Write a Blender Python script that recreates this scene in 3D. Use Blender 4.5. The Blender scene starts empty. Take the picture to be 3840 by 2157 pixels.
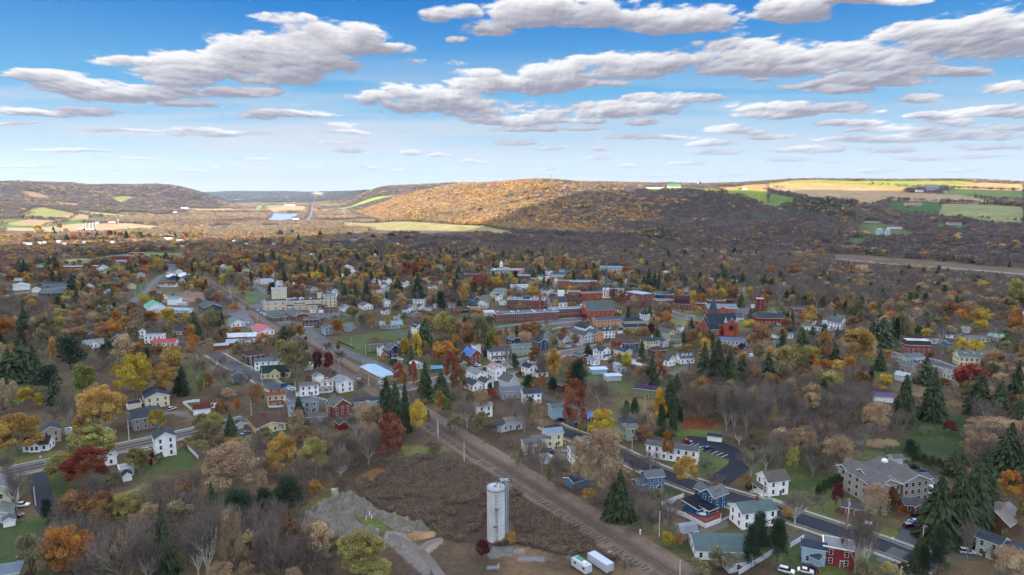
import bpy,bmesh,math,random
import numpy as np
from mathutils import Vector,Matrix
R=math.radians
SC=bpy.context.scene
COL=SC.collection
rnd=random.Random(7)
# ------------------------------------------------------------------ camera geometry
H=115.0;FPX=2560.0;PITCH=math.atan(363/2560)
CP,SP=math.cos(PITCH),math.sin(PITCH)
CROPS=dict(N1=(0,1617,.37325),N2=(960,1617,.37325),N3=(1920,1617,.37325),N4=(2880,1617,.37325),
 M1=(0,1200,.2986),M2=(768,1200,.2986),M3=(1536,1200,.2986),M4=(2304,1200,.2986),M5=(3072,1200,.2986),
 T1=(0,840,.2986),T2=(768,860,.2986),T3=(1536,940,.24883),T4=(2176,960,.24883),T5=(2816,900,.39752),
 F1=(0,640,.37267),F2=(960,640,.37267),F3=(1920,640,.37267),F4=(2880,620,.37267),S=(0,0,1.0),V=(0,0,3840/2576))
def src(c,x,y):
 a=CROPS[c];return a[0]+x*a[2],a[1]+y*a[2]
def ray(px,py):
 cx=(px-1920)/FPX;cy=(1078.5-py)/FPX
 return cx,CP+cy*SP,cy*CP-SP
def proj(x,y,z):
 d=y*CP-(z-H)*SP;u=y*SP+(z-H)*CP
 return 1920+FPX*x/d,1078.5-FPX*u/d,d
def zat(py,Y):
 cy=(1078.5-py)/FPX
 return H+Y*(cy*CP-SP)/(CP+cy*SP)
# ------------------------------------------------------------------ terrain height (world function of azimuth and range)
PROF={
 -700:[(2000,None),(2600,820),(3200,770),(4000,700),(5000,684),(7000,700)],
 0:[(1900,None),(2400,838),(3000,795),(3600,752),(4200,700),(5000,685),(7000,700)],
 200:[(1900,None),(2400,838),(3000,802),(3500,764),(4200,716),(5200,686),(7000,700)],
 400:[(2600,None),(3000,806),(3600,772),(4200,740),(5200,699),(7000,705)],
 560:[(3000,None),(3600,790),(4400,750),(5200,694),(7000,705)],
 700:[(3600,None),(4400,763),(5200,699),(7000,710)],
 765:[(4300,None),(5200,738),(7000,725)],
 810:[(9000,None),(12000,720)],
 1000:[(9000,None),(12000,718)],
 1150:[(9000,None),(12000,722)],
 1230:[(8500,None),(9000,735),(10500,718)],
 1330:[(5500,None),(6200,750),(7500,711)],
 1400:[(2600,None),(2900,812),(3600,775),(4300,750),(5200,702)],
 1500:[(2000,None),(2400,825),(3100,742),(3800,748),(5200,699)],
 1700:[(1850,None),(2300,822),(2700,758),(3100,700),(5200,694)],
 2000:[(1600,None),(1850,868),(2200,792),(2600,706),(2850,680),(5200,692)],
 2400:[(1500,None),(1900,842),(2300,752),(2550,718),(2900,702),(5200,690)],
 2800:[(1320,None),(1700,872),(2000,785),(2200,722),(2500,706),(3000,697),(5000,704)],
 3000:[(1250,None),(1500,885),(1750,800),(2050,742),(2500,708),(2900,674),(5000,690)],
 3300:[(1120,None),(1250,934),(1500,864),(1750,808),(2000,757),(2400,712),(2900,676),(5000,690)],
 3600:[(1070,None),(1300,904),(1500,852),(1700,792),(2000,747),(2500,702),(2900,680),(5000,690)],
 3840:[(1020,None),(1250,905),(1500,834),(1800,767),(2200,727),(2600,694),(5000,700)],
 4500:[(1000,None),(1250,890),(1500,820),(1800,757),(2200,717),(2700,690),(5000,695)],
}
NA,NR=241,320
AZ0,AZ1=-0.95,0.95
LR0,LR1=math.log(100),math.log(30000)
def _build():
 cols=[];
 for px in sorted(PROF):
  kn=PROF[px];u=(px-1920)/FPX/1.01
  rr=[];zz=[]
  rr.append(100/1.0);zz.append(0.)
  for(Y,py)in kn:
   rr.append(Y*math.hypot(1,u));zz.append(0. if py is None else zat(py,Y))
  rr.append(rr[-1]*1.5);zz.append(zz[-1]*.7);rr.append(30000);zz.append(zz[-1])
  cols.append((math.atan(u),rr,zz))
 lr=np.linspace(LR0,LR1,NR);r=np.exp(lr)
 P=np.array([np.interp(r,c[1],c[2])for c in cols]);A=np.array([c[0]for c in cols])
 az=np.linspace(AZ0,AZ1,NA)
 Z=np.zeros((NA,NR))
 for j in range(NR):Z[:,j]=np.interp(az,A,P[:,j])
 for k in range(7):
  Z[:,1:-1]= .25*Z[:,:-2]+.5*Z[:,1:-1]+.25*Z[:,2:]
  Z[1:-1]= .25*Z[:-2]+.5*Z[1:-1]+.25*Z[2:]
 return Z
ZG=_build()
def hts(x,y):
 x=np.asarray(x,float);y=np.asarray(y,float)
 r=np.maximum(np.hypot(x,y),101);az=np.arctan2(x,y)
 a=(np.clip(az,AZ0,AZ1)-AZ0)/(AZ1-AZ0)*(NA-1);b=(np.log(r)-LR0)/(LR1-LR0)*(NR-1);b=np.clip(b,0,NR-1.001)
 i=np.minimum(a.astype(int),NA-2);j=b.astype(int);fa=a-i;fb=b-j
 z=(ZG[i,j]*(1-fa)+ZG[i+1,j]*fa)*(1-fb)+(ZG[i,j+1]*(1-fa)+ZG[i+1,j+1]*fa)*fb
 w=np.clip((z-2)/40,0,1)
 z=z+w*(4*np.sin(x/160+1.3)*np.sin(y/210)+2.2*np.sin(x/61+y/83))*np.clip((r-1300)/800,0,1)
 return z*np.clip((2.6-np.abs(az))/1.2,0,1)
def ht(x,y):return float(hts(x,y))
def G(px,py):
 dx,dy,dz=ray(px,py)
 if dz<-1e-4:
  t=H/-dz
  if t*dy<990:return t*dx,t*dy,0.0
 ts=np.exp(np.linspace(math.log(900),math.log(16000),1500))
 g=H+dz*ts-hts(dx*ts,dy*ts)
 k=np.argmax(g<0)
 if g[k]>=0:k=int(np.argmin(g));t=ts[k]
 else:
  a=ts[max(k-1,0)];b=ts[k]
  for _ in range(20):
   m=(a+b)/2
   if H+dz*m-ht(dx*m,dy*m)<0:b=m
   else:a=m
  t=(a+b)/2
 return t*dx,t*dy,ht(t*dx,t*dy)
def GC(c,x,y):return G(*src(c,x,y))
# ------------------------------------------------------------------ mesh helper
class MB:
 def __init__(s):s.v=[];s.f=[];s.m=[]
 def poly(s,pts,mi=0):
  n=len(s.v);s.v+=[tuple(p)for p in pts];s.f.append(tuple(range(n,n+len(pts))));s.m.append(mi)
 def box(s,x0,x1,y0,y1,z0,z1,mi=0,rot=0,o=(0,0,0)):
  n=len(s.v);c,sn=math.cos(rot),math.sin(rot)
  for z in(z0,z1):
   for x,y in((x0,y0),(x1,y0),(x1,y1),(x0,y1)):s.v.append((o[0]+x*c-y*sn,o[1]+x*sn+y*c,o[2]+z))
  for q in((3,2,1,0),(4,5,6,7),(0,1,5,4),(1,2,6,5),(2,3,7,6),(3,0,4,7)):
   s.f.append(tuple(n+i for i in q));s.m.append(mi)
 def prism(s,pts,z0,z1,mi=0,mtop=None):
  n=len(s.v);k=len(pts)
  for z in(z0,z1):s.v+=[(p[0],p[1],z if len(p)<3 else p[2]+z)for p in pts]
  s.f.append(tuple(n+i for i in range(k-1,-1,-1)));s.m.append(mi)
  s.f.append(tuple(n+k+i for i in range(k)));s.m.append(mi if mtop is None else mtop)
  for i in range(k):s.f.append((n+i,n+(i+1)%k,n+k+(i+1)%k,n+k+i));s.m.append(mi)
 def tube(s,a,b,r0,r1=None,n=6,mi=0,caps=True):
  if r1 is None:r1=r0
  a=Vector(a);b=Vector(b);d=(b-a)
  if d.length<1e-6:return
  d.normalize();u=d.orthogonal().normalized();w=d.cross(u);k=len(s.v)
  for p,r in((a,r0),(b,r1)):
   for i in range(n):
    t=2*math.pi*i/n;s.v.append(tuple(p+u*(r*math.cos(t))+w*(r*math.sin(t))))
  for i in range(n):
   j=(i+1)%n;s.f.append((k+i,k+j,k+n+j,k+n+i));s.m.append(mi)
  if caps:
   s.f.append(tuple(k+i for i in range(n-1,-1,-1)));s.m.append(mi)
   s.f.append(tuple(k+n+i for i in range(n)));s.m.append(mi)
 def lathe(s,prof,n=16,o=(0,0,0),mi=0):
  k=len(s.v)
  for r,z in prof:
   for i in range(n):
    t=2*math.pi*i/n;s.v.append((o[0]+r*math.cos(t),o[1]+r*math.sin(t),o[2]+z))
  for a in range(len(prof)-1):
   for i in range(n):
    j=(i+1)%n;s.f.append((k+a*n+i,k+a*n+j,k+(a+1)*n+j,k+(a+1)*n+i));s.m.append(mi)
 def mesh(s,name,mats):
  me=bpy.data.meshes.new(name);me.from_pydata(s.v,[],s.f)
  for m in mats:me.materials.append(m)
  if len(mats)>1:me.polygons.foreach_set('material_index',s.m)
  me.update();return me
 def obj(s,name,mats,parent=None,loc=None,rz=0):
  if not isinstance(mats,(list,tuple)):mats=[mats]
  return link(name,s.mesh(name,mats),parent,loc,rz)
def link(name,me,parent=None,loc=None,rz=0):
 o=bpy.data.objects.new(name,me);COL.objects.link(o)
 if parent:o.parent=parent
 if loc is not None:o.location=loc
 o.rotation_euler=(0,0,rz);return o
def tag(o,label,cat,group=None,kind=None):
 if label:o['label']=label
 if cat:o['category']=cat
 if group:o['group']=group
 if kind:o['kind']=kind
 return o
def empty(name,loc,rz=0,label=None,cat=None,group=None):
 o=link(name,None,None,loc,rz);o.empty_display_size=.5
 return tag(o,label,cat,group)
def struct(o):o['kind']='structure';return o
# ------------------------------------------------------------------ materials
def hx(h):
 h=h.lstrip('#');c=[int(h[i:i+2],16)/255 for i in(0,2,4)]
 return tuple(((v+.055)/1.055)**2.4 if v>.04045 else v/12.92 for v in c)
_M={}
def newmat(name):
 m=bpy.data.materials.new(name);m.use_nodes=True;nt=m.node_tree
 b=nt.nodes['Principled BSDF'];return m,nt,b
def N(nt,t,**k):
 n=nt.nodes.new(t)
 for a,v in k.items():
  if a.startswith('i_'):n.inputs[int(a[2:])].default_value=v
  else:setattr(n,a,v)
 return n
def noisy(nt,col,scale,amt,detail=4,coord='Object',stretch=None):
 """colour multiplied by noise in [1-amt,1+amt]"""
 tc=N(nt,'ShaderNodeTexCoord');out=tc.outputs[coord]
 if stretch:
  mp=N(nt,'ShaderNodeMapping');mp.inputs['Scale'].default_value=stretch;nt.links.new(out,mp.inputs[0]);out=mp.outputs[0]
 n=N(nt,'ShaderNodeTexNoise');n.inputs['Scale'].default_value=scale;n.inputs['Detail'].default_value=detail;nt.links.new(out,n.inputs['Vector'])
 mr=N(nt,'ShaderNodeMapRange');mr.inputs[1].default_value=.3;mr.inputs[2].default_value=.7;mr.inputs[3].default_value=1-amt;mr.inputs[4].default_value=1+amt;nt.links.new(n.outputs[0],mr.inputs[0])
 vm=N(nt,'ShaderNodeVectorMath',operation='SCALE');
 if isinstance(col,tuple):vm.inputs[0].default_value=col[:3]
 else:nt.links.new(col,vm.inputs[0])
 nt.links.new(mr.outputs[0],vm.inputs['Scale']);return vm.outputs[0]
def mat(kind,c='808080',rough=None):
 key=(kind,c)
 if key in _M:return _M[key]
 col=hx(c)if isinstance(c,str)else c
 f=dict(shingle=.55,metal=.72,flat=.7,asphalt=.72,brick=.85,concrete=.85).get(kind,1);col=tuple(v*f for v in col)
 m,nt,b=newmat(kind+'_'+str(c)if isinstance(c,str)else kind)
 L=nt.links
 def wave(sc,axis,lo,hi,prev,prof='SAW'):
  tc=N(nt,'ShaderNodeTexCoord');w=N(nt,'ShaderNodeTexWave',bands_direction=axis,wave_profile=prof);w.inputs['Scale'].default_value=sc;L.new(tc.outputs['Object'],w.inputs[0])
  mr=N(nt,'ShaderNodeMapRange');mr.inputs[3].default_value=lo;mr.inputs[4].default_value=hi;L.new(w.outputs['Fac'],mr.inputs[0])
  vm=N(nt,'ShaderNodeVectorMath',operation='SCALE');L.new(prev,vm.inputs[0]);L.new(mr.outputs[0],vm.inputs['Scale']);return vm.outputs[0]
 ro=.7
 if kind=='siding':
  o=noisy(nt,col,.6,.10,5);o=noisy(nt,o,3,.05,3,stretch=(1,1,.15));o=wave(1.3,'Z',.86,1.0,o)
 elif kind=='brick':
  tc=N(nt,'ShaderNodeTexCoord');
  sx=N(nt,'ShaderNodeSeparateXYZ');L.new(tc.outputs['Object'],sx.inputs[0]);ad=N(nt,'ShaderNodeMath',operation='ADD');L.new(sx.outputs[0],ad.inputs[0]);L.new(sx.outputs[1],ad.inputs[1])
  cb=N(nt,'ShaderNodeCombineXYZ');L.new(ad.outputs[0],cb.inputs[0]);L.new(sx.outputs[2],cb.inputs[1])
  br=N(nt,'ShaderNodeTexBrick');br.inputs['Scale'].default_value=2.2;br.inputs['Color1'].default_value=(*[v*.8 for v in col],1);br.inputs['Color2'].default_value=(*[v*1.25 for v in col],1);br.inputs['Mortar'].default_value=(*[v*.75+.06 for v in col],1);br.inputs['Mortar Size'].default_value=.025
  L.new(cb.outputs[0],br.inputs[0]);o=noisy(nt,br.outputs[0],.25,.18,5);ro=.85
 elif kind=='shingle':
  o=noisy(nt,col,.35,.16,5);o=noisy(nt,o,6,.16,2);o=noisy(nt,o,1.2,.09,3,stretch=(3,.3,.3));ro=.9
 elif kind=='metal':
  o=noisy(nt,col,.3,.12,5);o=noisy(nt,o,2.5,.08,3,stretch=(2,.2,.2));o=wave(.9,'X',.86,1.03,o,'SIN');ro=.6
 elif kind=='rust':
  tc=N(nt,'ShaderNodeTexCoord');n=N(nt,'ShaderNodeTexNoise');n.inputs['Scale'].default_value=.45;n.inputs['Detail'].default_value=8;n.inputs['Distortion'].default_value=.6;L.new(tc.outputs['Object'],n.inputs[0])
  cr=N(nt,'ShaderNodeValToRGB');cr.color_ramp.elements[0].position=.42;cr.color_ramp.elements[0].color=(.16,.06,.04,1);cr.color_ramp.elements[1].position=.6;cr.color_ramp.elements[1].color=(*col,1);L.new(n.outputs[0],cr.inputs[0]);o=wave(.9,'X',.85,1.0,cr.outputs[0],'SIN');ro=.6
 elif kind=='flat':
  o=noisy(nt,col,.12,.28,6);o=noisy(nt,o,1.5,.1,3);ro=.85
 elif kind=='glass':
  o=noisy(nt,col,.5,.3,2);ro=.12
 elif kind=='paint':
  o=noisy(nt,col,1.2,.05,4);ro=.45
 elif kind=='car':
  o=noisy(nt,col,1.,.03,2);ro=.22;b.inputs['Coat Weight'].default_value=.6
 elif kind=='asphalt':
  o=noisy(nt,col,.08,.22,6);o=noisy(nt,o,1.3,.12,4);ro=.85
 elif kind=='concrete':
  o=noisy(nt,col,.25,.16,6);o=noisy(nt,o,1.1,.2,6,stretch=(1,1,.06));o=noisy(nt,o,3,.1,4);ro=.85
 elif kind=='wood':
  o=noisy(nt,col,1.2,.25,5,stretch=(1,1,.12));ro=.85
 elif kind=='stone':
  o=noisy(nt,col,1.5,.2,5);ro=.85
 elif kind=='bark':
  o=noisy(nt,col,2,.2,4);ro=.9
 elif kind=='water':
  o=noisy(nt,col,.01,.1,3);ro=.06
  tc=N(nt,'ShaderNodeTexCoord');n=N(nt,'ShaderNodeTexNoise');n.inputs['Scale'].default_value=.3;L.new(tc.outputs['Object'],n.inputs[0]);bp=N(nt,'ShaderNodeBump');bp.inputs['Strength'].default_value=.12;L.new(n.outputs[0],bp.inputs['Height']);L.new(bp.outputs[0],b.inputs['Normal'])
 else:o=noisy(nt,col,1,.1)
 L.new(o,b.inputs['Base Color']);b.inputs['Roughness'].default_value=ro if rough is None else rough;b.inputs['Specular IOR Level'].default_value={'asphalt':.12,'shingle':.12,'concrete':.15,'siding':.25,'brick':.15,'wood':.15,'bark':.1,'flat':.15,'stone':.15}.get(kind,.5)
 _M[key]=m;return m
WHITE='dcdcd8'
def leafmat(name,col,trans=.25,att='tint'):
 """foliage: colour varied leaf by leaf (attribute 'v') and tree by tree (object random)"""
 key=('leaf',name)
 if key in _M:return _M[key]
 m,nt,b=newmat('foliage_'+name);L=nt.links
 a=N(nt,'ShaderNodeAttribute',attribute_name='v');oi=N(nt,'ShaderNodeObjectInfo')
 ma=N(nt,'ShaderNodeMapRange');ma.inputs[3].default_value=.45;ma.inputs[4].default_value=1.6;L.new(a.outputs['Fac'],ma.inputs[0])
 mo=N(nt,'ShaderNodeMapRange');mo.inputs[3].default_value=.8;mo.inputs[4].default_value=1.2;L.new(oi.outputs['Random'],mo.inputs[0])
 mu=N(nt,'ShaderNodeMath',operation='MULTIPLY');L.new(ma.outputs[0],mu.inputs[0]);L.new(mo.outputs[0],mu.inputs[1])
 hs=N(nt,'ShaderNodeHueSaturation');
 hm=N(nt,'ShaderNodeMapRange');hm.inputs[3].default_value=.462;hm.inputs[4].default_value=.532;L.new(a.outputs['Fac'],hm.inputs[0])
 L.new(hm.outputs[0],hs.inputs['Hue']);L.new(mu.outputs[0],hs.inputs['Value'])
 if col is None:
  at=N(nt,'ShaderNodeAttribute',attribute_name=att,attribute_type='INSTANCER');L.new(at.outputs['Color'],hs.inputs['Color'])
 else:hs.inputs['Color'].default_value=(*col,1)
 L.new(hs.outputs[0],b.inputs['Base Color']);b.inputs['Roughness'].default_value=.8;b.inputs['Specular IOR Level'].default_value=.15
 tr=N(nt,'ShaderNodeBsdfTranslucent');L.new(hs.outputs[0],tr.inputs[0]);mx=N(nt,'ShaderNodeMixShader');mx.inputs[0].default_value=trans
 L.new(b.outputs[0],mx.inputs[1]);L.new(tr.outputs[0],mx.inputs[2]);L.new(mx.outputs[0],nt.nodes['Material Output'].inputs[0])
 _M[key]=m;return m
# ------------------------------------------------------------------ ground sheet
def pts(s):
 v=[float(t)for t in s.replace(',',' ').split()];return list(zip(v[::2],v[1::2]))
def wpoly(c,s):return[GC(c,x,y)[:2]for x,y in pts(s)]
def inside(X,Y,poly):
 P=np.array(poly);res=np.zeros(X.shape,bool);j=len(P)-1
 for i in range(len(P)):
  xi,yi=P[i];xj,yj=P[j]
  c=((yi>Y)!=(yj>Y))
  with np.errstate(divide='ignore',invalid='ignore'):t=(xj-xi)*(Y-yi)/(yj-yi+1e-12)+xi
  res^=c&(X<t);j=i
 return res
GRASS='5d6b38';LAWN='435230';TAN='a88d6b';OLV='8d8c4c';FGR='5f7338';BRN='64503c'
FIELDS=[
('F1','150,470 330,380 430,370 740,430 500,490 150,475',OLV),('F1','490,490 740,430 960,460 820,500 700,500',TAN),
('F1','750,400 1330,455 1290,475 1100,470 800,430','9a9458'),('F1','0,485 290,485 120,525 0,525',FGR),
('F1','80,525 300,490 640,505 420,560 80,550',TAN),('F1','0,530 150,550 420,560 700,500 1040,465 1150,480 800,530 350,580 0,575',FGR),
('F1','0,570 350,580 800,530 1000,530 1300,530 1600,560 1600,600 960,640 350,610 0,600','b09a76'),
('F1','1080,280 1130,260 1260,258 1430,275 1300,300 1130,300',OLV),('F1','1110,300 1300,300 1280,325 1180,325','b0a070'),
('F1','530,310 790,335 790,365 600,350','a08462'),('F1','200,205 330,215 480,250 500,300 330,285 230,250','977a58'),('F1','0,318 150,320 0,350','8d8c5c'),('F1','0,370 40,400 40,435 0,440',OLV),
('F1','1700,385 2330,380 2400,405 1900,408','b89c78'),('F1','1200,415 1500,425 1500,450 1200,440','8f8455'),
('F2','90,380 290,345 510,362 490,410 200,420 100,400','b9966f'),('F2','60,350 230,345 270,365 120,382','8d9058'),('F2','0,350 60,345 50,410 0,410','8a9a58'),
('F2','810,380 1020,330 1480,243 1430,262 1090,345 920,387','8c9a48'),('F2','560,385 980,385 960,405 600,405','b59a72'),
('F2','870,520 1600,515 2300,560 2572,620 2572,640 1900,605 1300,600 870,570','9c9260'),
('F2','570,208 640,205 700,230 680,250 600,250 550,240','a98e68'),
('F3','1325,180 1700,172 2150,190 2572,195 2572,380 2500,335 2350,270 2150,240 1750,205 1350,215','7d8c34'),('F3','2380,485 2572,400 2572,500 2480,505',LAWN),
('F3','2030,175 2350,145 2572,135 2572,205 2150,190','b28a52'),('F3','1325,165 1520,168 1520,182 1340,182','cfc8ba'),
('F4','0,245 300,230 760,240 1340,270 1950,300 2200,350 2190,390 1700,370 1230,350 1040,430 840,370 420,340 50,270',TAN),
('F4','0,192 340,180 950,195 1480,235 1340,270 760,240 300,230 0,240','b8905c'),
('F4','0,158 1000,145 1950,152 2100,185 1700,215 1500,232 950,195 340,180 0,190','8f9434'),
('F4','30,150 200,132 1000,148 330,162 0,165','b58a50'),('F4','1700,215 2100,178 2572,185 2572,255 1900,238','b3905e'),
('F4','0,280 340,350 100,430 0,450','5f7a3a'),('F4','1180,430 1250,360 1750,375 1720,515 1380,500 1200,470','415c2e'),
('F4','1760,385 2190,395 2572,420 2572,580 2100,560 1380,525 1400,510 1720,515','8b8c5c'),('F4','1740,290 1900,240 2572,260 2572,360 2200,345 1950,300','6b8040'),
('F4','2120,555 2572,580 2572,635 2150,600','4c3d38'),('F4','760,790 900,720 1050,770 900,820','56703a'),('F4','930,590 1250,600 1300,650 1700,680 1400,740 1100,740 900,700','5f6a3f'),
('F4','1560,580 2150,600 2000,650 1700,660','5a6f3c'),
('N1','0,960 430,880 490,1000 400,1100 100,1350 -300,1350 -300,960',LAWN),('N1','430,420 600,420 720,560 660,700 520,620',LAWN),('N1','1430,400 1760,200 1850,130 1990,290 1950,350 1850,390','485632'),('N1','1200,640 1450,520 1640,600 1500,720 1250,700','6b7040'),
('N1','20,300 560,190 600,240 0,380','6b6a3e'),('N1','620,120 680,0 760,0 760,100',LAWN),('N1','1230,100 1230,40 1420,40 1420,60 1250,105','4b5832'),
('N1','220,690 380,650 400,800 250,860',BRN),
('N3','1500,0 2000,0 2200,130 2330,260 2340,330 2200,450 1900,400 1880,250 1700,80','4d5834'),('N3','1300,620 1530,540 1800,620 1740,700 1500,690','455231'),
('N3','2330,640 2572,700 2572,780 2280,680','7a5a34'),('N3','1950,530 2330,640 2280,700 1960,600','7a5a38'),
('N4','760,100 1400,60 1980,40 1960,290 1420,270 900,170','3c4c2e'),('N4','850,80 1280,80 1330,140 1130,170 900,140','8a745a'),('N4','190,480 560,490 420,590 200,600',LAWN),('N4','560,480 980,330 1400,300 1850,440 1780,480 1500,480 700,700','485435'),
('N4','470,830 1000,950 1080,1060 760,1000 350,830','5d6438'),('N4','1070,1060 1180,960 1480,1010 1330,1120 1290,1130','5f6434'),('N4','0,660 160,640 250,740 100,700','485632'),('N4','-60,690 600,920 560,960 250,880 -100,770','7d5530'),
('N4','210,1180 440,1050 480,1100 340,1200 340,1447 60,1447','415030'),('N4','540,1350 840,1350 780,1447 500,1447','5a6434'),('N4','1060,1240 1190,1290 1090,1360 960,1270',LAWN),
('M2','1600,240 2300,130 2572,110 2572,330 2380,270 2050,300 2050,400 1780,350 1700,290','4e5c36'),('M2','1250,180 1490,300 1420,360 1230,260','46542f'),('M2','740,740 950,720 1200,800 1050,830 900,800','55652f'),('M2','1150,900 1450,1010 1350,1030 1180,960','42502e'),
('M2','1960,400 2150,400 2180,470 2060,480','46542f'),('M2','2000,670 2260,790 2180,800 2010,700',LAWN),('M2','860,1380 1040,1360 1060,1447 820,1447','3f4e2c'),('M2','1640,900 1760,860 2050,900 1740,960','55602f'),
('M3','1060,40 1500,20 1380,80 1120,110','415030'),('M3','1370,720 1550,700 1500,800 1400,790','55692f'),('M3','1060,820 1110,820 1120,880 1060,880','42502e'),('M3','640,640 960,590 960,610 640,690','7a5836'),
('M4','640,1447 760,1390 1000,1365 1300,1400 1400,1447','5b6c36'),('M4','680,350 820,380 860,400 700,400','415030'),('M4','740,600 870,560 960,620 760,640','55662f'),
('M4','850,1230 1100,1200 1330,1270 1200,1380 850,1370','6b3d25'),
('M5','1150,1220 1900,1200 1850,1500 1150,1500','3d4d2c'),('M5','690,620 960,640 960,690 700,700','4a5833'),('M5','780,330 1000,330 980,380 850,380','4d6232'),('M5','1500,560 1700,560 1690,640 1520,640','42502e'),
('T4','1340,930 1610,970 1570,1080 1300,1100','6b7040'),('T4','530,870 740,850 700,920 560,920','5d6e38'),('T4','2000,..'.replace('2000,..','1320,1400 1450,1380 1560,1430 1330,1447'),'42502e'),
('T3','1290,1100 1640,1060 1660,1100 1440,1150','42502e'),('T3','150,940 440,960 330,1010 120,1000','465430'),('T3','2280,1000 2400,1000 2380,1035 2260,1040',LAWN),('T3','1780,240 1880,250 1900,290 1800,300','5a6a35'),
('T1','400,520 750,450 1150,430 1430,390 1800,355 2310,365 2200,440 1500,440 1150,470 760,530 420,545','657640'),('T1','760,455 1000,430 1120,440 900,475','a08a62'),
('T1','300,830 410,790 430,820 330,835','465430'),('T1','1700,790 1830,780 1780,860 1700,870','4b5832'),('T1','1850,910 1950,890 1880,980 1840,980','5a6a35'),
('T1','2000,880 2572,840 2572,960 2100,1000 1960,960','7a675a'),('T1','0,930 550,930 560,1000 0,1010','54433c'),
('T2','500,790 700,780 800,860 640,940 520,900','58693a'),('T2','900,700 1200,700 1300,760 1150,790 950,740','5c6c38'),('T2','1490,660 1640,655 1640,710 1480,710','5a6a36'),('T2','980,240 1150,245 1140,290 990,290','5c7436'),
('T5','130,630 350,635 340,660 170,655','5a7038'),('T5','790,700 900,710 890,790 780,760','55703a'),('T5','870,20 1040,20 1060,70 900,60','5c703c'),
('T5','700,130 1000,140 1900,215 2576,270 2800,300 2800,460 2576,420 1900,350 1300,300 800,260','5f5242'),('N2','1100,420 1330,300 1650,240 1900,270 2050,300 2450,500 2572,620 2572,900 2200,1150 1760,960 1200,760 1000,560','4a3c32'),('N3','0,560 600,950 1050,1290 560,1260 0,1130','4a3c32'),
('N2','1450,150 1900,150 1980,200 1500,260','6a6a40'),('N2','300,850 700,600 800,650 400,900','6b6238'),('N2','1000,850 1150,860 1320,960 1280,1000 1100,960','58652f'),('N2','1000,480 1300,300 1650,230 1200,480 1000,560','7a6040'),
]
FW=[(np.array(wpoly(c,s)),tuple(v*(.55 if c[0]=='F' else .8)for v in hx(k)))for c,s,k in FIELDS]
DIRT=[('N2','1300,1000 1500,1010 1640,1180 1720,1260 1760,1447 1680,1447 1400,1200 1280,1100','6d6863'),('N2','1640,1200 1850,1080 1880,1110 1720,1250','7a6f66'),
('N2','2300,1180 2572,1130 2572,1250 2350,1290','66655f'),('N3','0,1170 120,1180 130,1240 20,1240','6c6b66'),('N3','80,1260 320,1260 330,1300 60,1300','66666a'),('N3','490,1220 600,1230 690,1290 600,1300','62615e'),('N2','2290,1380 2440,1340 2450,1390 2300,1395','7a7f8c'),
('N4','540,300 600,300 600,301','000000')]
FW+=[(np.array(wpoly(c,s)),hx(k))for c,s,k in DIRT[:-1]]
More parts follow.
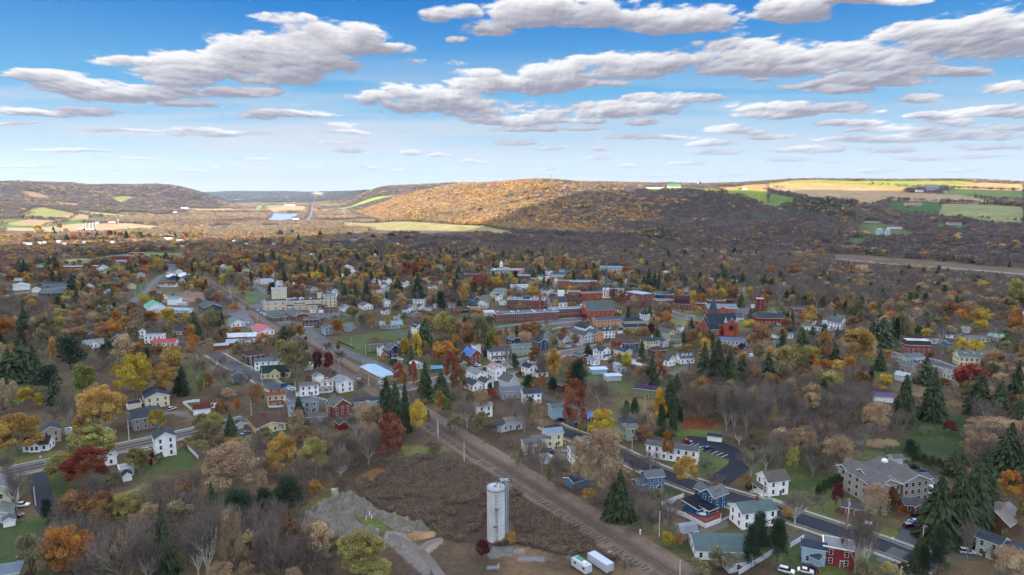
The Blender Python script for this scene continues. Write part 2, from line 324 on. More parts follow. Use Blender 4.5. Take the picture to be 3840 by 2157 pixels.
def build_ground():
 az=np.concatenate([np.linspace(-3.14159,-.86,40)[:-1],np.linspace(-.86,-.72,20)[:-1],np.linspace(-.72,.72,800),np.linspace(.72,.86,20)[1:],np.linspace(.86,3.14159,40)[1:]])
 r=np.concatenate([np.linspace(0.5,100,14)[:-1],np.exp(np.linspace(math.log(100),math.log(26000),760))])
 A,Rr=np.meshgrid(az,r,indexing='ij');X=Rr*np.sin(A);Y=Rr*np.cos(A);Z=hts(X,Y)
 na,nr=A.shape
 rs=np.random.RandomState(3)
 co=np.empty((na,nr,3));base=np.array(hx('4e4236'))
 def vn(x,y,s,seed):
  g=np.random.RandomState(seed).rand(64,64);a=(x/s)%64;b=(y/s)%64;i=a.astype(int)%64;j=b.astype(int)%64;fa=a-np.floor(a);fb=b-np.floor(b);fa=fa*fa*(3-2*fa);fb=fb*fb*(3-2*fb)
  return(g[i,j]*(1-fa)+g[(i+1)%64,j]*fa)*(1-fb)+(g[i,(j+1)%64]*(1-fa)+g[(i+1)%64,(j+1)%64]*fa)*fb
 n1=vn(X,Y,35,1)*.6+vn(X,Y,12,2)*.4;n2=vn(X+99,Y,60,3)*.5+vn(X,Y,9,4)*.5
 green=np.array(hx('4e5435'));tan=np.array(hx('665440'));
 t=np.clip((n1-.52)*5,0,1)[...,None];co[:]=base*(1-t)+green*t
 t=np.clip((n2-.6)*5,0,.8)[...,None];co[:]=co*(1-t)+tan*t
 far=np.clip((Rr-1300)/400,0,1)[...,None];co[:]=co*(1-far)+np.array(hx('4f4238'))*far
 for P,c in FW:
  x0,y0=P.min(0);x1,y1=P.max(0)
  m=(X>=x0)&(X<=x1)&(Y>=y0)&(Y<=y1)&(np.abs(A)<1.5)
  if not m.any():continue
  idx=np.where(m);mm=inside(X[idx],Y[idx],P)
  sel=(idx[0][mm],idx[1][mm]);v=(.85+.3*vn(X[sel],Y[sel],14,9))[:,None];co[sel]=np.array(c)*v
 Z=Z+np.where((Rr<1000)&(Rr>100),0,0)
 me=bpy.data.meshes.new('ground');nv=na*nr
 me.vertices.add(nv);me.vertices.foreach_set('co',np.stack([X,Y,Z],-1).reshape(-1))
 i,j=np.meshgrid(np.arange(na-1),np.arange(nr-1),indexing='ij');a=(i*nr+j).ravel();q=np.stack([a,a+1,a+nr+1,a+nr],-1)[:,::1]
 nf=len(q);me.loops.add(nf*4);me.loops.foreach_set('vertex_index',q.reshape(-1).astype(np.int32));me.polygons.add(nf);me.polygons.foreach_set('loop_start',np.arange(0,nf*4,4,dtype=np.int32));me.polygons.foreach_set('use_smooth',np.ones(nf,bool))
 me.update(calc_edges=True)
 ca=me.color_attributes.new('cover','FLOAT_COLOR','POINT');c4=np.ones((nv,4),np.float32);c4[:,:3]=co.reshape(-1,3)*.9;ca.data.foreach_set('color',c4.ravel())
 m,nt,b=newmat('ground_cover');L=nt.links
 at=N(nt,'ShaderNodeAttribute',attribute_name='cover')
 o=noisy(nt,at.outputs['Color'],.045,.16,6);o=noisy(nt,o,.5,.2,5);o=noisy(nt,o,.012,.14,5);o=noisy(nt,o,3.,.16,2)
 L.new(o,b.inputs['Base Color']);b.inputs['Roughness'].default_value=.95;b.inputs['Specular IOR Level'].default_value=.1
 me.materials.append(m)
 if me.polygons[len(me.polygons)//2].normal.z<0:me.flip_normals()
 return struct(link('ground',me))
build_ground()
# ------------------------------------------------------------------ strips
def path3(c,s,step=6):
 w=[Vector(GC(c,x,y)[:2])for x,y in pts(s)]if isinstance(s,str)else[Vector(p)for p in s]
 out=[]
 for i in range(len(w)-1):
  p0=w[max(i-1,0)];p1=w[i];p2=w[i+1];p3=w[min(i+2,len(w)-1)]
  n=max(2,int((p2-p1).length/step))
  for k in range(n):
   t=k/n;out.append(.5*((2*p1)+(-p0+p2)*t+(2*p0-5*p1+4*p2-p3)*t*t+(-p0+3*p1-3*p2+p3)*t*t*t))
 out.append(w[-1]);return out
def strip(mb,P,off,width,z,mi=0,thick=None,dash=None):
 n=len(P);L=[];Rr=[]
 for i in range(n):
  d=(P[min(i+1,n-1)]-P[max(i-1,0)]).normalized();nn=Vector((-d.y,d.x))
  a=P[i]+nn*(off-width/2);b=P[i]+nn*(off+width/2);zz=ht(P[i].x,P[i].y)+z
  L.append((a.x,a.y,zz));Rr.append((b.x,b.y,zz))
 for i in range(n-1):
  if dash and i%dash:continue
  mb.poly([L[i+1],Rr[i+1],Rr[i],L[i]]if False else[L[i],L[i+1],Rr[i+1],Rr[i]][::-1],mi)
  if thick:
   for S in(L,Rr):mb.poly([S[i],S[i+1],(S[i+1][0],S[i+1][1],S[i+1][2]-thick),(S[i][0],S[i][1],S[i][2]-thick)],mi)
ROADPTS=[]
def keep(P,w):
 for p in P:ROADPTS.append((p.x,p.y,w))
ROADS=[
('main_road','N1','-150,470 0,430 620,300 1250,160 1850,30 2480,-120',9.5,'4a4c50','my',1.2),
('street','M2','1480,1060 1020,920 640,700 340,560 120,430',8.5,'4e5157','',1.3),
('street','M2','1240,90 1500,270 1900,460 2250,590 2520,690',9.5,'5d6064','',0),
('street','N3','380,-60 500,0 900,150 1400,380 1900,570 2572,770 2872,870 3260,1000 3672,1130 4072,1280 4260,1340',9.0,'30343c','',1.6),
('main_road','M2','2200,905 2560,840 3230,690 3530,625 3970,530 4620,400 4990,330',9.0,'4f5258','my',1.6),
('driveway','N1','370,430 400,560 440,720 500,800 640,810',6.5,'343841','',0),
('driveway','N3','2000,585 2120,470 2250,380 2290,310 2240,230 2100,150 1900,95 1760,80',9.0,'252a33','',0),
('street','T1','1650,1000 1730,920 1830,850 1950,720 2040,650 2250,610',10,'5e6064','m',0),
('highway','T5','700,170 1100,205 1400,235 2000,275 2576,325 3000,370',10,'8a8d92','e',0),
('highway','F3','-200,630 0,645 480,672 1000,728 1330,752 1800,790 2100,815',12,'6c6c6e','e',0),
('highway','F2','500,515 540,470 560,420 568,330',9,'6a6a6c','',0),
('street','T3','1340,1180 1650,1140 2100,1080 2572,1030',11,'55585d','',1.8),
('street','T4','1250,830 1380,870 1650,940 1900,960 2300,1010',10,'55585c','m',2),
('street','M4','560,730 700,680 850,620 950,560',6,'5f5a58','',0),
('street','M5','840,410 1000,450 1350,500 1500,560 1740,620',9,'4d5056','',1.5),
('street','F4','1030,480 1130,520 1250,555 1450,610 1650,660',8,'6d6e70','',0),
('street','M3','380,250 120,200 -200,150',8,'54575c','',0),
('street','M4','-200,590 300,560 600,600 700,620',6,'5c5652','',0),
('street','T2','1130,1180 900,1010 700,900 640,830',9,'5a5c60','',0),
('street','T2','620,690 760,790 860,850',8,'5f6165','',0),
('street','T2','1180,1180 1500,1130 1680,1080 1900,1060',8,'585b60','',0),
('street','M3','1420,860 1800,1000 2200,1130 2572,1230',6,'5a5450','',0),
('driveway','N4','1310,1150 1560,1000 1620,850',7,'55575c','',0),
('driveway','N4','1160,1330 1330,1190',5,'55575c','',0),
('street','M4','2000,350 1800,290 1500,260',8,'54565b','',0),
('street','M3','1800,400 2100,380 2400,330 2560,300',6,'5a5855','',0),
('driveway','M1','1640,1200 1700,1300 1760,1370 1860,1447',4.5,'55524f','',0),
('driveway','M1','1600,1180 1800,1130 2100,1170 2250,1150',5,'66625e','',0),
('driveway','M3','980,760 1100,800 1130,850',4,'3a3c40','',0),('driveway','M3','760,560 850,600 900,610',4,'33353a','',0),
('driveway','T1','60,900 300,870 560,830 830,790',14,'676a6e','',0),('driveway','T1','560,790 830,780',16,'5d6064','',0),
('track','N2','1900,1520 1740,1300 1620,1180 1430,1080 1350,1040',3.0,'6c6762','',0),('track','N2','1650,1190 1740,1120 1880,1085',2.6,'7a7068','',0),
]
def build_roads():
 zc=0.02
 for k,(nm,c,s,w,colr,mk,sw)in enumerate(ROADS):
  P=path3(c,s);keep(P,w/2+(2.8 if sw else 9 if nm=='highway' else 1));zz=.03+.004*(k%8)+(0.02 if P[0].length>900 else 0)
  if nm=='track':zz=.02+.01*(k%2)
  mb=MB();strip(mb,P,0,w,zz)
  struct(mb.obj(nm,mat('asphalt',colr)))
  mb=MB()
  if 'm' in mk:
   strip(mb,P,-.14,.16,zz+.006,1);strip(mb,P,.14,.16,zz+.006,1)
  if 'y' in mk or 'e' in mk:
   strip(mb,P,w/2-.9,.18,zz+.006,0);strip(mb,P,-w/2+.9,.18,zz+.006,0)
  if mb.f:struct(mb.obj('road_markings',[mat('paint','c9c9c4'),mat('paint','b08a3a')]))
  if sw:
   mb=MB()
   for sd in(-1,1):
    strip(mb,P,sd*(w/2+sw+.8),1.5,.13,0,.13)
    strip(mb,P,sd*(w/2+.12),.22,.13,0,.13)
   struct(mb.obj('pavement',mat('concrete','8f8d88')))
build_roads()
LOTS=[('parking_lot','N3','1700,95 1780,70 2000,130 2230,240 2180,290 1960,210 1870,190','262b34'),
('parking_lot','T2','450,960 700,940 830,1030 1100,1180 900,1200 620,1050','63666b'),('parking_lot','T2','260,1060 500,1000 620,1170 620,1250 520,1230 480,1130','66696e'),('parking_lot','T2','1300,1060 1700,1040 1690,1090 1440,1130 1300,1090','5b5e63'),
('parking_lot','N4','1330,960 1560,830 1820,900 1700,1040 1560,1120 1330,1160 1290,1080','50535a'),('parking_lot','N4','1580,420 1800,480 1750,600 1600,600','54565d'),('parking_lot','T3','2130,1060 2480,1080 2400,1180 2150,1120','5b5c60'),
('parking_lot','M4','1260,220 1700,330 1650,400 1300,280','51545b'),('parking_lot','M4','1900,60 2300,120 2250,160 1950,110','54565c'),('parking_lot','T3','1900,680 2120,680 2110,760 1960,760','55585d'),
('parking_lot','T5','130,660 520,660 520,700 220,720','5c6066'),('parking_lot','M5','1450,500 1700,560 1690,640 1500,640','52555b'),('parking_lot','M2','1000,850 1160,870 1120,920 960,870','6a6058'),('parking_lot','T4','2330,740 2572,780 2572,900 2350,860','585b61'),
('parking_lot','N2','2440,480 2530,470 2550,500 2470,510','9aa4b0'),('gravel_yard','N3','2160,900 1900,960 1850,1060 2000,1020 2180,960','6a625c'),('gravel_yard','M1','2150,1150 2350,1150 2450,1250 2200,1200','6b625a'),
('driveway','N4','210,1060 380,1000 490,1040 400,1110 240,1170','4d4c50'),('parking_lot','N4','1950,1060 2120,1060 2110,1300 1850,1290 1800,1150','57524e'),('parking_lot','N3','280,200 560,170 620,260 400,340 290,300','6b655f')]
for nm,c,s,k in LOTS:
 w=wpoly(c,s);mb=MB();z=.055+.004*(LOTS.index((nm,c,s,k))%5)+(ht(*w[0]));
 a=sum(w[i-1][0]*w[i][1]-w[i][0]*w[i-1][1]for i in range(len(w)))
 if a<0:w=w[::-1]
 mb.poly([(x,y,z)for x,y in w]);struct(mb.obj(nm,mat('asphalt',k)))
 cx=sum(p[0]for p in w)/len(w);cy=sum(p[1]for p in w)/len(w)
 for p in w:
  for t in(0,.5,.9):ROADPTS.append((cx+(p[0]-cx)*t,cy+(p[1]-cy)*t,7))
mb=MB();
for x,y,x2,y2 in((1790,140,1830,122),(1830,150,1880,130),(1880,170,1920,152),(1890,192,1940,172),(1960,210,2020,186),(2005,228,2070,204),(2055,245,2120,219),(2100,265,2170,236)):
 a=Vector(GC('N3',x,y)[:2]);b=Vector(GC('N3',x2,y2)[:2]);strip(mb,[a,b],0,.18,.095)
struct(mb.obj('road_markings',mat('paint','d0d2d2')))
for c,s in(('F2','110,495 170,432 250,427 415,427 412,455 350,470 370,488 230,502'),('F2','770,418 880,413 925,418 900,428 790,427'),('F2','50,560 230,552 230,572 60,578'),('F1','2110,590 2170,550 2200,556 2330,558 2300,585 2220,582'),('F1','2150,515 2185,513 2190,525 2150,528')):
 w=wpoly(c,s);a=sum(w[i-1][0]*w[i][1]-w[i][0]*w[i-1][1]for i in range(len(w)))
 if a<0:w=w[::-1]
 mb=MB();mb.poly([(x,y,ht(x,y)+.5)for x,y in w]);struct(mb.obj('water',mat('water','2b5f96')))
# ------------------------------------------------------------------ railway
RD=Vector((-.5446,.8387));R0=Vector(GC('N3',1640,1447)[:2])
def railpt(t,off=0):p=R0+RD*t;n=Vector((-RD.y,RD.x));return p+n*off
def build_rail():
 mb=MB();P=[railpt(t)for t in range(-60,900,10)];keep(P,8)
 strip(mb,P,2.0,13,.02);struct(mb.obj('gravel_bed',mat('concrete','64574d')))
 mb=MB();
 strip(mb,P,0,3.4,.2);
 strip(mb,P,-2.1,.9,.12);strip(mb,P,2.1,.9,.12);struct(mb.obj('ballast',mat('concrete','574d46')))
 mb=MB();strip(mb,[railpt(t)for t in range(-60,420,8)],-6.2,4.5,.05);struct(mb.obj('dirt_path',mat('concrete','6b5d52')))
 for k,(off,t0,t1)in enumerate(((0,-60,900),)):
  root=empty('railway_track',(0,0,0),0,'long straight rusty railway track on grey gravel crossing the picture diagonally','railway track')
  for sd in(-1,1):
   mb=MB();Q=[railpt(t,off+sd*.75)for t in range(t0,t1,15)];strip(mb,Q,0,.12,.42,0,.2);mb.obj('rail',mat('rust','5a5450'),root)
  sm=MB();sm.box(-1.3,1.3,-.12,.12,.16,.27);me=sm.mesh('sleeper',[mat('wood','3c3230')]);ang=math.atan2(RD.y,RD.x)-math.pi/2
  for i in range(100):
   p=railpt(-8+i*1.5,off);o=link('sleeper',me,root,(p.x,p.y,0),ang)
  mb=MB();i=0;t=-8+100*1.5
  while t<t1-10:
   p=railpt(t,off);mb.box(-1.3,1.3,-.15,.15,.16,.27,0,ang,(p.x,p.y,0));t+=1.5 if t<400 else 3
  o=mb.obj('sleepers',mat('wood','3c3230'),root);o['kind']='stuff'
 root=empty('railway_track',(0,0,0),0,'disused siding with old sleepers running beside the long straight track','railway track')
 for sd in(-1,1):
  mb=MB();Q=[railpt(t,4.6+sd*.75)for t in range(110,360,10)];strip(mb,Q,0,.12,.3,0,.15);mb.obj('rail',mat('rust','5a5450'),root)
 sm=MB();sm.box(-1.25,1.25,-.13,.13,.0,.2);me=sm.mesh('old_sleeper',[mat('wood','4f4742')])
 rr=random.Random(5)
 for i in range(120):
  t=-2+i*1.75+rr.uniform(-.35,.35)
  if rr.random()<.12:continue
  p=railpt(t,4.9+rr.uniform(-.5,.5));o=link('railway_sleeper',me,None,(p.x,p.y,.04+.0005*i),ang+rr.uniform(-.16,.16))
  tag(o,'old loose timber sleeper lying in the row beside the railway track','railway sleeper','old sleepers lying beside the railway track')
build_rail()
# ------------------------------------------------------------------ tree meshes (unit height, numpy)
def facemesh(name,V,F,v,mats,mi=None):
 V=np.asarray(V,np.float32);me=bpy.data.meshes.new(name)
 me.vertices.add(len(V));me.vertices.foreach_set('co',V.ravel())
 k=F.shape[1];nf=len(F);me.loops.add(nf*k);me.loops.foreach_set('vertex_index',F.astype(np.int32).ravel());me.polygons.add(nf);me.polygons.foreach_set('loop_start',np.arange(0,nf*k,k,dtype=np.int32))
 if mi is not None:me.polygons.foreach_set('material_index',mi.astype(np.int32))
 me.update(calc_edges=True)
 a=me.attributes.new('v','FLOAT','POINT');a.data.foreach_set('value',np.asarray(v,np.float32))
 for m in mats:me.materials.append(m)
 return me
def rvec(rs,n):
 d=rs.normal(size=(n,3));return d/np.linalg.norm(d,axis=1)[:,None]
def leaves(rs,C,size,v,flat=0.):
 """one small irregular quad at each centre"""
 n=len(C);a=rvec(rs,n);a[:,2]*=(1-flat);b=rvec(rs,n);b=np.cross(a,b);b/=np.linalg.norm(b,axis=1)[:,None]+1e-9
 a/=np.linalg.norm(a,axis=1)[:,None]+1e-9
 s=size*(.6+.8*rs.rand(n))[:,None];a=a*s;b=b*s*(.55+.4*rs.rand(n))[:,None]
 V=np.stack([C-a*.9,C-b*(.4+.5*rs.rand(n))[:,None],C+a,C+b*.8],1).reshape(-1,3);F=np.arange(4*n).reshape(n,4)
 return V,F,np.repeat(v,4)
def crown_points(rs,n,ncl,shape,cz=.58,rz=.43,rr=.46,crad=.15):
 d=rvec(rs,ncl);d[:,2]=np.where(d[:,2]<-.55,-d[:,2],d[:,2]);rad=.5+.5*rs.rand(ncl)**.6
 c=d*rad[:,None];c[:,0]*=rr*(1+.15*rs.normal());c[:,1]*=rr;c[:,2]*=rz
 if shape=='cone':c[:,:2]*=(1.15-.9*((c[:,2]/rz+1)/2))[:,None]
 if shape=='poplar':c[:,:2]*=(1.-.5*np.abs(c[:,2]/rz))[:,None]
 if shape=='vase':c[:,:2]*=(.55+.5*((c[:,2]/rz+1)/2))[:,None]
 if shape=='round':pass
 c[:,2]+=cz
 cr=crad*(.55+.8*rs.rand(ncl));k=rs.randint(0,ncl,n)
 q=rvec(rs,n)*(.45+.55*rs.rand(n)**.5)[:,None]*cr[k][:,None];q[:,2]*=.62
 P=c[k]+q
 cv=rs.rand(ncl);v=.55*cv[k]+.45*rs.rand(n)
 return P,v,c
def tubes(segs,sides=4):
 V=[];F=[]
 for a,b,r0,r1 in segs:
  a=np.array(a);b=np.array(b);d=b-a;L=np.linalg.norm(d)
  if L<1e-6:continue
  d/=L;u=np.cross(d,[0,0,1.])if abs(d[2])<.9 else np.cross(d,[1.,0,0]);u/=np.linalg.norm(u);w=np.cross(d,u);k=len(V)
  for p,r in((a,r0),(b,r1)):
   for i in range(sides):
    t=2*math.pi*i/sides;V.append(p+u*r*math.cos(t)+w*r*math.sin(t))
  for i in range(sides):
   j=(i+1)%sides;F.append((k+i,k+j,k+sides+j,k+sides+i))
 return np.array(V),np.array(F)
def trunk_segs(rs,top=.55,r=.02,limbs=6,spread=.3,zlo=.25):
 S=[];p=np.array([0,0,-.02]);dirn=np.array([rs.normal()*.05,rs.normal()*.05,1.]);z=0;rad=r;P=[]
 for i in range(4):
  q=p+dirn*top/4+np.array([rs.normal()*.012,rs.normal()*.012,0]);S.append((p,q,rad,rad*.8));p=q;rad*=.8;P.append((p,rad))
 for i in range(limbs):
  b,rb=P[rs.randint(1,4)];a=2*math.pi*(i+rs.rand()*.6)/limbs;e=b+np.array([math.cos(a)*spread*(.6+.5*rs.rand()),math.sin(a)*spread*(.6+.5*rs.rand()),.18+.2*rs.rand()])
  m=(b+e)/2+np.array([0,0,.03]);S.append((b,m,rb*.6,rb*.42));S.append((m,e,rb*.42,rb*.15))
 return S
BARKC='6a6058'
def leafy(name,seed,n,ncl,size,shape='round',cz=.55,rz=.46,rr=.46,crad=.15,sides=5):
 rs=np.random.RandomState(seed);P,v,c=crown_points(rs,n,ncl,shape,cz,rz,rr,crad)
 V,F,vv=leaves(rs,P,size,v);crown=facemesh(name+'_crown',V,F,vv,[leafmat('x',(.3,.2,.1))])
 tv,tf=tubes(trunk_segs(rs,.55,.018),sides);tr=facemesh(name+'_trunk',tv,tf,np.full(len(tv),.5),[mat('bark',BARKC)])
 return crown,tr
def bare(name,seed,levels=4,nb=5,twig=3,split=True,spread=.55,rad=.018,sides=4,tw=.0022,fork=.16,nsub=3):
 """recursive limbs; the last level are thin ribbons"""
 rs=np.random.RandomState(seed);S=[];T=[]
 def grow(p,d,L,r,lv):
  steps=2;q=p
  for s in range(steps):
   d=d+rs.normal(size=3)*.09;d[2]+=.05;d/=np.linalg.norm(d);e=q+d*L/steps;S.append((q,e,r*(1-.25*s),r*(1-.25*(s+1)),lv))if lv<3 else T.append((q,e,r));q=e
   if lv<levels:
    n=nsub if s else max(1,nsub-1)
    for k in range(n):
     a=rs.rand()*6.283;u=np.cross(d,[0,0,1.]);
     if np.linalg.norm(u)<.1:u=np.array([1.,0,0])
     u/=np.linalg.norm(u);w=np.cross(d,u);sp=spread*(.6+.7*rs.rand());nd=d+(u*math.cos(a)+w*math.sin(a))*sp;nd[2]+=.12;nd/=np.linalg.norm(nd)
     grow(q,nd,L*(.55+.25*rs.rand()),r*.56,lv+1)
 p=np.array([0,0,-.02]);r=rad;nf=1 if rs.rand()<.5 else 2
 top=fork+.1*rs.rand();e=np.array([rs.normal()*.01,rs.normal()*.01,top]);S.append((p,e,r,r*.85,0))
 for k in range(nb):
  a=6.283*(k+rs.rand()*.5)/nb;t=.22+.35*rs.rand();d=np.array([math.cos(a)*t*1.3,math.sin(a)*t*1.3,1.]);d/=np.linalg.norm(d)
  grow(e-np.array([0,0,.04*rs.rand()]),d,.3+.1*rs.rand(),r*.62,1)
 V,F=tubes([(s[0],s[1],s[2],s[3])for s in S],sides)
 A=np.array([t[0]for t in T]);B=np.array([t[1]for t in T]);n=len(A);d=B-A;u=np.cross(d,rvec(rs,n));u/=np.linalg.norm(u,axis=1)[:,None]+1e-9
 w=tw;V2=np.stack([A-u*w,A+u*w,B+u*w*.5,B-u*w*.5],1).reshape(-1,3);F2=np.arange(4*n).reshape(n,4);v2=np.repeat(rs.rand(n),4)
 allp=np.concatenate([V,V2]);zmax=allp[:,2].max();rmax=np.percentile(np.hypot(V2[:,0],V2[:,1]),97)
 sc=np.array([.48/rmax,.48/rmax,1/zmax]);V=V*sc;V2=V2*sc
 return(V,F),(V2,F2,v2)
def bare_meshes(name,seed,**k):
 (V,F),(V2,F2,v2)=bare(name,seed,**k)
 return facemesh(name+'_crown',V2,F2,v2,[leafmat('x',(.3,.2,.1))]),facemesh(name+'_trunk',V,F,np.full(len(V),.5),[mat('bark','857a70')])
def spruce(name,seed,tiers,per,sag=.25,size=1.,w=.05,rbase=.5,power=.85):
 rs=np.random.RandomState(seed);V=[];F=[];v=[]
 for i in range(tiers):
  t=(i+rs.rand()*.6)/tiers;z=.06+.94*t;R_=rbase*(1-t)**power*(.62+.62*rs.rand())+.014
  nb=max(4,int(per*(1-t*.72)))
  for k in range(nb):
   a=6.283*(k+rs.rand())/nb;Lr=R_*(.55+.62*rs.rand());c,s=math.cos(a),math.sin(a);o=np.array([-s,c,0]);z0=z+rs.normal()*.008
   bv=rs.rand()
   nseg=3
   for q in range(nseg):
    f0=q/nseg;f1=(q+1.15)/nseg;ww=(w*(1.1-f0*.75))*(.4+Lr/rbase)*size
    p0=np.array([c*Lr*f0,s*Lr*f0,z0-sag*Lr*f0**1.3]);p1=np.array([c*Lr*f1,s*Lr*f1,z0-sag*Lr*f1**1.3-.012*rs.rand()])
    tl=rs.normal()*.35;oo=o*ww;oo=oo+np.array([0,0,1])*ww*tl
    n=len(V);V+=[p0-oo,p0+oo-np.array([0,0,ww*.5]),p1+oo*.45,p1-oo*.45-np.array([0,0,ww*.6])];F.append((n,n+1,n+2,n+3));v+=[.3*bv+.7*rs.rand()]*4
 crown=facemesh(name+'_crown',V,np.array(F),v,[leafmat('x',(.03,.06,.03))])
 tv,tf=tubes([((0,0,-.02),(0,0,.95),.016,.003)],5);return crown,facemesh(name+'_trunk',tv,tf,np.full(len(tv),.5),[mat('bark','4a3c32')])
def pine(name,seed,ncl,n,size):
 rs=np.random.RandomState(seed);P=[];v=[];S=[((0,0,-.02),(0,0,.9),.018,.005)]
 for i in range(ncl):
  t=rs.rand()**.8;z=.2+.78*t;R_=.5*(1-.7*t)*(.25+.75*rs.rand());a=rs.rand()*6.283;c=np.array([R_*math.cos(a),R_*math.sin(a),z]);S.append(((0,0,z-.05),tuple(c),.006,.002))
  k=n//ncl;q=rs.normal(size=(k,3))*np.array([.08,.08,.035]);P.append(c+q);v.append(.5*rs.rand()+.5*rs.rand(k))
 P=np.concatenate(P);v=np.concatenate(v);V,F,vv=leaves(rs,P,size,v,.35);crown=facemesh(name+'_crown',V,F,vv,[leafmat('x',(.03,.06,.03))])
 tv,tf=tubes(S,4);return crown,facemesh(name+'_trunk',tv,tf,np.full(len(tv),.5),[mat('bark','4a3c32')])
def shrub(name,seed,n,size,ncl=14):
 rs=np.random.RandomState(seed);P,v,c=crown_points(rs,n,ncl,'round',.45,.45,.5,.2);P[:,2]=np.maximum(P[:,2],.02)
 V,F,vv=leaves(rs,P,size,v);crown=facemesh(name+'_crown',V,F,vv,[leafmat('x',(.3,.2,.1))])
 tv,tf=tubes([((0,0,-.03),(rs.normal()*.1,rs.normal()*.1,.5),.02,.008)for _ in range(4)],3);return crown,facemesh(name+'_stem',tv,tf,np.full(len(tv),.5),[mat('bark','5a5048')])
TM={}
def var(key,f,n):
 TM[key]=[f(i)for i in range(n)]
var('leafy_hi',lambda i:leafy('broad_tree',10+i,15000,(48,62,40,54)[i],.0170,('round','round','vase','round')[i],crad=(.14,.125,.15,.13)[i]),4)
var('leafy_mid',lambda i:leafy('broad_tree',30+i,4200,(34,42,28,36)[i],.030,('round','vase','round','round')[i],crad=.16),4)
var('leafy_lo',lambda i:leafy('broad_tree',50+i,420,12,.075,'round',crad=.2,sides=3),3)
var('sparse_hi',lambda i:leafy('sparse_tree',70+i,9000,60,.0150,'round',crad=.13),2)
var('sparse_mid',lambda i:leafy('sparse_tree',75+i,2600,40,.026,'round',crad=.15),2)
var('cone_hi',lambda i:leafy('cone_tree',80+i,7000,44,.017,'cone',cz=.52,rz=.47,rr=.44,crad=.12),1)
var('poplar_mid',lambda i:leafy('poplar',85+i,2000,26,.03,'poplar',cz=.52,rz=.46,rr=.42,crad=.13),1)
var('bare_hi',lambda i:bare_meshes('bare_tree',90+i,levels=4,nb=7,nsub=4,sides=4,tw=.0019,rad=.025,spread=.5),3)
var('bare_mid',lambda i:bare_meshes('bare_tree',100+i,levels=4,nb=6,nsub=3,sides=3,tw=.0030,rad=.020),3)
var('bare_lo',lambda i:bare_meshes('bare_tree',110+i,levels=3,nb=6,nsub=3,sides=3,tw=.0095,rad=.016),3)
var('spruce_hi',lambda i:spruce('spruce',120+i,56,40,w=.055,power=(.8,.55,.68)[i]),3)
var('spruce_mid',lambda i:spruce('spruce',130+i,26,20,w=.10,power=(.75,.55)[i]),2)
var('spruce_lo',lambda i:spruce('spruce',140+i,11,9,w=.2),2)
var('pine_hi',lambda i:pine('pine',150+i,95,12000,.017),2)
var('pine_mid',lambda i:pine('pine',155+i,55,2600,.034),2)
var('column_hi',lambda i:leafy('column',160,4200,40,.028,'poplar',cz=.5,rz=.5,rr=.5,crad=.2),1)
var('shrub_hi',lambda i:shrub('shrub',170+i,2600,.032),2)
var('shrub_mid',lambda i:shrub('shrub',175+i,420,.075,8),2)
def brush(name,seed,levels,tw):
 (V,F),(V2,F2,v2)=bare(name,seed,levels=levels,nb=9,nsub=3,sides=3,tw=tw,rad=.010,fork=.02,spread=.7)
 return facemesh(name+'_crown',V2,F2,v2,[leafmat('x',(.3,.2,.1))]),facemesh(name+'_stem',V,F,np.full(len(V),.5),[mat('bark','6b5f58')])
var('brush_hi',lambda i:brush('brush',180+i,4,.0040),2)
var('brush_mid',lambda i:brush('brush',185+i,3,.012),2)
LC=dict(O=(.40,.185,.045),G=(.42,.265,.07),Y=(.45,.33,.045),U=(.25,.135,.06),R=(.24,.055,.03),Q=(.30,.11,.065),M=(.12,.022,.028),T=(.36,.255,.15),L=(.20,.175,.085),W=(.30,.27,.085),A=(.17,.19,.045),
 E=(.055,.072,.035),P=(.030,.052,.030),C=(.035,.065,.022),B=(.15,.122,.103),S=(.125,.096,.078),K=(.21,.19,.10))
KD=dict(O=('leafy','maple_tree','orange autumn tree'),G=('leafy','autumn_tree','golden autumn tree'),Y=('leafy','autumn_tree','yellow autumn tree'),U=('leafy','oak_tree','russet brown tree'),R=('leafy','maple_tree','deep red autumn tree'),
 Q=('leafy','maple_tree','faded red autumn tree'),M=('leafy','maple_tree','dark crimson tree'),T=('sparse','autumn_tree','thin-leaved tan tree'),L=('leafy','olive_green_tree','dull olive tree'),W=('leafy','willow_tree','pale yellow-green tree'),
 A=('leafy','broadleaf_tree','yellow-green leafy tree'),E=('spruce','spruce_tree','dark green spruce'),P=('pine','pine_tree','blue-green pine'),C=('column','cedar_tree','narrow green evergreen'),B=('bare','bare_tree','bare leafless tree'),
 S=('brush','bare_shrub','brown leafless thicket bush'),K=('shrub','shrub','low leafy shrub'),Z=('cone','autumn_tree','golden cone-shaped tree'),I=('poplar','poplar_tree','slim golden poplar'))
LC['Z']=(.50,.27,.03);LC['I']=(.36,.24,.09)
TREES=[]
TR=random.Random(11)
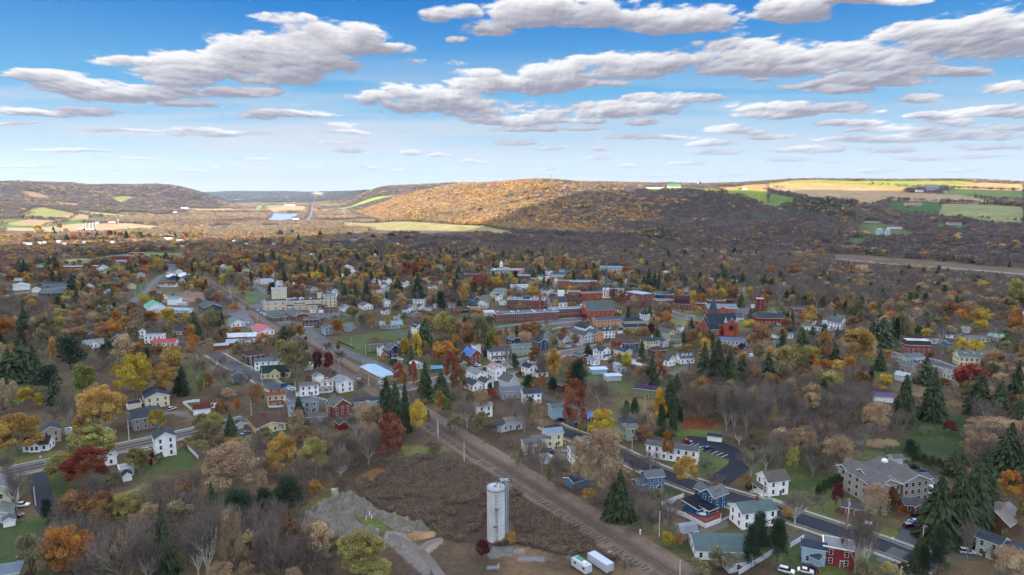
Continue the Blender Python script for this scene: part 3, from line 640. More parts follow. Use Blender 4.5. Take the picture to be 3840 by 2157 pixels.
def tree_at(x,y,h,w,k,parts=None,tone=None,hand=True):
 fam,nm,words=KD[k];d=math.hypot(x,y);lod='hi' if d<420 else 'mid'
 key=fam+'_'+lod
 if key not in TM:key=fam+'_'+('hi' if lod=='mid' else 'mid')
 vs=TM[key];crown,trunk=TR.choice(vs);rz=TR.uniform(0,6.28);z=ht(x,y)
 if parts is None:parts=d<800
 cm=leafmat(k if tone is None else k+tone,LC[k]if tone is None else tuple(c*(.75 if tone=='d' else 1.3)for c in LC[k]))
 s=(w,w*TR.uniform(.88,1.12),h)
 root=empty(nm,(x,y,z),rz);root.scale=s
 c=link('foliage' if fam!='bare' and fam!='brush' else 'twigs',crown,root);t=link('trunk' if fam not in('shrub','brush')else 'stems',trunk,root)
 c.material_slots[0].link='OBJECT';c.material_slots[0].material=cm
 if fam in('bare','brush'):
  bk=TR.choice(('9a9086','8a8076','b5aca2','7a7068'))
  t.material_slots[0].link='OBJECT';t.material_slots[0].material=mat('bark',bk)
 px,py,_=proj(x,y,z);_,pt,_=proj(x,y,z+h)
 TREES.append(dict(o=root,k=k,words=words,h=h,w=w,x=x,y=y,px=px,py=py,pt=pt,pw=w*FPX/max(1,d)))
 return root
def T(c,s):
 sc=CROPS[c][2]
 for it in s.split(';'):
  it=it.strip()
  if not it:continue
  a=it.split();xc,yt,yb,w=map(float,a[:4]);k=a[4][0];tone=a[4][1:]or None
  px,pyb=src(c,xc,yb);_,pyt=src(c,xc,yt)
  x,y,z=G(px,pyb);_,_,dep=proj(x,y,z);wm=w*sc*dep/FPX
  dp=math.atan2(H-z,math.hypot(x,y));h=(pyb-pyt)*dep/FPX
  h=max(h*.6,(h-.10*wm*math.sin(dp))/math.cos(dp))*1.08
  wm*={'bare':1.05,'brush':1.0,'spruce':1.0,'pine':.98,'column':.85,'shrub':.9}.get(KD[k][0],.86)
  if k in 'B':h=min(h,26)
  h=min(h,30);tree_at(x,y,max(h,1.2),wm,k,tone=tone)
T('N1','190 -140 245 480 G;930 -20 340 540 W;600 250 545 250 W;880 200 560 440 R;1380 190 420 230 W;2120 -60 330 380 L;2330 160 650 560 T;2200 300 640 300 T;170 330 805 280 B;2400 610 880 420 P;1290 650 960 330 W;1050 650 1000 300 U;700 620 830 170 U;1660 800 1447 260 E;700 1000 1480 480 O;1820 720 1050 320 K;1520 740 1000 260 T;330 1080 1500 380 K;1280 960 1600 650 B;2100 780 1500 500 B;2340 880 1500 260 T;760 800 1050 420 B;1750 420 700 420 S;1600 480 720 330 B;1900 640 1000 500 B;2500 780 1200 250 B;650 900 1150 300 B;1500 1050 1600 400 B;2230 1340 1600 340 T;1890 100 160 80 Y;1530 220 290 80 M;1600 230 330 90 L;1510 290 370 80 M;1450 250 420 120 L;520 1100 1500 260 T;2480 1350 1600 240 T;60 230 450 200 B;1130 420 560 200 L;2000 1000 1500 300 B')
T('N2','270 60 480 350 G;590 100 420 320 W;600 300 560 330 S;60 400 610 150 T;330 510 860 380 P;90 600 880 260 P;1360 -120 340 310 Q;1130 -60 340 400 B;850 230 470 290 B;860 430 620 240 Sd;1060 1090 1480 560 W;170 850 1400 350 B;400 1080 1447 450 S;320 1100 1500 300 B;2560 1030 1160 140 G;2280 1120 1290 200 M;700 1300 1500 200 S;1000 220 360 160 S;1780 90 190 240 Sd;1800 130 230 160 S;900 40 250 200 L;1250 260 340 160 S;60 1000 1447 250 B;530 960 1100 180 S;1150 -60 200 200 T;1000 100 260 200 L;520 20 100 80 G;450 -60 100 200 L;550 1150 1400 240 S;240 1250 1500 260 B;1200 1300 1500 400 W')
T('N3','430 200 520 230 B;900 50 700 460 T;720 120 640 300 T;1080 430 880 320 E;1000 560 880 200 E;770 590 700 160 G;1560 30 340 140 O;1740 280 550 260 G;1390 180 390 220 B;2040 430 590 260 S;1580 640 1000 330 B;1330 680 1000 300 B;1450 800 1010 220 S;1570 1030 1170 150 Y;1680 1040 1165 140 U;2480 880 1300 240 P;2400 1000 1400 200 P;2100 1180 1400 290 K;860 -80 75 250 Y;370 380 500 140 K;1850 1290 1420 180 K;1150 1290 1447 180 B;2280 -50 140 250 B;2400 170 460 280 B;2350 450 580 130 U;1160 770 900 80 O;170 100 380 190 B;300 90 420 200 B;1460 560 670 110 K;1000 -20 200 280 T;640 80 280 160 T;2540 130 420 200 B;1100 150 380 200 B;1230 250 430 200 Sd;470 500 600 140 S;650 530 620 140 S;60 190 350 130 K;1900 1320 1447 200 K;1950 260 400 170 S;850 650 800 180 S;1200 950 1040 160 S;650 930 1010 110 Sd;960 1210 1300 170 S;1060 1230 1330 120 Sd;1540 -60 30 200 E')
T('N4','330 0 350 330 T;700 80 460 380 T;620 180 490 250 B;240 190 430 140 W;270 610 935 310 B;200 780 880 140 G;690 540 790 140 M;1240 600 870 170 Ud;1060 560 930 270 T;870 780 1430 320 B;960 850 1430 250 B;90 930 1320 230 P;1700 500 1100 420 E;1900 380 1100 400 E;2130 230 830 430 E;2050 300 1000 350 E;2400 -50 500 480 E;2550 100 560 300 E;2420 430 760 280 O;1510 1050 1400 190 E;1700 1010 1447 250 P;1000 1290 1500 260 K;2000 900 1300 170 B;2130 20 300 370 T;1200 130 215 90 B;1480 225 345 88 C;1565 238 365 88 C;1640 258 385 86 C;1715 280 400 86 C;1785 300 420 86 C;500 540 690 80 C;560 500 650 80 C;612 470 620 78 C;660 450 600 76 C;705 440 580 74 C;1620 480 610 90 E;1050 -80 105 300 B;480 620 765 120 B;2450 1200 1500 400 T;2540 700 1040 150 W;1240 1350 1480 240 W;1420 100 290 160 P;1500 110 260 120 E;1860 220 440 200 E;1950 240 440 180 E;2200 560 900 260 E;100 -20 300 220 B;40 200 420 200 B;980 480 640 110 T;1330 760 860 90 O;2380 1000 1130 100 L;2300 1150 1420 250 S;870 330 430 130 Ed;2330 -120 150 420 T;1560 1180 1440 140 P;1350 1340 1480 160 P;1320 980 1010 60 S')
T('M1','290 150 760 330 E;130 380 800 300 E;480 400 800 230 E;680 260 590 135 G;890 240 620 420 P;620 590 900 400 P;700 700 1060 260 E;330 860 1080 200 Y;490 930 1100 150 Y;1070 600 1000 300 A;1700 480 1030 470 Y;2170 350 700 330 G;2080 600 970 380 G;2270 620 900 200 E;1290 870 1430 600 G;870 880 1345 330 B;1980 1150 1400 250 Y;1560 220 560 300 T;1310 330 520 150 P;1240 510 760 300 S;1480 750 900 150 L;1000 110 300 230 U;1300 100 300 280 U;1430 20 250 230 O;1680 80 300 220 L;110 0 260 200 O;280 -60 250 200 E;720 0 250 200 W;2370 100 260 130 O;550 150 500 220 L;450 250 560 200 B;1930 330 500 250 U;2520 760 960 130 A;2480 500 800 220 B;2500 330 560 260 B;50 800 1250 220 T;170 780 1000 160 T;2530 1200 1447 200 L;1400 230 340 60 B;180 300 420 60 G;2300 600 950 140 Ed;700 1050 1300 250 B;1230 800 1000 220 T;340 150 300 90 Q;60 300 600 200 T;1100 740 950 120 A;1850 390 480 80 E;1000 1250 1500 200 G')
T('M2','90 -120 220 190 L;220 0 200 130 E;400 85 170 130 O;1000 80 300 260 E;1080 60 280 200 L;1190 70 240 150 G;960 260 430 140 W;1100 270 450 160 W;1150 300 745 400 L;1420 420 680 140 M;1560 430 670 130 M;660 825 1145 240 U;60 700 910 140 O;1560 260 430 210 S;1710 380 540 190 S;1680 280 400 80 U;1670 10 195 150 O;2250 430 520 110 O;2520 240 510 150 Y;2290 750 1320 300 E;2400 820 1350 240 E;2520 800 1400 180 E;985 665 735 85 M;1190 980 1300 190 E;1160 1140 1460 230 T;2000 1060 1447 420 T;1900 1150 1460 300 B;2150 1100 1447 300 T;2440 560 820 200 Q;2500 680 850 120 O;2350 1310 1520 340 Q;120 1190 1447 290 W;330 1190 1447 170 E;230 560 900 250 B;480 620 920 280 B;1950 700 960 180 B;2300 10 110 80 G;420 280 510 180 L;560 220 380 130 T;1080 720 795 170 K;1250 370 600 300 B;400 1000 1170 150 O;230 1020 1260 200 U;1480 1200 1470 280 B;1560 950 1020 160 Sd;480 200 380 140 B;650 230 400 140 B;100 450 700 200 B;2240 60 130 60 G;2500 60 110 70 Y;170 190 290 80 O;250 170 270 70 U;1300 700 760 90 S;1000 740 800 110 S;1270 210 260 50 P;1620 640 720 70 Sd;990 1030 1090 60 Q;2380 490 560 180 C;300 860 1000 220 T;60 230 380 130 T;2100 20 120 200 B')
T('M3','90 190 520 200 Y;200 0 350 320 E;150 60 350 200 E;430 -80 250 330 W;520 60 230 160 Y;160 350 490 160 U;430 280 570 400 O;530 440 860 230 Q;730 50 370 280 U;580 200 380 150 O;730 150 360 180 O;900 -20 400 280 L;1060 200 400 170 O;1000 120 400 250 A;1220 80 260 100 I;1480 60 275 270 U;1560 30 260 200 U;200 550 960 210 E;400 650 1010 320 E;110 1060 1450 260 Y;380 920 1190 150 G;470 990 1210 160 A;1810 400 780 240 G;1570 330 620 180 Ud;1660 400 620 120 S;1240 600 675 75 M;1390 650 715 60 M;1350 520 595 80 M;935 600 660 70 M;1800 740 930 170 P;1490 700 890 190 P;2100 540 940 310 P;2070 820 1430 390 Q;2420 1150 1460 360 Y;1030 870 1015 170 R;900 880 1220 260 T;1240 350 690 140 B;1650 450 770 160 B;1440 950 1420 280 B;1600 1040 1420 220 T;1260 950 1210 260 B;2240 290 440 150 E;2080 180 350 120 U;1800 180 310 90 B;2380 730 1110 270 B;720 1020 1360 270 B;560 1200 1410 250 L;2000 480 720 200 T;1860 920 1030 100 L;620 630 940 230 Ud;1120 500 580 100 S;2530 480 580 120 L;1930 290 380 70 G;2390 270 330 80 O;1350 90 250 90 P;760 930 1130 150 L;1050 1060 1170 60 A;1480 830 1000 150 S;900 1180 1420 280 L;650 1000 1300 240 B;60 900 1200 220 B;40 550 820 160 Q;80 730 900 80 O;240 1150 1350 60 L;1050 1240 1420 200 S;2150 1290 1430 90 G;720 580 640 80 K;2420 580 650 180 K;1560 780 900 200 U;1030 520 590 70 K;1980 460 600 60 O')
T('M4','990 150 360 190 U;1060 180 350 120 G;1130 140 310 110 Ud;1220 230 310 110 W;340 240 510 140 E;470 480 810 190 E;150 430 660 170 Y;380 600 790 210 L;300 620 770 120 O;1120 300 770 260 E;1290 280 860 290 E;1440 370 860 260 E;1610 450 790 220 E;1230 420 850 200 E;970 660 810 110 G;1050 690 810 90 T;1170 590 860 110 B;560 880 1320 250 Z;590 1090 1447 120 C;740 1010 1385 110 E;820 1120 1370 90 C;700 780 1200 260 E;250 1000 1250 130 C;150 1030 1260 100 C;1650 740 1447 420 B;1500 760 1440 260 B;1400 790 1420 260 B;1900 900 1447 270 B;2250 900 1390 290 B;2100 850 1380 240 B;1830 70 360 310 U;1740 180 340 170 G;1800 290 540 200 L;2230 350 620 440 W;2420 330 570 220 W;2080 370 600 200 W;2110 530 850 330 L;2200 530 700 240 U;2330 620 830 140 U;1920 420 820 220 E;2110 130 360 130 E;2350 90 360 250 E;2480 80 330 160 E;600 600 760 140 Q;780 680 890 160 E;1060 820 1160 250 S;1000 1000 1250 160 S;880 850 1250 220 S;2500 730 920 150 W;130 1050 1410 150 B;330 1140 1450 200 B;440 1170 1460 180 T;2520 500 700 120 O;1900 800 1200 200 B;960 560 700 130 B;300 480 560 90 U;930 310 390 160 G;460 50 170 110 M;330 90 190 130 G;540 130 230 80 C;2300 1380 1500 250 T;2470 1150 1400 200 B;560 400 700 130 U;1600 300 400 110 M;980 350 490 120 B;2170 0 160 110 U;1680 210 330 60 L;700 250 330 120 K;1200 1100 1300 200 S;60 430 640 110 L')
T('M5','480 140 560 470 G;330 300 560 240 T;600 240 500 260 T;760 20 330 320 E;660 0 300 160 E;960 0 300 100 Pd;1080 0 300 130 L;60 150 600 200 U;150 250 530 240 E;80 500 690 170 O;240 510 730 200 G;380 480 720 190 O;160 670 920 340 W;550 700 890 290 L;760 380 630 220 E;820 700 880 270 Y;1330 470 800 320 E;1060 720 1280 290 E;1410 640 1250 360 E;1760 240 430 170 Y;2210 420 640 330 U;1870 570 960 480 R;2150 550 730 250 W;2000 680 1200 340 E;2250 760 1250 340 E;2450 480 1200 250 E;2480 1000 1400 250 E;700 1050 1447 400 T;330 920 1320 290 B;460 920 1250 150 B;100 850 1300 340 B;2030 1240 1500 420 T;2350 1250 1500 330 T;1640 1280 1430 200 M;1520 50 310 250 B;1200 0 160 120 B;2190 200 410 200 B;2030 0 130 220 Y;2450 0 200 180 O;130 1310 1450 330 T;900 1100 1300 170 S;1560 400 560 180 B;1450 300 460 120 B;1400 390 470 100 U;930 450 760 130 B;2350 340 520 160 B;1120 1290 1420 160 S;1650 80 190 180 T;560 560 700 160 S;40 1100 1320 150 B;1880 1180 1350 180 S;2350 180 350 250 E;1800 700 950 160 U;2160 560 820 200 Ld;2530 700 1000 200 E;1750 150 260 160 B;1330 1330 1447 200 B;1240 80 220 150 C;590 880 1010 140 S;2420 850 960 90 W')
T('T1','720 490 640 110 M;630 410 620 200 E;310 450 670 200 E;250 470 640 120 E;920 640 930 180 E;990 560 670 150 G;920 550 650 120 O;1180 590 730 180 U;1120 500 600 130 U;830 570 680 130 O;330 610 710 110 O;250 560 670 90 U;1090 620 700 60 Y;1310 440 530 110 E;1420 540 690 150 W;1470 530 650 150 Y;1580 590 730 180 L;1660 500 700 110 E;1710 480 640 80 E;1810 450 590 120 R;1970 440 630 160 Y;2070 380 530 70 E;2120 390 530 60 E;2165 400 530 60 E;2270 430 570 110 U;2270 520 600 120 O;2460 490 610 80 Y;1780 660 770 60 O;1540 720 830 150 G;1360 740 910 270 L;1790 890 1020 110 Y;840 920 1070 180 Y;650 1020 1140 210 W;780 1080 1260 260 W;920 1110 1290 170 O;760 1180 1360 170 Y;1030 1170 1340 150 U;1000 1310 1460 230 U;320 1070 1360 190 E;110 1170 1450 200 O;560 1150 1447 260 L;460 1200 1447 180 B;1070 870 1170 190 T;980 820 1110 120 E;620 920 1060 120 E;1480 1110 1390 160 O;1410 1250 1420 140 U;1680 1120 1290 140 O;1880 1110 1310 200 U;2120 1070 1310 210 Y;1250 960 1150 200 L;2450 1150 1370 150 E;1960 1020 1080 60 U;2050 280 360 80 R;750 1060 1180 100 U;1200 690 770 70 E;440 300 400 160 L;1750 1000 1120 150 L;1560 860 1000 180 T;2400 600 700 110 U;2230 640 760 40 C;2340 690 780 25 C;2320 740 830 25 C;2520 600 720 110 L;1850 640 720 70 O;560 650 770 150 S;1350 960 1100 150 L;200 1000 1140 170 S;440 1010 1130 180 U;60 1050 1200 160 B;1240 740 830 120 S')
T('T1','1110 115 180 90 R;1380 85 165 100 R;1510 105 190 90 R;1660 90 160 100 Y;1220 90 200 60 E;1450 80 190 60 E;550 150 220 70 O;630 140 230 100 G;100 140 220 160 Y;230 140 210 110 O;2510 90 190 100 Y;2430 120 230 100 G;1980 160 230 90 O;2330 110 220 80 O;840 130 220 90 E;690 80 160 100 E;450 180 270 50 E;750 0 70 70 U;480 20 120 120 G;1590 80 210 100 E;1870 120 210 150 E;830 60 140 90 G;920 130 210 110 O;670 30 80 35 E;60 100 140 40 E;150 170 230 80 E;350 120 210 120 U;500 70 150 120 G;1010 90 190 50 E;2140 100 180 80 E;2380 190 260 60 E;2200 100 180 60 E;1750 100 200 130 L;2260 130 220 70 T;690 150 240 50 E')
T('T2','430 460 610 110 M;390 320 440 160 O;530 380 480 130 Y;740 290 470 110 E;860 270 460 110 E;950 370 590 110 E;1270 330 460 150 T;1390 540 710 190 Y;510 530 650 150 W;820 460 620 140 O;760 500 620 70 G;990 590 680 80 Y;1230 600 800 200 U;850 680 865 160 P;1050 430 680 120 B;330 550 860 260 B;210 600 740 80 Y;1590 160 280 90 E;1290 430 610 120 E;1400 400 600 110 E;1470 430 630 110 E;1560 450 660 120 E;1700 390 510 110 U;1990 560 710 130 O;1900 540 690 130 U;2070 410 510 80 O;2300 470 660 150 E;2540 430 650 110 R;1760 690 890 130 E;1900 680 960 110 E;2040 660 950 190 E;2430 620 860 190 E;2470 820 960 180 T;1850 970 1130 220 L;1900 990 1110 120 U;2300 1080 1250 90 G;1670 1150 1325 150 O;1190 1210 1380 130 G;1020 1220 1410 220 E;400 1230 1320 130 O;100 1030 1340 240 L;230 1030 1330 120 E;1730 840 1010 150 S;2040 1040 1210 150 B;2350 740 970 150 B;1970 120 230 60 U;1430 90 170 130 R;1820 40 120 120 R;2350 60 150 120 M;2540 90 170 100 M;2400 200 320 110 O;2300 200 320 90 W;1740 250 340 170 Y;1820 270 370 120 Y;1640 350 440 70 Y;1180 60 200 110 E;1060 40 130 150 L;950 10 110 160 E;1100 0 100 120 E;800 140 240 60 E;330 60 120 70 O;1450 20 130 110 E;2110 60 160 140 E;2040 180 250 80 O;2450 340 490 90 U;1620 500 650 60 O;1930 420 530 50 O;1060 100 210 110 Y;650 170 250 70 O;980 110 230 50 E;740 100 210 90 R;840 70 150 110 L;1230 150 220 50 O;1460 250 350 110 G;1530 240 330 100 Y;1600 260 350 120 W;1850 220 290 80 U;1950 190 280 120 W;2060 180 260 70 U;2100 160 240 60 G;1900 270 350 90 L;1170 310 400 90 O;1100 350 470 130 G;1200 330 440 110 L;1380 380 480 100 W;1480 400 480 80 G;2010 270 400 130 L;1830 300 400 100 G;2480 200 280 80 G;2480 260 360 90 E;600 440 560 40 S;250 380 480 150 U;140 380 480 120 G;210 300 430 70 G;20 320 460 50 E;560 320 450 120 U;690 520 610 80 Y;2200 500 640 80 T;2180 550 650 70 Y;2030 460 650 70 E;1960 580 760 90 T;890 550 640 50 O;1650 540 680 90 G;1700 490 640 70 E;1770 480 560 60 O;1140 600 660 40 Y;1930 460 540 40 G;1110 1090 1200 150 S;2130 850 990 100 U;2410 930 1080 120 S;1970 1080 1210 120 L;1700 930 1060 100 B;1560 1010 1080 90 S;1480 930 1030 160 Sd')
T('T3','90 200 440 150 R;200 130 330 200 O;440 20 120 120 O;580 70 290 150 G;360 220 330 80 Y;130 350 730 280 E;580 340 530 190 U;540 420 560 110 L;740 220 450 120 E;620 240 410 110 E;560 250 400 90 E;440 290 450 120 E;1040 400 650 310 R;1320 400 600 220 Y;1190 330 430 150 Y;820 530 870 170 G;700 600 910 200 B;350 580 830 180 T;470 640 940 180 P;1860 540 750 220 G;1590 650 750 110 L;1110 180 360 120 O;1590 310 440 120 M;1580 420 510 100 Y;1950 100 310 190 T;1500 150 270 120 W;2010 450 550 110 Y;2120 470 560 80 U;1860 440 520 70 U;1730 430 490 90 M;40 650 740 130 M;510 970 1210 330 W;800 450 540 110 Y;1450 470 620 130 L;1520 680 760 90 G;1880 680 770 120 G;940 180 330 110 T;860 120 210 100 U;1080 40 200 120 T;1330 60 240 150 L;1400 10 180 120 E;940 60 180 90 E;1620 20 200 180 L;1180 30 150 80 S;250 360 400 50 Y;1040 920 1010 60 E;970 1000 1190 330 L;1200 990 1250 160 L;560 1080 1330 120 Y;760 1110 1330 170 U;1720 580 720 60 E;1410 370 440 50 R;1650 640 740 90 U;680 460 600 120 S;2450 560 630 80 M;60 60 200 160 E;150 20 160 110 E;1790 650 740 70 Y;480 500 650 110 T;2370 350 410 60 O;1740 240 310 80 E;200 940 990 25 G;270 960 1010 25 E;130 940 1000 40 L')
T('T4','600 530 810 190 U;870 350 440 60 O;1030 180 510 180 E;1120 240 510 110 E;960 290 490 110 E;1180 240 500 70 E;920 50 220 90 Y;1000 60 250 100 E;1330 270 460 200 L;950 450 520 90 G;1030 450 530 120 G;1120 480 545 60 G;1250 370 490 100 G;1260 450 565 75 C;1370 470 545 45 C;1510 130 330 70 E;1930 220 350 60 G;2040 200 330 70 G;2160 70 180 90 G;2150 180 430 150 E;2220 200 430 100 L;2300 440 690 220 U;1700 520 610 150 Y;1930 500 640 160 O;2020 500 680 160 G;1640 570 700 110 T;1690 570 870 150 G;1790 770 870 120 Y;800 700 930 200 B;900 720 930 200 B;1010 620 910 200 B;1300 840 1110 200 O;1180 860 1100 170 U;1210 700 870 150 T;1070 1030 1200 120 M;910 1080 1200 130 G;840 1140 1190 40 M;1670 940 1210 130 Ed;1780 1070 1310 180 E;1560 1110 1300 140 E;1820 880 1050 190 B;1170 1130 1250 80 E;1940 1080 1260 65 E;240 620 740 160 U;300 1280 1370 100 O;240 210 420 200 L;130 230 400 100 G;2420 560 770 120 E;2480 230 410 90 U;1850 340 510 120 B;2560 780 950 90 E;1450 560 680 80 L;1510 520 640 100 U;1380 590 680 60 Q;1650 1160 1340 120 U;1300 560 700 80 S;730 310 480 60 T;800 200 290 70 Ed;1210 1060 1120 60 G;1940 60 180 110 O;210 80 190 60 T;480 70 150 50 G;300 560 690 60 B;700 740 900 120 B;1100 760 880 120 B;60 880 1000 110 M;1850 500 570 50 G')
T('T5','560 640 810 100 G;600 220 310 60 O;820 200 290 45 E;870 200 310 45 E;915 190 300 40 E;680 290 430 120 E;980 550 790 160 L;1000 600 780 110 E;1640 400 480 90 E;1740 400 490 110 M;1850 410 500 80 Y;2480 400 650 180 W;2550 450 640 120 W;2490 660 900 150 O;2160 650 840 170 Y;2100 690 840 130 G;1410 700 970 130 L;1500 760 960 90 T;1320 380 570 280 B;1400 590 710 120 W;1240 740 990 240 E;1340 720 900 60 Ed;1980 600 760 230 U;1870 590 760 170 U;1670 590 730 100 T;380 670 860 90 E;330 740 900 110 U;2100 350 490 170 E;760 600 700 90 T;980 380 460 80 G;1500 640 800 200 B;1620 700 900 120 B;1790 800 960 160 B;230 350 460 120 U;120 320 480 100 E;2300 720 1040 160 B;640 700 870 60 L;1100 690 800 130 S;1720 790 900 80 T;1200 580 720 80 E')
T('T5','110 100 260 160 B;300 130 330 200 B;450 120 260 160 T;720 160 300 180 B;60 420 560 180 B;270 430 600 160 B;460 400 620 190 B;620 460 640 190 B;760 430 620 160 B;860 430 640 150 B;1080 420 640 180 B;1060 250 400 200 T;1180 470 660 170 B;1560 300 470 200 B;1720 480 640 200 B;1280 260 400 150 B;1900 300 460 200 B;2100 500 650 200 B;2250 300 450 200 B;2400 350 500 200 B;2330 560 720 200 S;180 240 380 140 U;400 220 380 140 U;960 240 380 120 U')
# ------------------------------------------------------------------ buildings
WC=dict(white='e8e8e4',cream='cfc3a0',beige='b3a58c',tan='a48e6c',grey='8e9296',lgrey='b5b8ba',navy='1f3a5c',deepblue='1c4c6c',blue='566f8a',lblue='8fa9b8',green='6f7a55',lgreen='a9b58a',yellow='c9bf86',brick='7d3d2c',red='7c1f20',obrick='a4482c',brown='5a3d2c',dbrown='3e2c24',teal='2f5a5c',peach='c08e66',stone='a39c8c',pgreen='a9b8ac',orange='a8703a',ggreen='8b9a8c',taupe='8a8078')
HOUSES=[]
_WIN={}
def winmesh(w,h,trim='d8d8d4'):
 k=(round(w,1),round(h,1),trim)
 if k not in _WIN:
  mb=MB();t=.11;mb.box(-w/2-t,w/2+t,-.05,.05,-t,h+t,0);mb.box(-w/2,w/2,.05,.07,.0,h*.48,1);mb.box(-w/2,w/2,.05,.07,h*.53,h,1)
  _WIN[k]=mb.mesh('window',[mat('paint',trim),mat('glass','20262e')])
 return _WIN[k]
def doormesh(c='5a3a2a'):
 k=('door',c)
 if k not in _WIN:
  mb=MB();mb.box(-.6,.6,-.05,.05,0,2.3,0);mb.box(-.46,.46,.05,.08,0,2.1,1);_WIN[k]=mb.mesh('door',[mat('paint',WHITE),mat('paint',c)])
 return _WIN[k]
def put(name,me,root,x,y,z,ang):return link(name,me,root,(x,y,z),ang)
def face_windows(root,W,D,z0,st,o,camdir,allsides,n=None,ww=.95,wh=1.5,sh=2.8,skip=(),trim='d8d8d4',sill=.9,cap=40):
 me=winmesh(ww,wh,trim)
 for s in(0,1,2,3):
  nx,ny=((0,-1),(1,0),(0,1),(-1,0))[s]
  if nx*camdir[0]+ny*camdir[1]<0.05 and not allsides:continue
  if s in skip:continue
  Ls=W if s in(0,2)else D;k=n if n else max(1,int((Ls-.8)/2.7));k=min(k,16)
  for f in range(st):
   for i in range(k):
    t=-Ls/2+Ls*(i+.5)/k;z=z0+f*sh+sill
    x,y=(o[0]+(t if s in(0,2)else nx*(W/2+.01)),o[1]+(t if s in(1,3)else ny*(D/2+.01)))
    put('window',me,root,x,y,z,(math.pi,-math.pi/2,0,math.pi/2)[s])
def wallmat(w):
 k='siding';
 if w[:2]=='b:':k='brick';w=w[2:]
 elif w[:2]=='s:':k='stone';w=w[2:]
 elif w[:2]=='w:':k='wood';w=w[2:]
 elif w in('brick','obrick'):k='brick'
 elif w=='stone':k='stone'
 return mat(k,WC.get(w,w))
def roofmat(r):
 if r[:2]=='m:':return mat('metal',r[2:])
 if r[:2]=='r:':return mat('rust',r[2:])
 return mat('shingle',r)
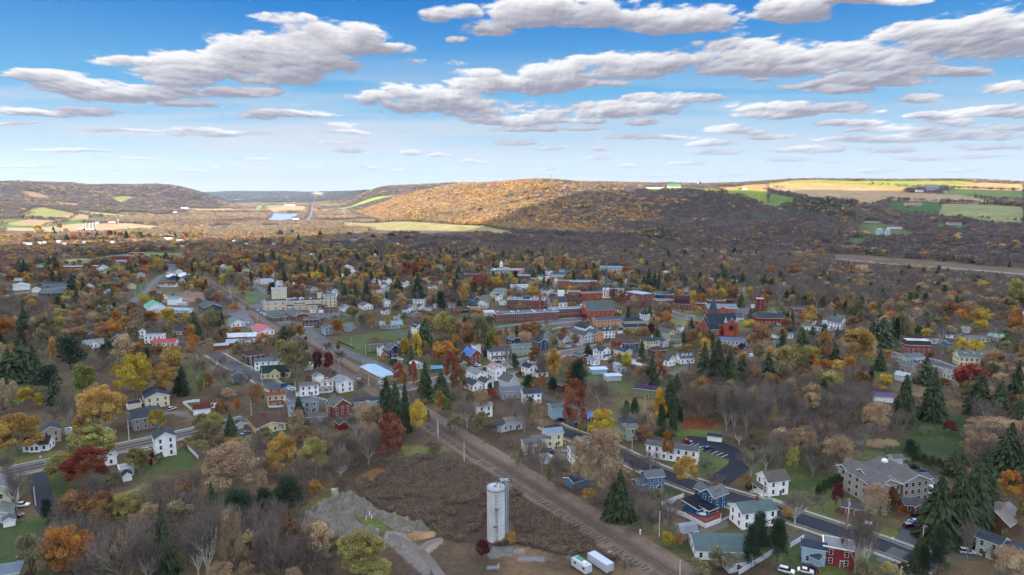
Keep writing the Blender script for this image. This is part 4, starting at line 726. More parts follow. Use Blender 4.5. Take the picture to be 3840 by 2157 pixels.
def block(root,W,D,h,typ,wall,roof,o=(0,0),z0=0,pitch=.55,trim='d8d8d4',rz=0,over=.45):
 c,s=math.cos(rz),math.sin(rz)
 def q(x,y,z):return(o[0]+x*c-y*s,o[1]+x*s+y*c,z)
 wm=wallmat(wall);rm=roofmat(roof);tm=mat('paint',trim);a,b=W/2,D/2;mb=MB();rb=MB();zt=z0+h
 if typ=='F':
  mb.prism([q(-a,-b,0)[:2],q(a,-b,0)[:2],q(a,b,0)[:2],q(-a,b,0)[:2]],z0,zt)
  e=.25;
  rb.prism([q(-a-e,-b-e,0)[:2],q(a+e,-b-e,0)[:2],q(a+e,b+e,0)[:2],q(-a-e,b+e,0)[:2]],zt+.002,zt+.3,1)
  rb.prism([q(-a+.1,-b+.1,0)[:2],q(a-.1,-b+.1,0)[:2],q(a-.1,b-.1,0)[:2],q(-a+.1,b-.1,0)[:2]],zt+.31,zt+.36,0)
 elif typ in('G','B','S'):
  if typ=='G':pr=[(-b,zt),(0,zt+b*pitch),(b,zt)]
  elif typ=='B':pr=[(-b,zt),(-b*.62,zt+b*.62),(0,zt+b*.95),(b*.62,zt+b*.62),(b,zt)]
  else:pr=[(-b,zt),(b,zt+2*b*pitch)]
  for sx in(-1,1):
   ring=[q(sx*a,-b,z0)]+[q(sx*a,y,z)for y,z in pr]+[q(sx*a,b,z0)]
   mb.poly(ring if sx<0 else ring[::-1])
  mb.poly([q(-a,-b,z0),q(a,-b,z0),q(a,-b,pr[0][1]),q(-a,-b,pr[0][1])]);mb.poly([q(a,b,z0),q(-a,b,z0),q(-a,b,pr[-1][1]),q(a,b,pr[-1][1])])
  th=.2;ov=over;P=list(pr)
  (y0,za),(y1,zb)=P[0],P[1];m0=(zb-za)/(y1-y0);P[0]=(y0-ov,za-ov*m0)
  if typ!='S':(y0,za),(y1,zb)=P[-1],P[-2];m1=(zb-za)/(y1-y0);P[-1]=(y0+ov,za+ov*m1)
  else:(y0,za)=P[-1];P[-1]=(y0+ov,za+ov*m0)
  A=a+ov
  for i in range(len(P)-1):
   (ya,za),(yb,zb)=P[i],P[i+1]
   rb.poly([q(-A,ya,za+th),q(A,ya,za+th),q(A,yb,zb+th),q(-A,yb,zb+th)],0)
   rb.poly([q(-A,ya,za+.01),q(-A,yb,zb+.01),q(A,yb,zb+.01),q(A,ya,za+.01)],1)
   for sx in(-1,1):
    rr=[q(sx*A,ya,za+.01),q(sx*A,ya,za+th),q(sx*A,yb,zb+th),q(sx*A,yb,zb+.01)];rb.poly(rr if sx>0 else rr[::-1],1)
  for(y,z),sg in((P[0],-1),(P[-1],1)):
   rr=[q(-A,y,z+.01),q(A,y,z+.01),q(A,y,z+th),q(-A,y,z+th)];rb.poly(rr if sg<0 else rr[::-1],1)
  for sx in(-1,1):
   for i in range(len(P)-1):
    (ya,za),(yb,zb)=P[i],P[i+1];x=sx*(A+.03)
    rr=[q(x,ya,za-.14),q(x,ya,za+th+.02),q(x,yb,zb+th+.02),q(x,yb,zb-.14)];rb.poly(rr if sx>0 else rr[::-1],1)
 elif typ in('H','M'):
  mb.prism([q(-a,-b,0)[:2],q(a,-b,0)[:2],q(a,b,0)[:2],q(-a,b,0)[:2]],z0,zt)
  e=.5;k=min(a,b)
  if typ=='H':ins=k;hh=(k)*pitch;base=[(-a-e,-b-e),(a+e,-b-e),(a+e,b+e),(-a-e,b+e)];top=[(-a+k,-b+k),(a-k,-b+k),(a-k,b-k),(-a+k,b-k)];zb=zt-e*pitch*.5
  else:base=[(-a-.2,-b-.2),(a+.2,-b-.2),(a+.2,b+.2),(-a-.2,b+.2)];top=[(-a+.9,-b+.9),(a-.9,-b+.9),(a-.9,b-.9),(-a+.9,b-.9)];hh=3.;zb=zt
  n=len(rb.v)
  for x,y in base:rb.v.append(q(x,y,zb))
  for x,y in base:rb.v.append(q(x,y,zb+.22))
  for x,y in top:rb.v.append(q(x,y,zb+.22+hh))
  rb.f.append((n+3,n+2,n+1,n));rb.m.append(1)
  for i in range(4):j=(i+1)%4;rb.f.append((n+i,n+j,n+4+j,n+4+i));rb.m.append(1);rb.f.append((n+4+i,n+4+j,n+8+j,n+8+i));rb.m.append(0)
  rb.f.append((n+8,n+9,n+10,n+11));rb.m.append(2 if typ=='M' else 0)
 w=mb.obj('wall',wm,root);r=rb.obj('roof',[rm,tm]+([mat('flat','b8bcc0')]if typ=='M' else[]),root)
 return w,r
def chimney(roof,root,x,y,z,c='7a3b2c',h=1.6,w=.8):
 mb=MB();mb.box(x-w/2,x+w/2,y-w/2,y+w/2,z-1.2,z+h,0);mb.box(x-w/2-.08,x+w/2+.08,y-w/2-.08,y+w/2+.08,z+h,z+h+.15,0);o=mb.obj('chimney',mat('brick',c));o.parent=roof;return o
def porch(root,x0,x1,y0,y1,h,roof,sgn,axis='y',trim='d8d8d4'):
 """shed porch roof on posts; high side at y0 (touching the wall)"""
 mb=MB();
 def p(u,v,z):return(u,v,z)if axis=='y' else(v,u,z)
 hi=h+.75;d=abs(y1-y0)
 top=[p(x0,y0,hi),p(x1,y0,hi),p(x1,y1,h),p(x0,y1,h)];bot=[(a,b,c-.16)for a,b,c in top]
 A=(Vector(top[1])-Vector(top[0])).cross(Vector(top[3])-Vector(top[0])).z>0
 mb.poly(top if A else top[::-1],0);mb.poly(bot[::-1]if A else bot,1)
 for i in range(4):
  j=(i+1)%4;mb.poly([bot[i],bot[j],top[j],top[i]]if A else[top[i],top[j],bot[j],bot[i]],1)
 n=max(2,int(abs(x1-x0)/2.6)+1)
 for i in range(n):
  u=x0+.2+(x1-x0-.4)*i/(n-1);v=y1-(.2 if y1>y0 else-.2);a,b,_=p(u,v,0);mb.box(a-.08,a+.08,b-.08,b+.08,.35,h-.1,1)
 a=p(x0,min(y0,y1),0);b=p(x1,max(y0,y1),0);mb.box(min(a[0],b[0]),max(a[0],b[0]),min(a[1],b[1]),max(a[1],b[1]),0,.35,1)
 return mb.obj('porch',[roofmat(roof),mat('paint',trim)],root)
def place(c,x0,x1,yb,yaw,asp,k=1.0):
 ya={'a':35,'b':125}.get(yaw);ya=float(yaw)if ya is None else ya;th=R(ya)
 sc=CROPS[c][2];xc=(x0+x1)/2;gx,gy,gz=GC(c,xc,yb);_,_,dep=proj(gx,gy,gz);E=(x1-x0)*sc*dep/FPX
 va=math.atan2(gy,gx)-math.pi/2;t=th-va
 D=E/(asp*abs(math.cos(t))+abs(math.sin(t)));W=asp*D
 push=(W*abs(math.sin(t))+D*abs(math.cos(t)))/2;r=math.hypot(gx,gy);s=(r+push)/r
 x,y=gx*s,gy*s;return x,y,ht(x,y)if y>1000 else 0.,W*k,D*k,th
FOOT=[]
LAND=[]
def regis(root,x,y,z,W,D,h,sn=None,sep=0):
 FOOT.append((x,y,W,D,root.rotation_euler.z))
 px,py,d=proj(x,y,z+h/2);rad=max(W,D)*.5*FPX/d
 HOUSES.append((px,py,rad,math.hypot(x,y),h*FPX/d))
 if sn:LAND.append((px,proj(x,y,z)[1],sn,x,y,rad))
def house(line,label,cat='house',sn=None,name=None):
 a=line.split();c=a[0];x0,x1,yb=map(float,a[1:4]);yaw=a[4];asp=float(a[5]);st=float(a[6]);wall=a[7];roof=a[8];typ=a[9];ex=a[10:]
 pitch=.55;trim='d8d8d4'
 for e in list(ex):
  if e[0]=='P':pitch=float(e[1:]);ex.remove(e)
  elif e[0]=='t' and len(e)==7:trim=e[1:];ex.remove(e)
 x,y,z,W,D,th=place(c,x0,x1,yb,yaw,asp)
 h=st*2.8+.3;dist=math.hypot(x,y);root=empty(name or{'house':'house','shed':'shed','garage':'garage','barn':'barn'}.get(cat,cat.replace(' ','_')),(x,y,z),th,label,cat)
 cd=Vector((-x,-y));cd.rotate(Matrix.Rotation(-th,2));cd.normalize();sy=1 if cd.y>0 else-1;sx=1 if cd.x>0 else-1
 near=dist<330
 fl=set(ex)
 if 'E' in fl or 'e' in fl:
  s=sx if 'E' in fl else-sx;w2=W*.34;W1=W-w2;ox=-s*w2/2
  ox2=s*(W/2-w2/2);w,r=block(root,W1,D,h,typ,wall,roof,(ox,0),0,pitch,trim);block(root,w2-.02,D*.8,max(2.6,h-2.6),'G' if typ=='G' else typ,wall,roof,(ox2,0),0,pitch*.8,trim)
  off=(ox,0);W0=W1
  if 'nw' not in fl:face_windows(root,w2,D*.8,0,max(1,int(st-1)),(ox2,0),(cd.x,cd.y),near,skip=(1,)if s<0 else(3,),trim=trim)
 else:
  w,r=block(root,W,D,h,typ,wall,roof,(0,0),0,pitch,trim);off=(0,0);W0=W
 if 'nw' not in fl:
  big=dist>520
  face_windows(root,W0,D,0,max(1,int(st)),off,(cd.x,cd.y),near,ww=1.1 if big else .95,wh=1.6,trim=trim)
  if st%1>.3 and typ=='G':
   put('window',winmesh(.8,1.1,trim),root,off[0]+sx*(W0/2+.01),0,h+.3,math.pi/2 if sx<0 else-math.pi/2)
 if 'c' in fl or 'cc' in fl:
  cz=h+(D/2*pitch if typ in'GH' else .3);chimney(r,root,off[0]+W0*.12,0.3,cz)
  if 'cc' in fl:chimney(r,root,off[0]-W0*.3,0.3,cz)
 if 'cw' in fl:
  mb=MB();mb.box(-.35,.35,-.35,.35,0,2.2);o=mb.obj('chimney',mat('paint','c8c8c4'));o.parent=r;o.location=(off[0]+W0*.15,0,h+D/2*pitch-.8)
 if 'p' in fl:porch(root,off[0]-W0*.42,off[0]+W0*.42,sy*D/2,sy*(D/2+2.2),2.5,roof,sy)
 if 'q' in fl:porch(root,-D*.42,D*.42,off[0]+sx*W0/2,off[0]+sx*(W0/2+2.2),2.5,roof,sx,axis='x')
 if 'X' in fl or 'L' in fl:
  w3=D*(.62 if 'X' in fl else .8);d3=D*.5+(1.1 if 'X' in fl else D*.45);px_=off[0]+(0 if 'X' in fl else-sx*W0*.22);py_=sy*d3/2
  block(root,d3,w3,h,typ if typ in'GH' else 'G',wall,roof,(px_,py_),0,pitch*1.15,trim,rz=math.pi/2)
  if 'nw' not in fl:
   for f in range(int(st)):
    for t in(-.22,.22):put('window',winmesh(.95,1.6,trim),root,px_+t*w3,sy*(d3+.02),f*2.8+.9,math.pi if sy<0 else 0)
 if 'd' in fl or 'dd' in fl:
  n=3 if 'dd' in fl else 2
  for i in range(n):
   t=off[0]+W0*((i+.5)/n-.5)*.8;dm=MB();wy=sy*D*.33;zt=h+D*.17*pitch
   dm.box(t-.8,t+.8,min(wy,sy*D*.08),max(wy,sy*D*.08),zt-.3,zt+1.3,0);
   dm.poly([(t-.8,wy,zt+1.3),(t+.8,wy,zt+1.3),(t,wy,zt+2.0)]if sy<0 else[(t+.8,wy,zt+1.3),(t-.8,wy,zt+1.3),(t,wy,zt+2.0)],0)
   ye=0
   for k in(-1,1):
    rr=[(t+k*1.,wy+sy*.15,zt+1.2),(t,wy+sy*.15,zt+2.15),(t,ye,zt+2.15),(t+k*1.,ye,zt+1.2)];dm.poly(rr,1)
   dmo=dm.obj('dormer',[wallmat(wall),roofmat(roof)]);dmo.parent=r
   wo=link('window',winmesh(.8,1.0,trim),None,(t,wy+sy*.02,zt),math.pi if sy<0 else 0);wo.parent=r
 if 'g' in fl:
  mb=MB();gw=min(2.6,D*.35);mb.box(-gw/2,gw/2,-.04,.06,0,2.3);put('garage_door',mb.mesh('garage_door',[mat('paint','c9cac8' if wall!='white' else '9aa0a6')]),root,off[0]+sx*(W0/2+.01),D*.12,0,math.pi/2 if sx<0 else-math.pi/2)
 elif 'nw' not in fl and dist<520:
  put('door',doormesh(),root,off[0]+.12*W0,sy*(D/2+.012),0,math.pi if sy<0 else 0)
 regis(root,x,y,z,W,D,h+D*.2,sn);return root,(x,y,z,W,D,h,sx,sy,r)
H_=[
('N1 262 535 212 12 1.5 1 white 4a3f3a G P.8 X','white cottage with steep front gable beneath the big golden tree','house','white cottage on the lawn'),
('N1 445 602 118 b 1.2 2 beige 4f545a G g','grey-tan two-storey house with blue garage door behind the white cottage','house',None),
('N1 990 1085 40 b 1.2 1 lblue 8a9096 G','small pale blue house half hidden by yellow-green trees near the road','house',None),
('N1 1555 1765 262 b 1.15 3 white 434b56 G c','tall white farmhouse with dark roof on the roadside lawn','house','tall white farmhouse'),
('N1 1060 1170 345 b 1.3 1.4 white b0b4b8 G','low white house with pale roof showing behind the red maple','house',None),
('N1 1205 1340 452 b 1.1 1 lgrey c4c7ca F nw','flat white garage just behind the little white shed','garage',None),
('N1 1235 1322 504 b 1.3 .75 white 3f464f G nw P.7','little white garden shed with dark gable roof beside the red maple','shed','little white shed'),
('N1 -110 180 772 b 1.2 2 cream 80868c G','beige two-storey house at the left edge behind a pale bare tree','house','beige left-edge house'),
('N1 -60 132 915 b 1.6 .7 lgrey 7d8a84 G nw','long low shed with grey-green roof at the left edge','shed',None),
('N1 48 150 960 b 1.2 .7 white 6a6d72 G nw','small white shed beside the low grey-green roofed shed','shed',None),
('N1 -160 240 1560 20 1.5 1 beige m:5d6f80 G nw P.3','low building with blue-grey metal roof in the bottom left corner','house',None),
('M1 1812 2118 1108 b 1.25 2 cream 3f4853 G P.4','cream two-storey house with dark roof and brick base','house','cream house with dark roof'),
('M1 1660 2050 1375 b 1.25 2 taupe 434c58 H P.4','taupe stucco house with wide hipped dark roof by the road','house','taupe hipped-roof house'),
('M1 1600 1772 1135 b 1.2 1 cream 3d4046 F nw','small flat-roofed cream garage left of the cream dark-roofed house','garage',None),
('M1 2440 2640 1190 20 1.3 1 white 5b3a2e G nw','low white house with brown roof inside the white fenced yard','house','white-fenced brown-roofed house'),
('M1 1060 1290 350 a 1.5 1 white 8f9aa0 G X','white bungalow with pale roof among trees at upper left','house','white bungalow among trees'),
('M1 1190 1225 400 a 1.5 1 brick 8f9aa0 G nw','tiny brick annex of the pale-roofed bungalow among trees','shed',None),
('M1 1110 1215 250 b 1.2 1.5 blue 59626c G','blue-grey house left of the orange brick house','house',None),
('M1 1185 1290 248 b 1. 2 orange 5a4a40 G','orange brick house behind rusty autumn trees','house',None),
('M1 1380 1560 285 b 1.4 1 grey 737a80 G','grey low-roofed house left of the white flat-roofed block','house',None),
('M1 1738 1832 232 b 1.4 2 white 5f6b75 G','narrow white house with grey roof left of the white flat block','house',None),
('M1 1832 2075 302 5 1.5 2 white 8b98a8 F','white flat-roofed block beside the red-roofed building','house','white flat-roofed block'),
('M1 1930 2232 345 8 2.2 1 white m:a3303c G P.6','white building with long crimson metal roof next to the flat block','building','crimson-roofed building'),
('M1 2180 2352 192 8 1.3 1 cream 3c4c66 H g','cream building with navy hipped roof near the junction','building','navy-roofed cream building'),
('M2 285 500 92 b 1.5 1 white 7e8c92 G','white workshop with grey roof in the yard beside the railway','building','white railway-yard workshop'),
('M2 592 870 198 b 2.3 1 white m:b23f4f G P.4','white depot with long rosy red metal roof beside the railway','depot','red-roofed white depot'),
('M2 340 560 230 8 2.4 .8 brown 3f3e48 G nw P.3','low dark-roofed shed behind the silver-roofed red barn','shed',None),
('M2 278 665 268 10 2.6 1 red m:c3ccd4 G P.5 nw','red barn with bright silver metal roof','barn','silver-roofed red barn'),
('M2 284 752 338 12 3.2 1 brick m:8ea2b6 G P.45','long brick shed with blue-grey metal roof below the red barn','barn','long brick shed'),
('M2 130 300 372 20 2 1 brick m:9aa8b4 G nw P.4','small brick barn with pale metal roof left of the long brick shed','barn',None),
('M2 480 735 562 b 1.3 2 dbrown 4a3630 H P.35','dark brown timber house with brown hipped roof','house','dark brown timber house'),
('M2 660 820 520 15 2 1 dbrown 4f3a34 G nw P.3','low brown-roofed wing right of the dark brown timber house','garage',None),
('M2 913 1012 478 b 1.1 1.3 brown 4a3a38 G','little brown cottage left of the tall leafless willow','house',None),
('M2 634 850 636 14 1.4 2 white 5c6a7a G P.4','white two-storey house with blue-grey roof beside the yellow house','house','white house beside the yellow house'),
('M2 845 1062 605 14 2.0 1.6 white 5c6a7a G P.35 nw','long white garage wing with blue-grey roof behind the yellow house','garage',None),
('M2 713 1078 738 14 1.7 1.2 yellow 27413c G P.7 X c','pale yellow house with dark green cross-gabled roof','house','yellow green-roofed house'),
('M2 1250 1358 632 10 1.6 .8 lgrey 7b7470 F nw','low white shed in the weedy lot behind the big bare willow','shed',None),
('M2 1255 1330 572 10 1.6 .5 lblue c3c6c8 F nw','covered boat-shaped pale shed behind the low white shed','shed',None),
('M2 335 482 805 b 1.2 2 blue 565d68 G','grey-blue house hidden behind bare trees at the left of the street','house','hidden grey-blue house'),
('M2 795 1020 1085 14 1.35 2 cream 8a4d33 H cc P.3 p','cream house with orange-brown hipped roof and white porch','house','cream orange-roofed house'),
('M2 1195 1430 955 20 1.3 2 white 6f6a68 H c P.3 q','big white corner house with grey hipped roof and gabled porch','house','big white corner house'),
('M2 1405 1615 905 20 1.9 2 white r:8f8a86 G P.35 p','white wing with rust-stained metal roof joined to the corner house','house','rust-stained roofed wing'),
('M2 1355 1495 800 b 1.2 1.4 white 7b858c G','small white gabled house behind the big corner house','house',None),
('M2 1605 1865 918 b 1.35 2 white 8b9ba4 G P.45','white gabled hall with pale grey roof next to the power poles','house','white gabled hall'),
('M2 1050 1262 1210 14 1.3 2 lblue 6e7780 G P.4','light blue-grey house left half of the grey pair below the road','house',None),
('M2 1245 1432 1165 14 1.3 2 grey 6a737c G P.4','slate-grey house with white chimney stub below the road','house','slate-grey house below the road'),
('M2 1268 1540 1292 14 1.7 1 taupe 6a6360 G P.3','low taupe house with grey roof in front of the slate-grey house','house',None),
('M2 1538 1835 1225 b 1.2 2 brick 6a7068 G P.7 X c','dark red brick house with grey-green cross-gabled roof','house','dark red brick house'),
('M2 1640 1795 1385 b 1.6 1 red 4c4a48 G nw','narrow red outbuilding below the dark red brick house','barn',None),
('M2 1875 2210 1092 14 2.2 1 lblue 3f4654 G P.35 X','light blue bungalow with dark roof next to the tall spruces','house','light blue bungalow'),
('M2 1950 2410 790 b 3.1 1 tan m:8fb0cc G P.16','long tan warehouse with light blue metal roof beside the railway','warehouse','long tan warehouse'),
('M2 2040 2240 402 14 1.1 2 green 5e4a40 H P.3','olive green house with brown hipped roof across the street','house','olive hipped-roof house'),
('M2 2200 2380 350 14 1.8 1.2 green 5e4a40 H P.3','low olive rear wing with brown roof behind the white house','house',None),
('M2 2165 2275 455 b 1.2 2 white 6d7076 G P.8','white steep-gabled house left of the navy one','house',None),
('M2 2250 2462 482 b 1.2 2 navy 6d7076 G P.8 q','navy blue steep-gabled house with porch','house','navy steep-gabled house'),
('M2 2420 2512 332 b 1.1 1.4 lgrey 4a4450 G g','grey detached garage with dark gable beside the gold maple','garage',None),
('M2 2405 2485 542 10 1.6 .7 lblue b5c5cc G nw P.3','pale blue-white garden shed behind the navy house','shed',None),
('M2 548 1010 1432 b 1.35 1 yellow 5a4238 G P.3 c','pale yellow ranch house with brown roof below the main road','house','yellow ranch house'),
('M2 875 980 1395 10 1.2 .8 lgrey 4a525a H nw','small open gazebo with dark roof beside the yellow ranch house','gazebo',None),
('M2 385 485 1372 b 1.2 .9 lgrey 4a4e54 G nw','weathered white shed left of the yellow ranch house','shed',None),
('M2 -40 150 1115 20 1.4 1 white 6a4a3c G','white house with brown roof beside the trampoline yard','house',None),
('M2 1240 1432 82 15 1.3 2 dbrown 6b625c H P.4 p','dark maroon house with grey hipped roof at the street corner','house','dark maroon corner house'),
('M2 1470 1605 188 b 1.1 2 lblue 59666c G P.45','pale blue-grey house left of the round orange maple','house','pale blue-grey house'),
('M2 1755 1862 152 b 1.1 2 grey 5f686e G P.5 nw','grey barn-like house right of the round orange maple','house',None),
('M2 2200 2480 112 12 1.8 1.2 lblue 93aeb8 G P.4','light blue workshop with pale roof at the park edge','workshop','light blue workshop'),
]
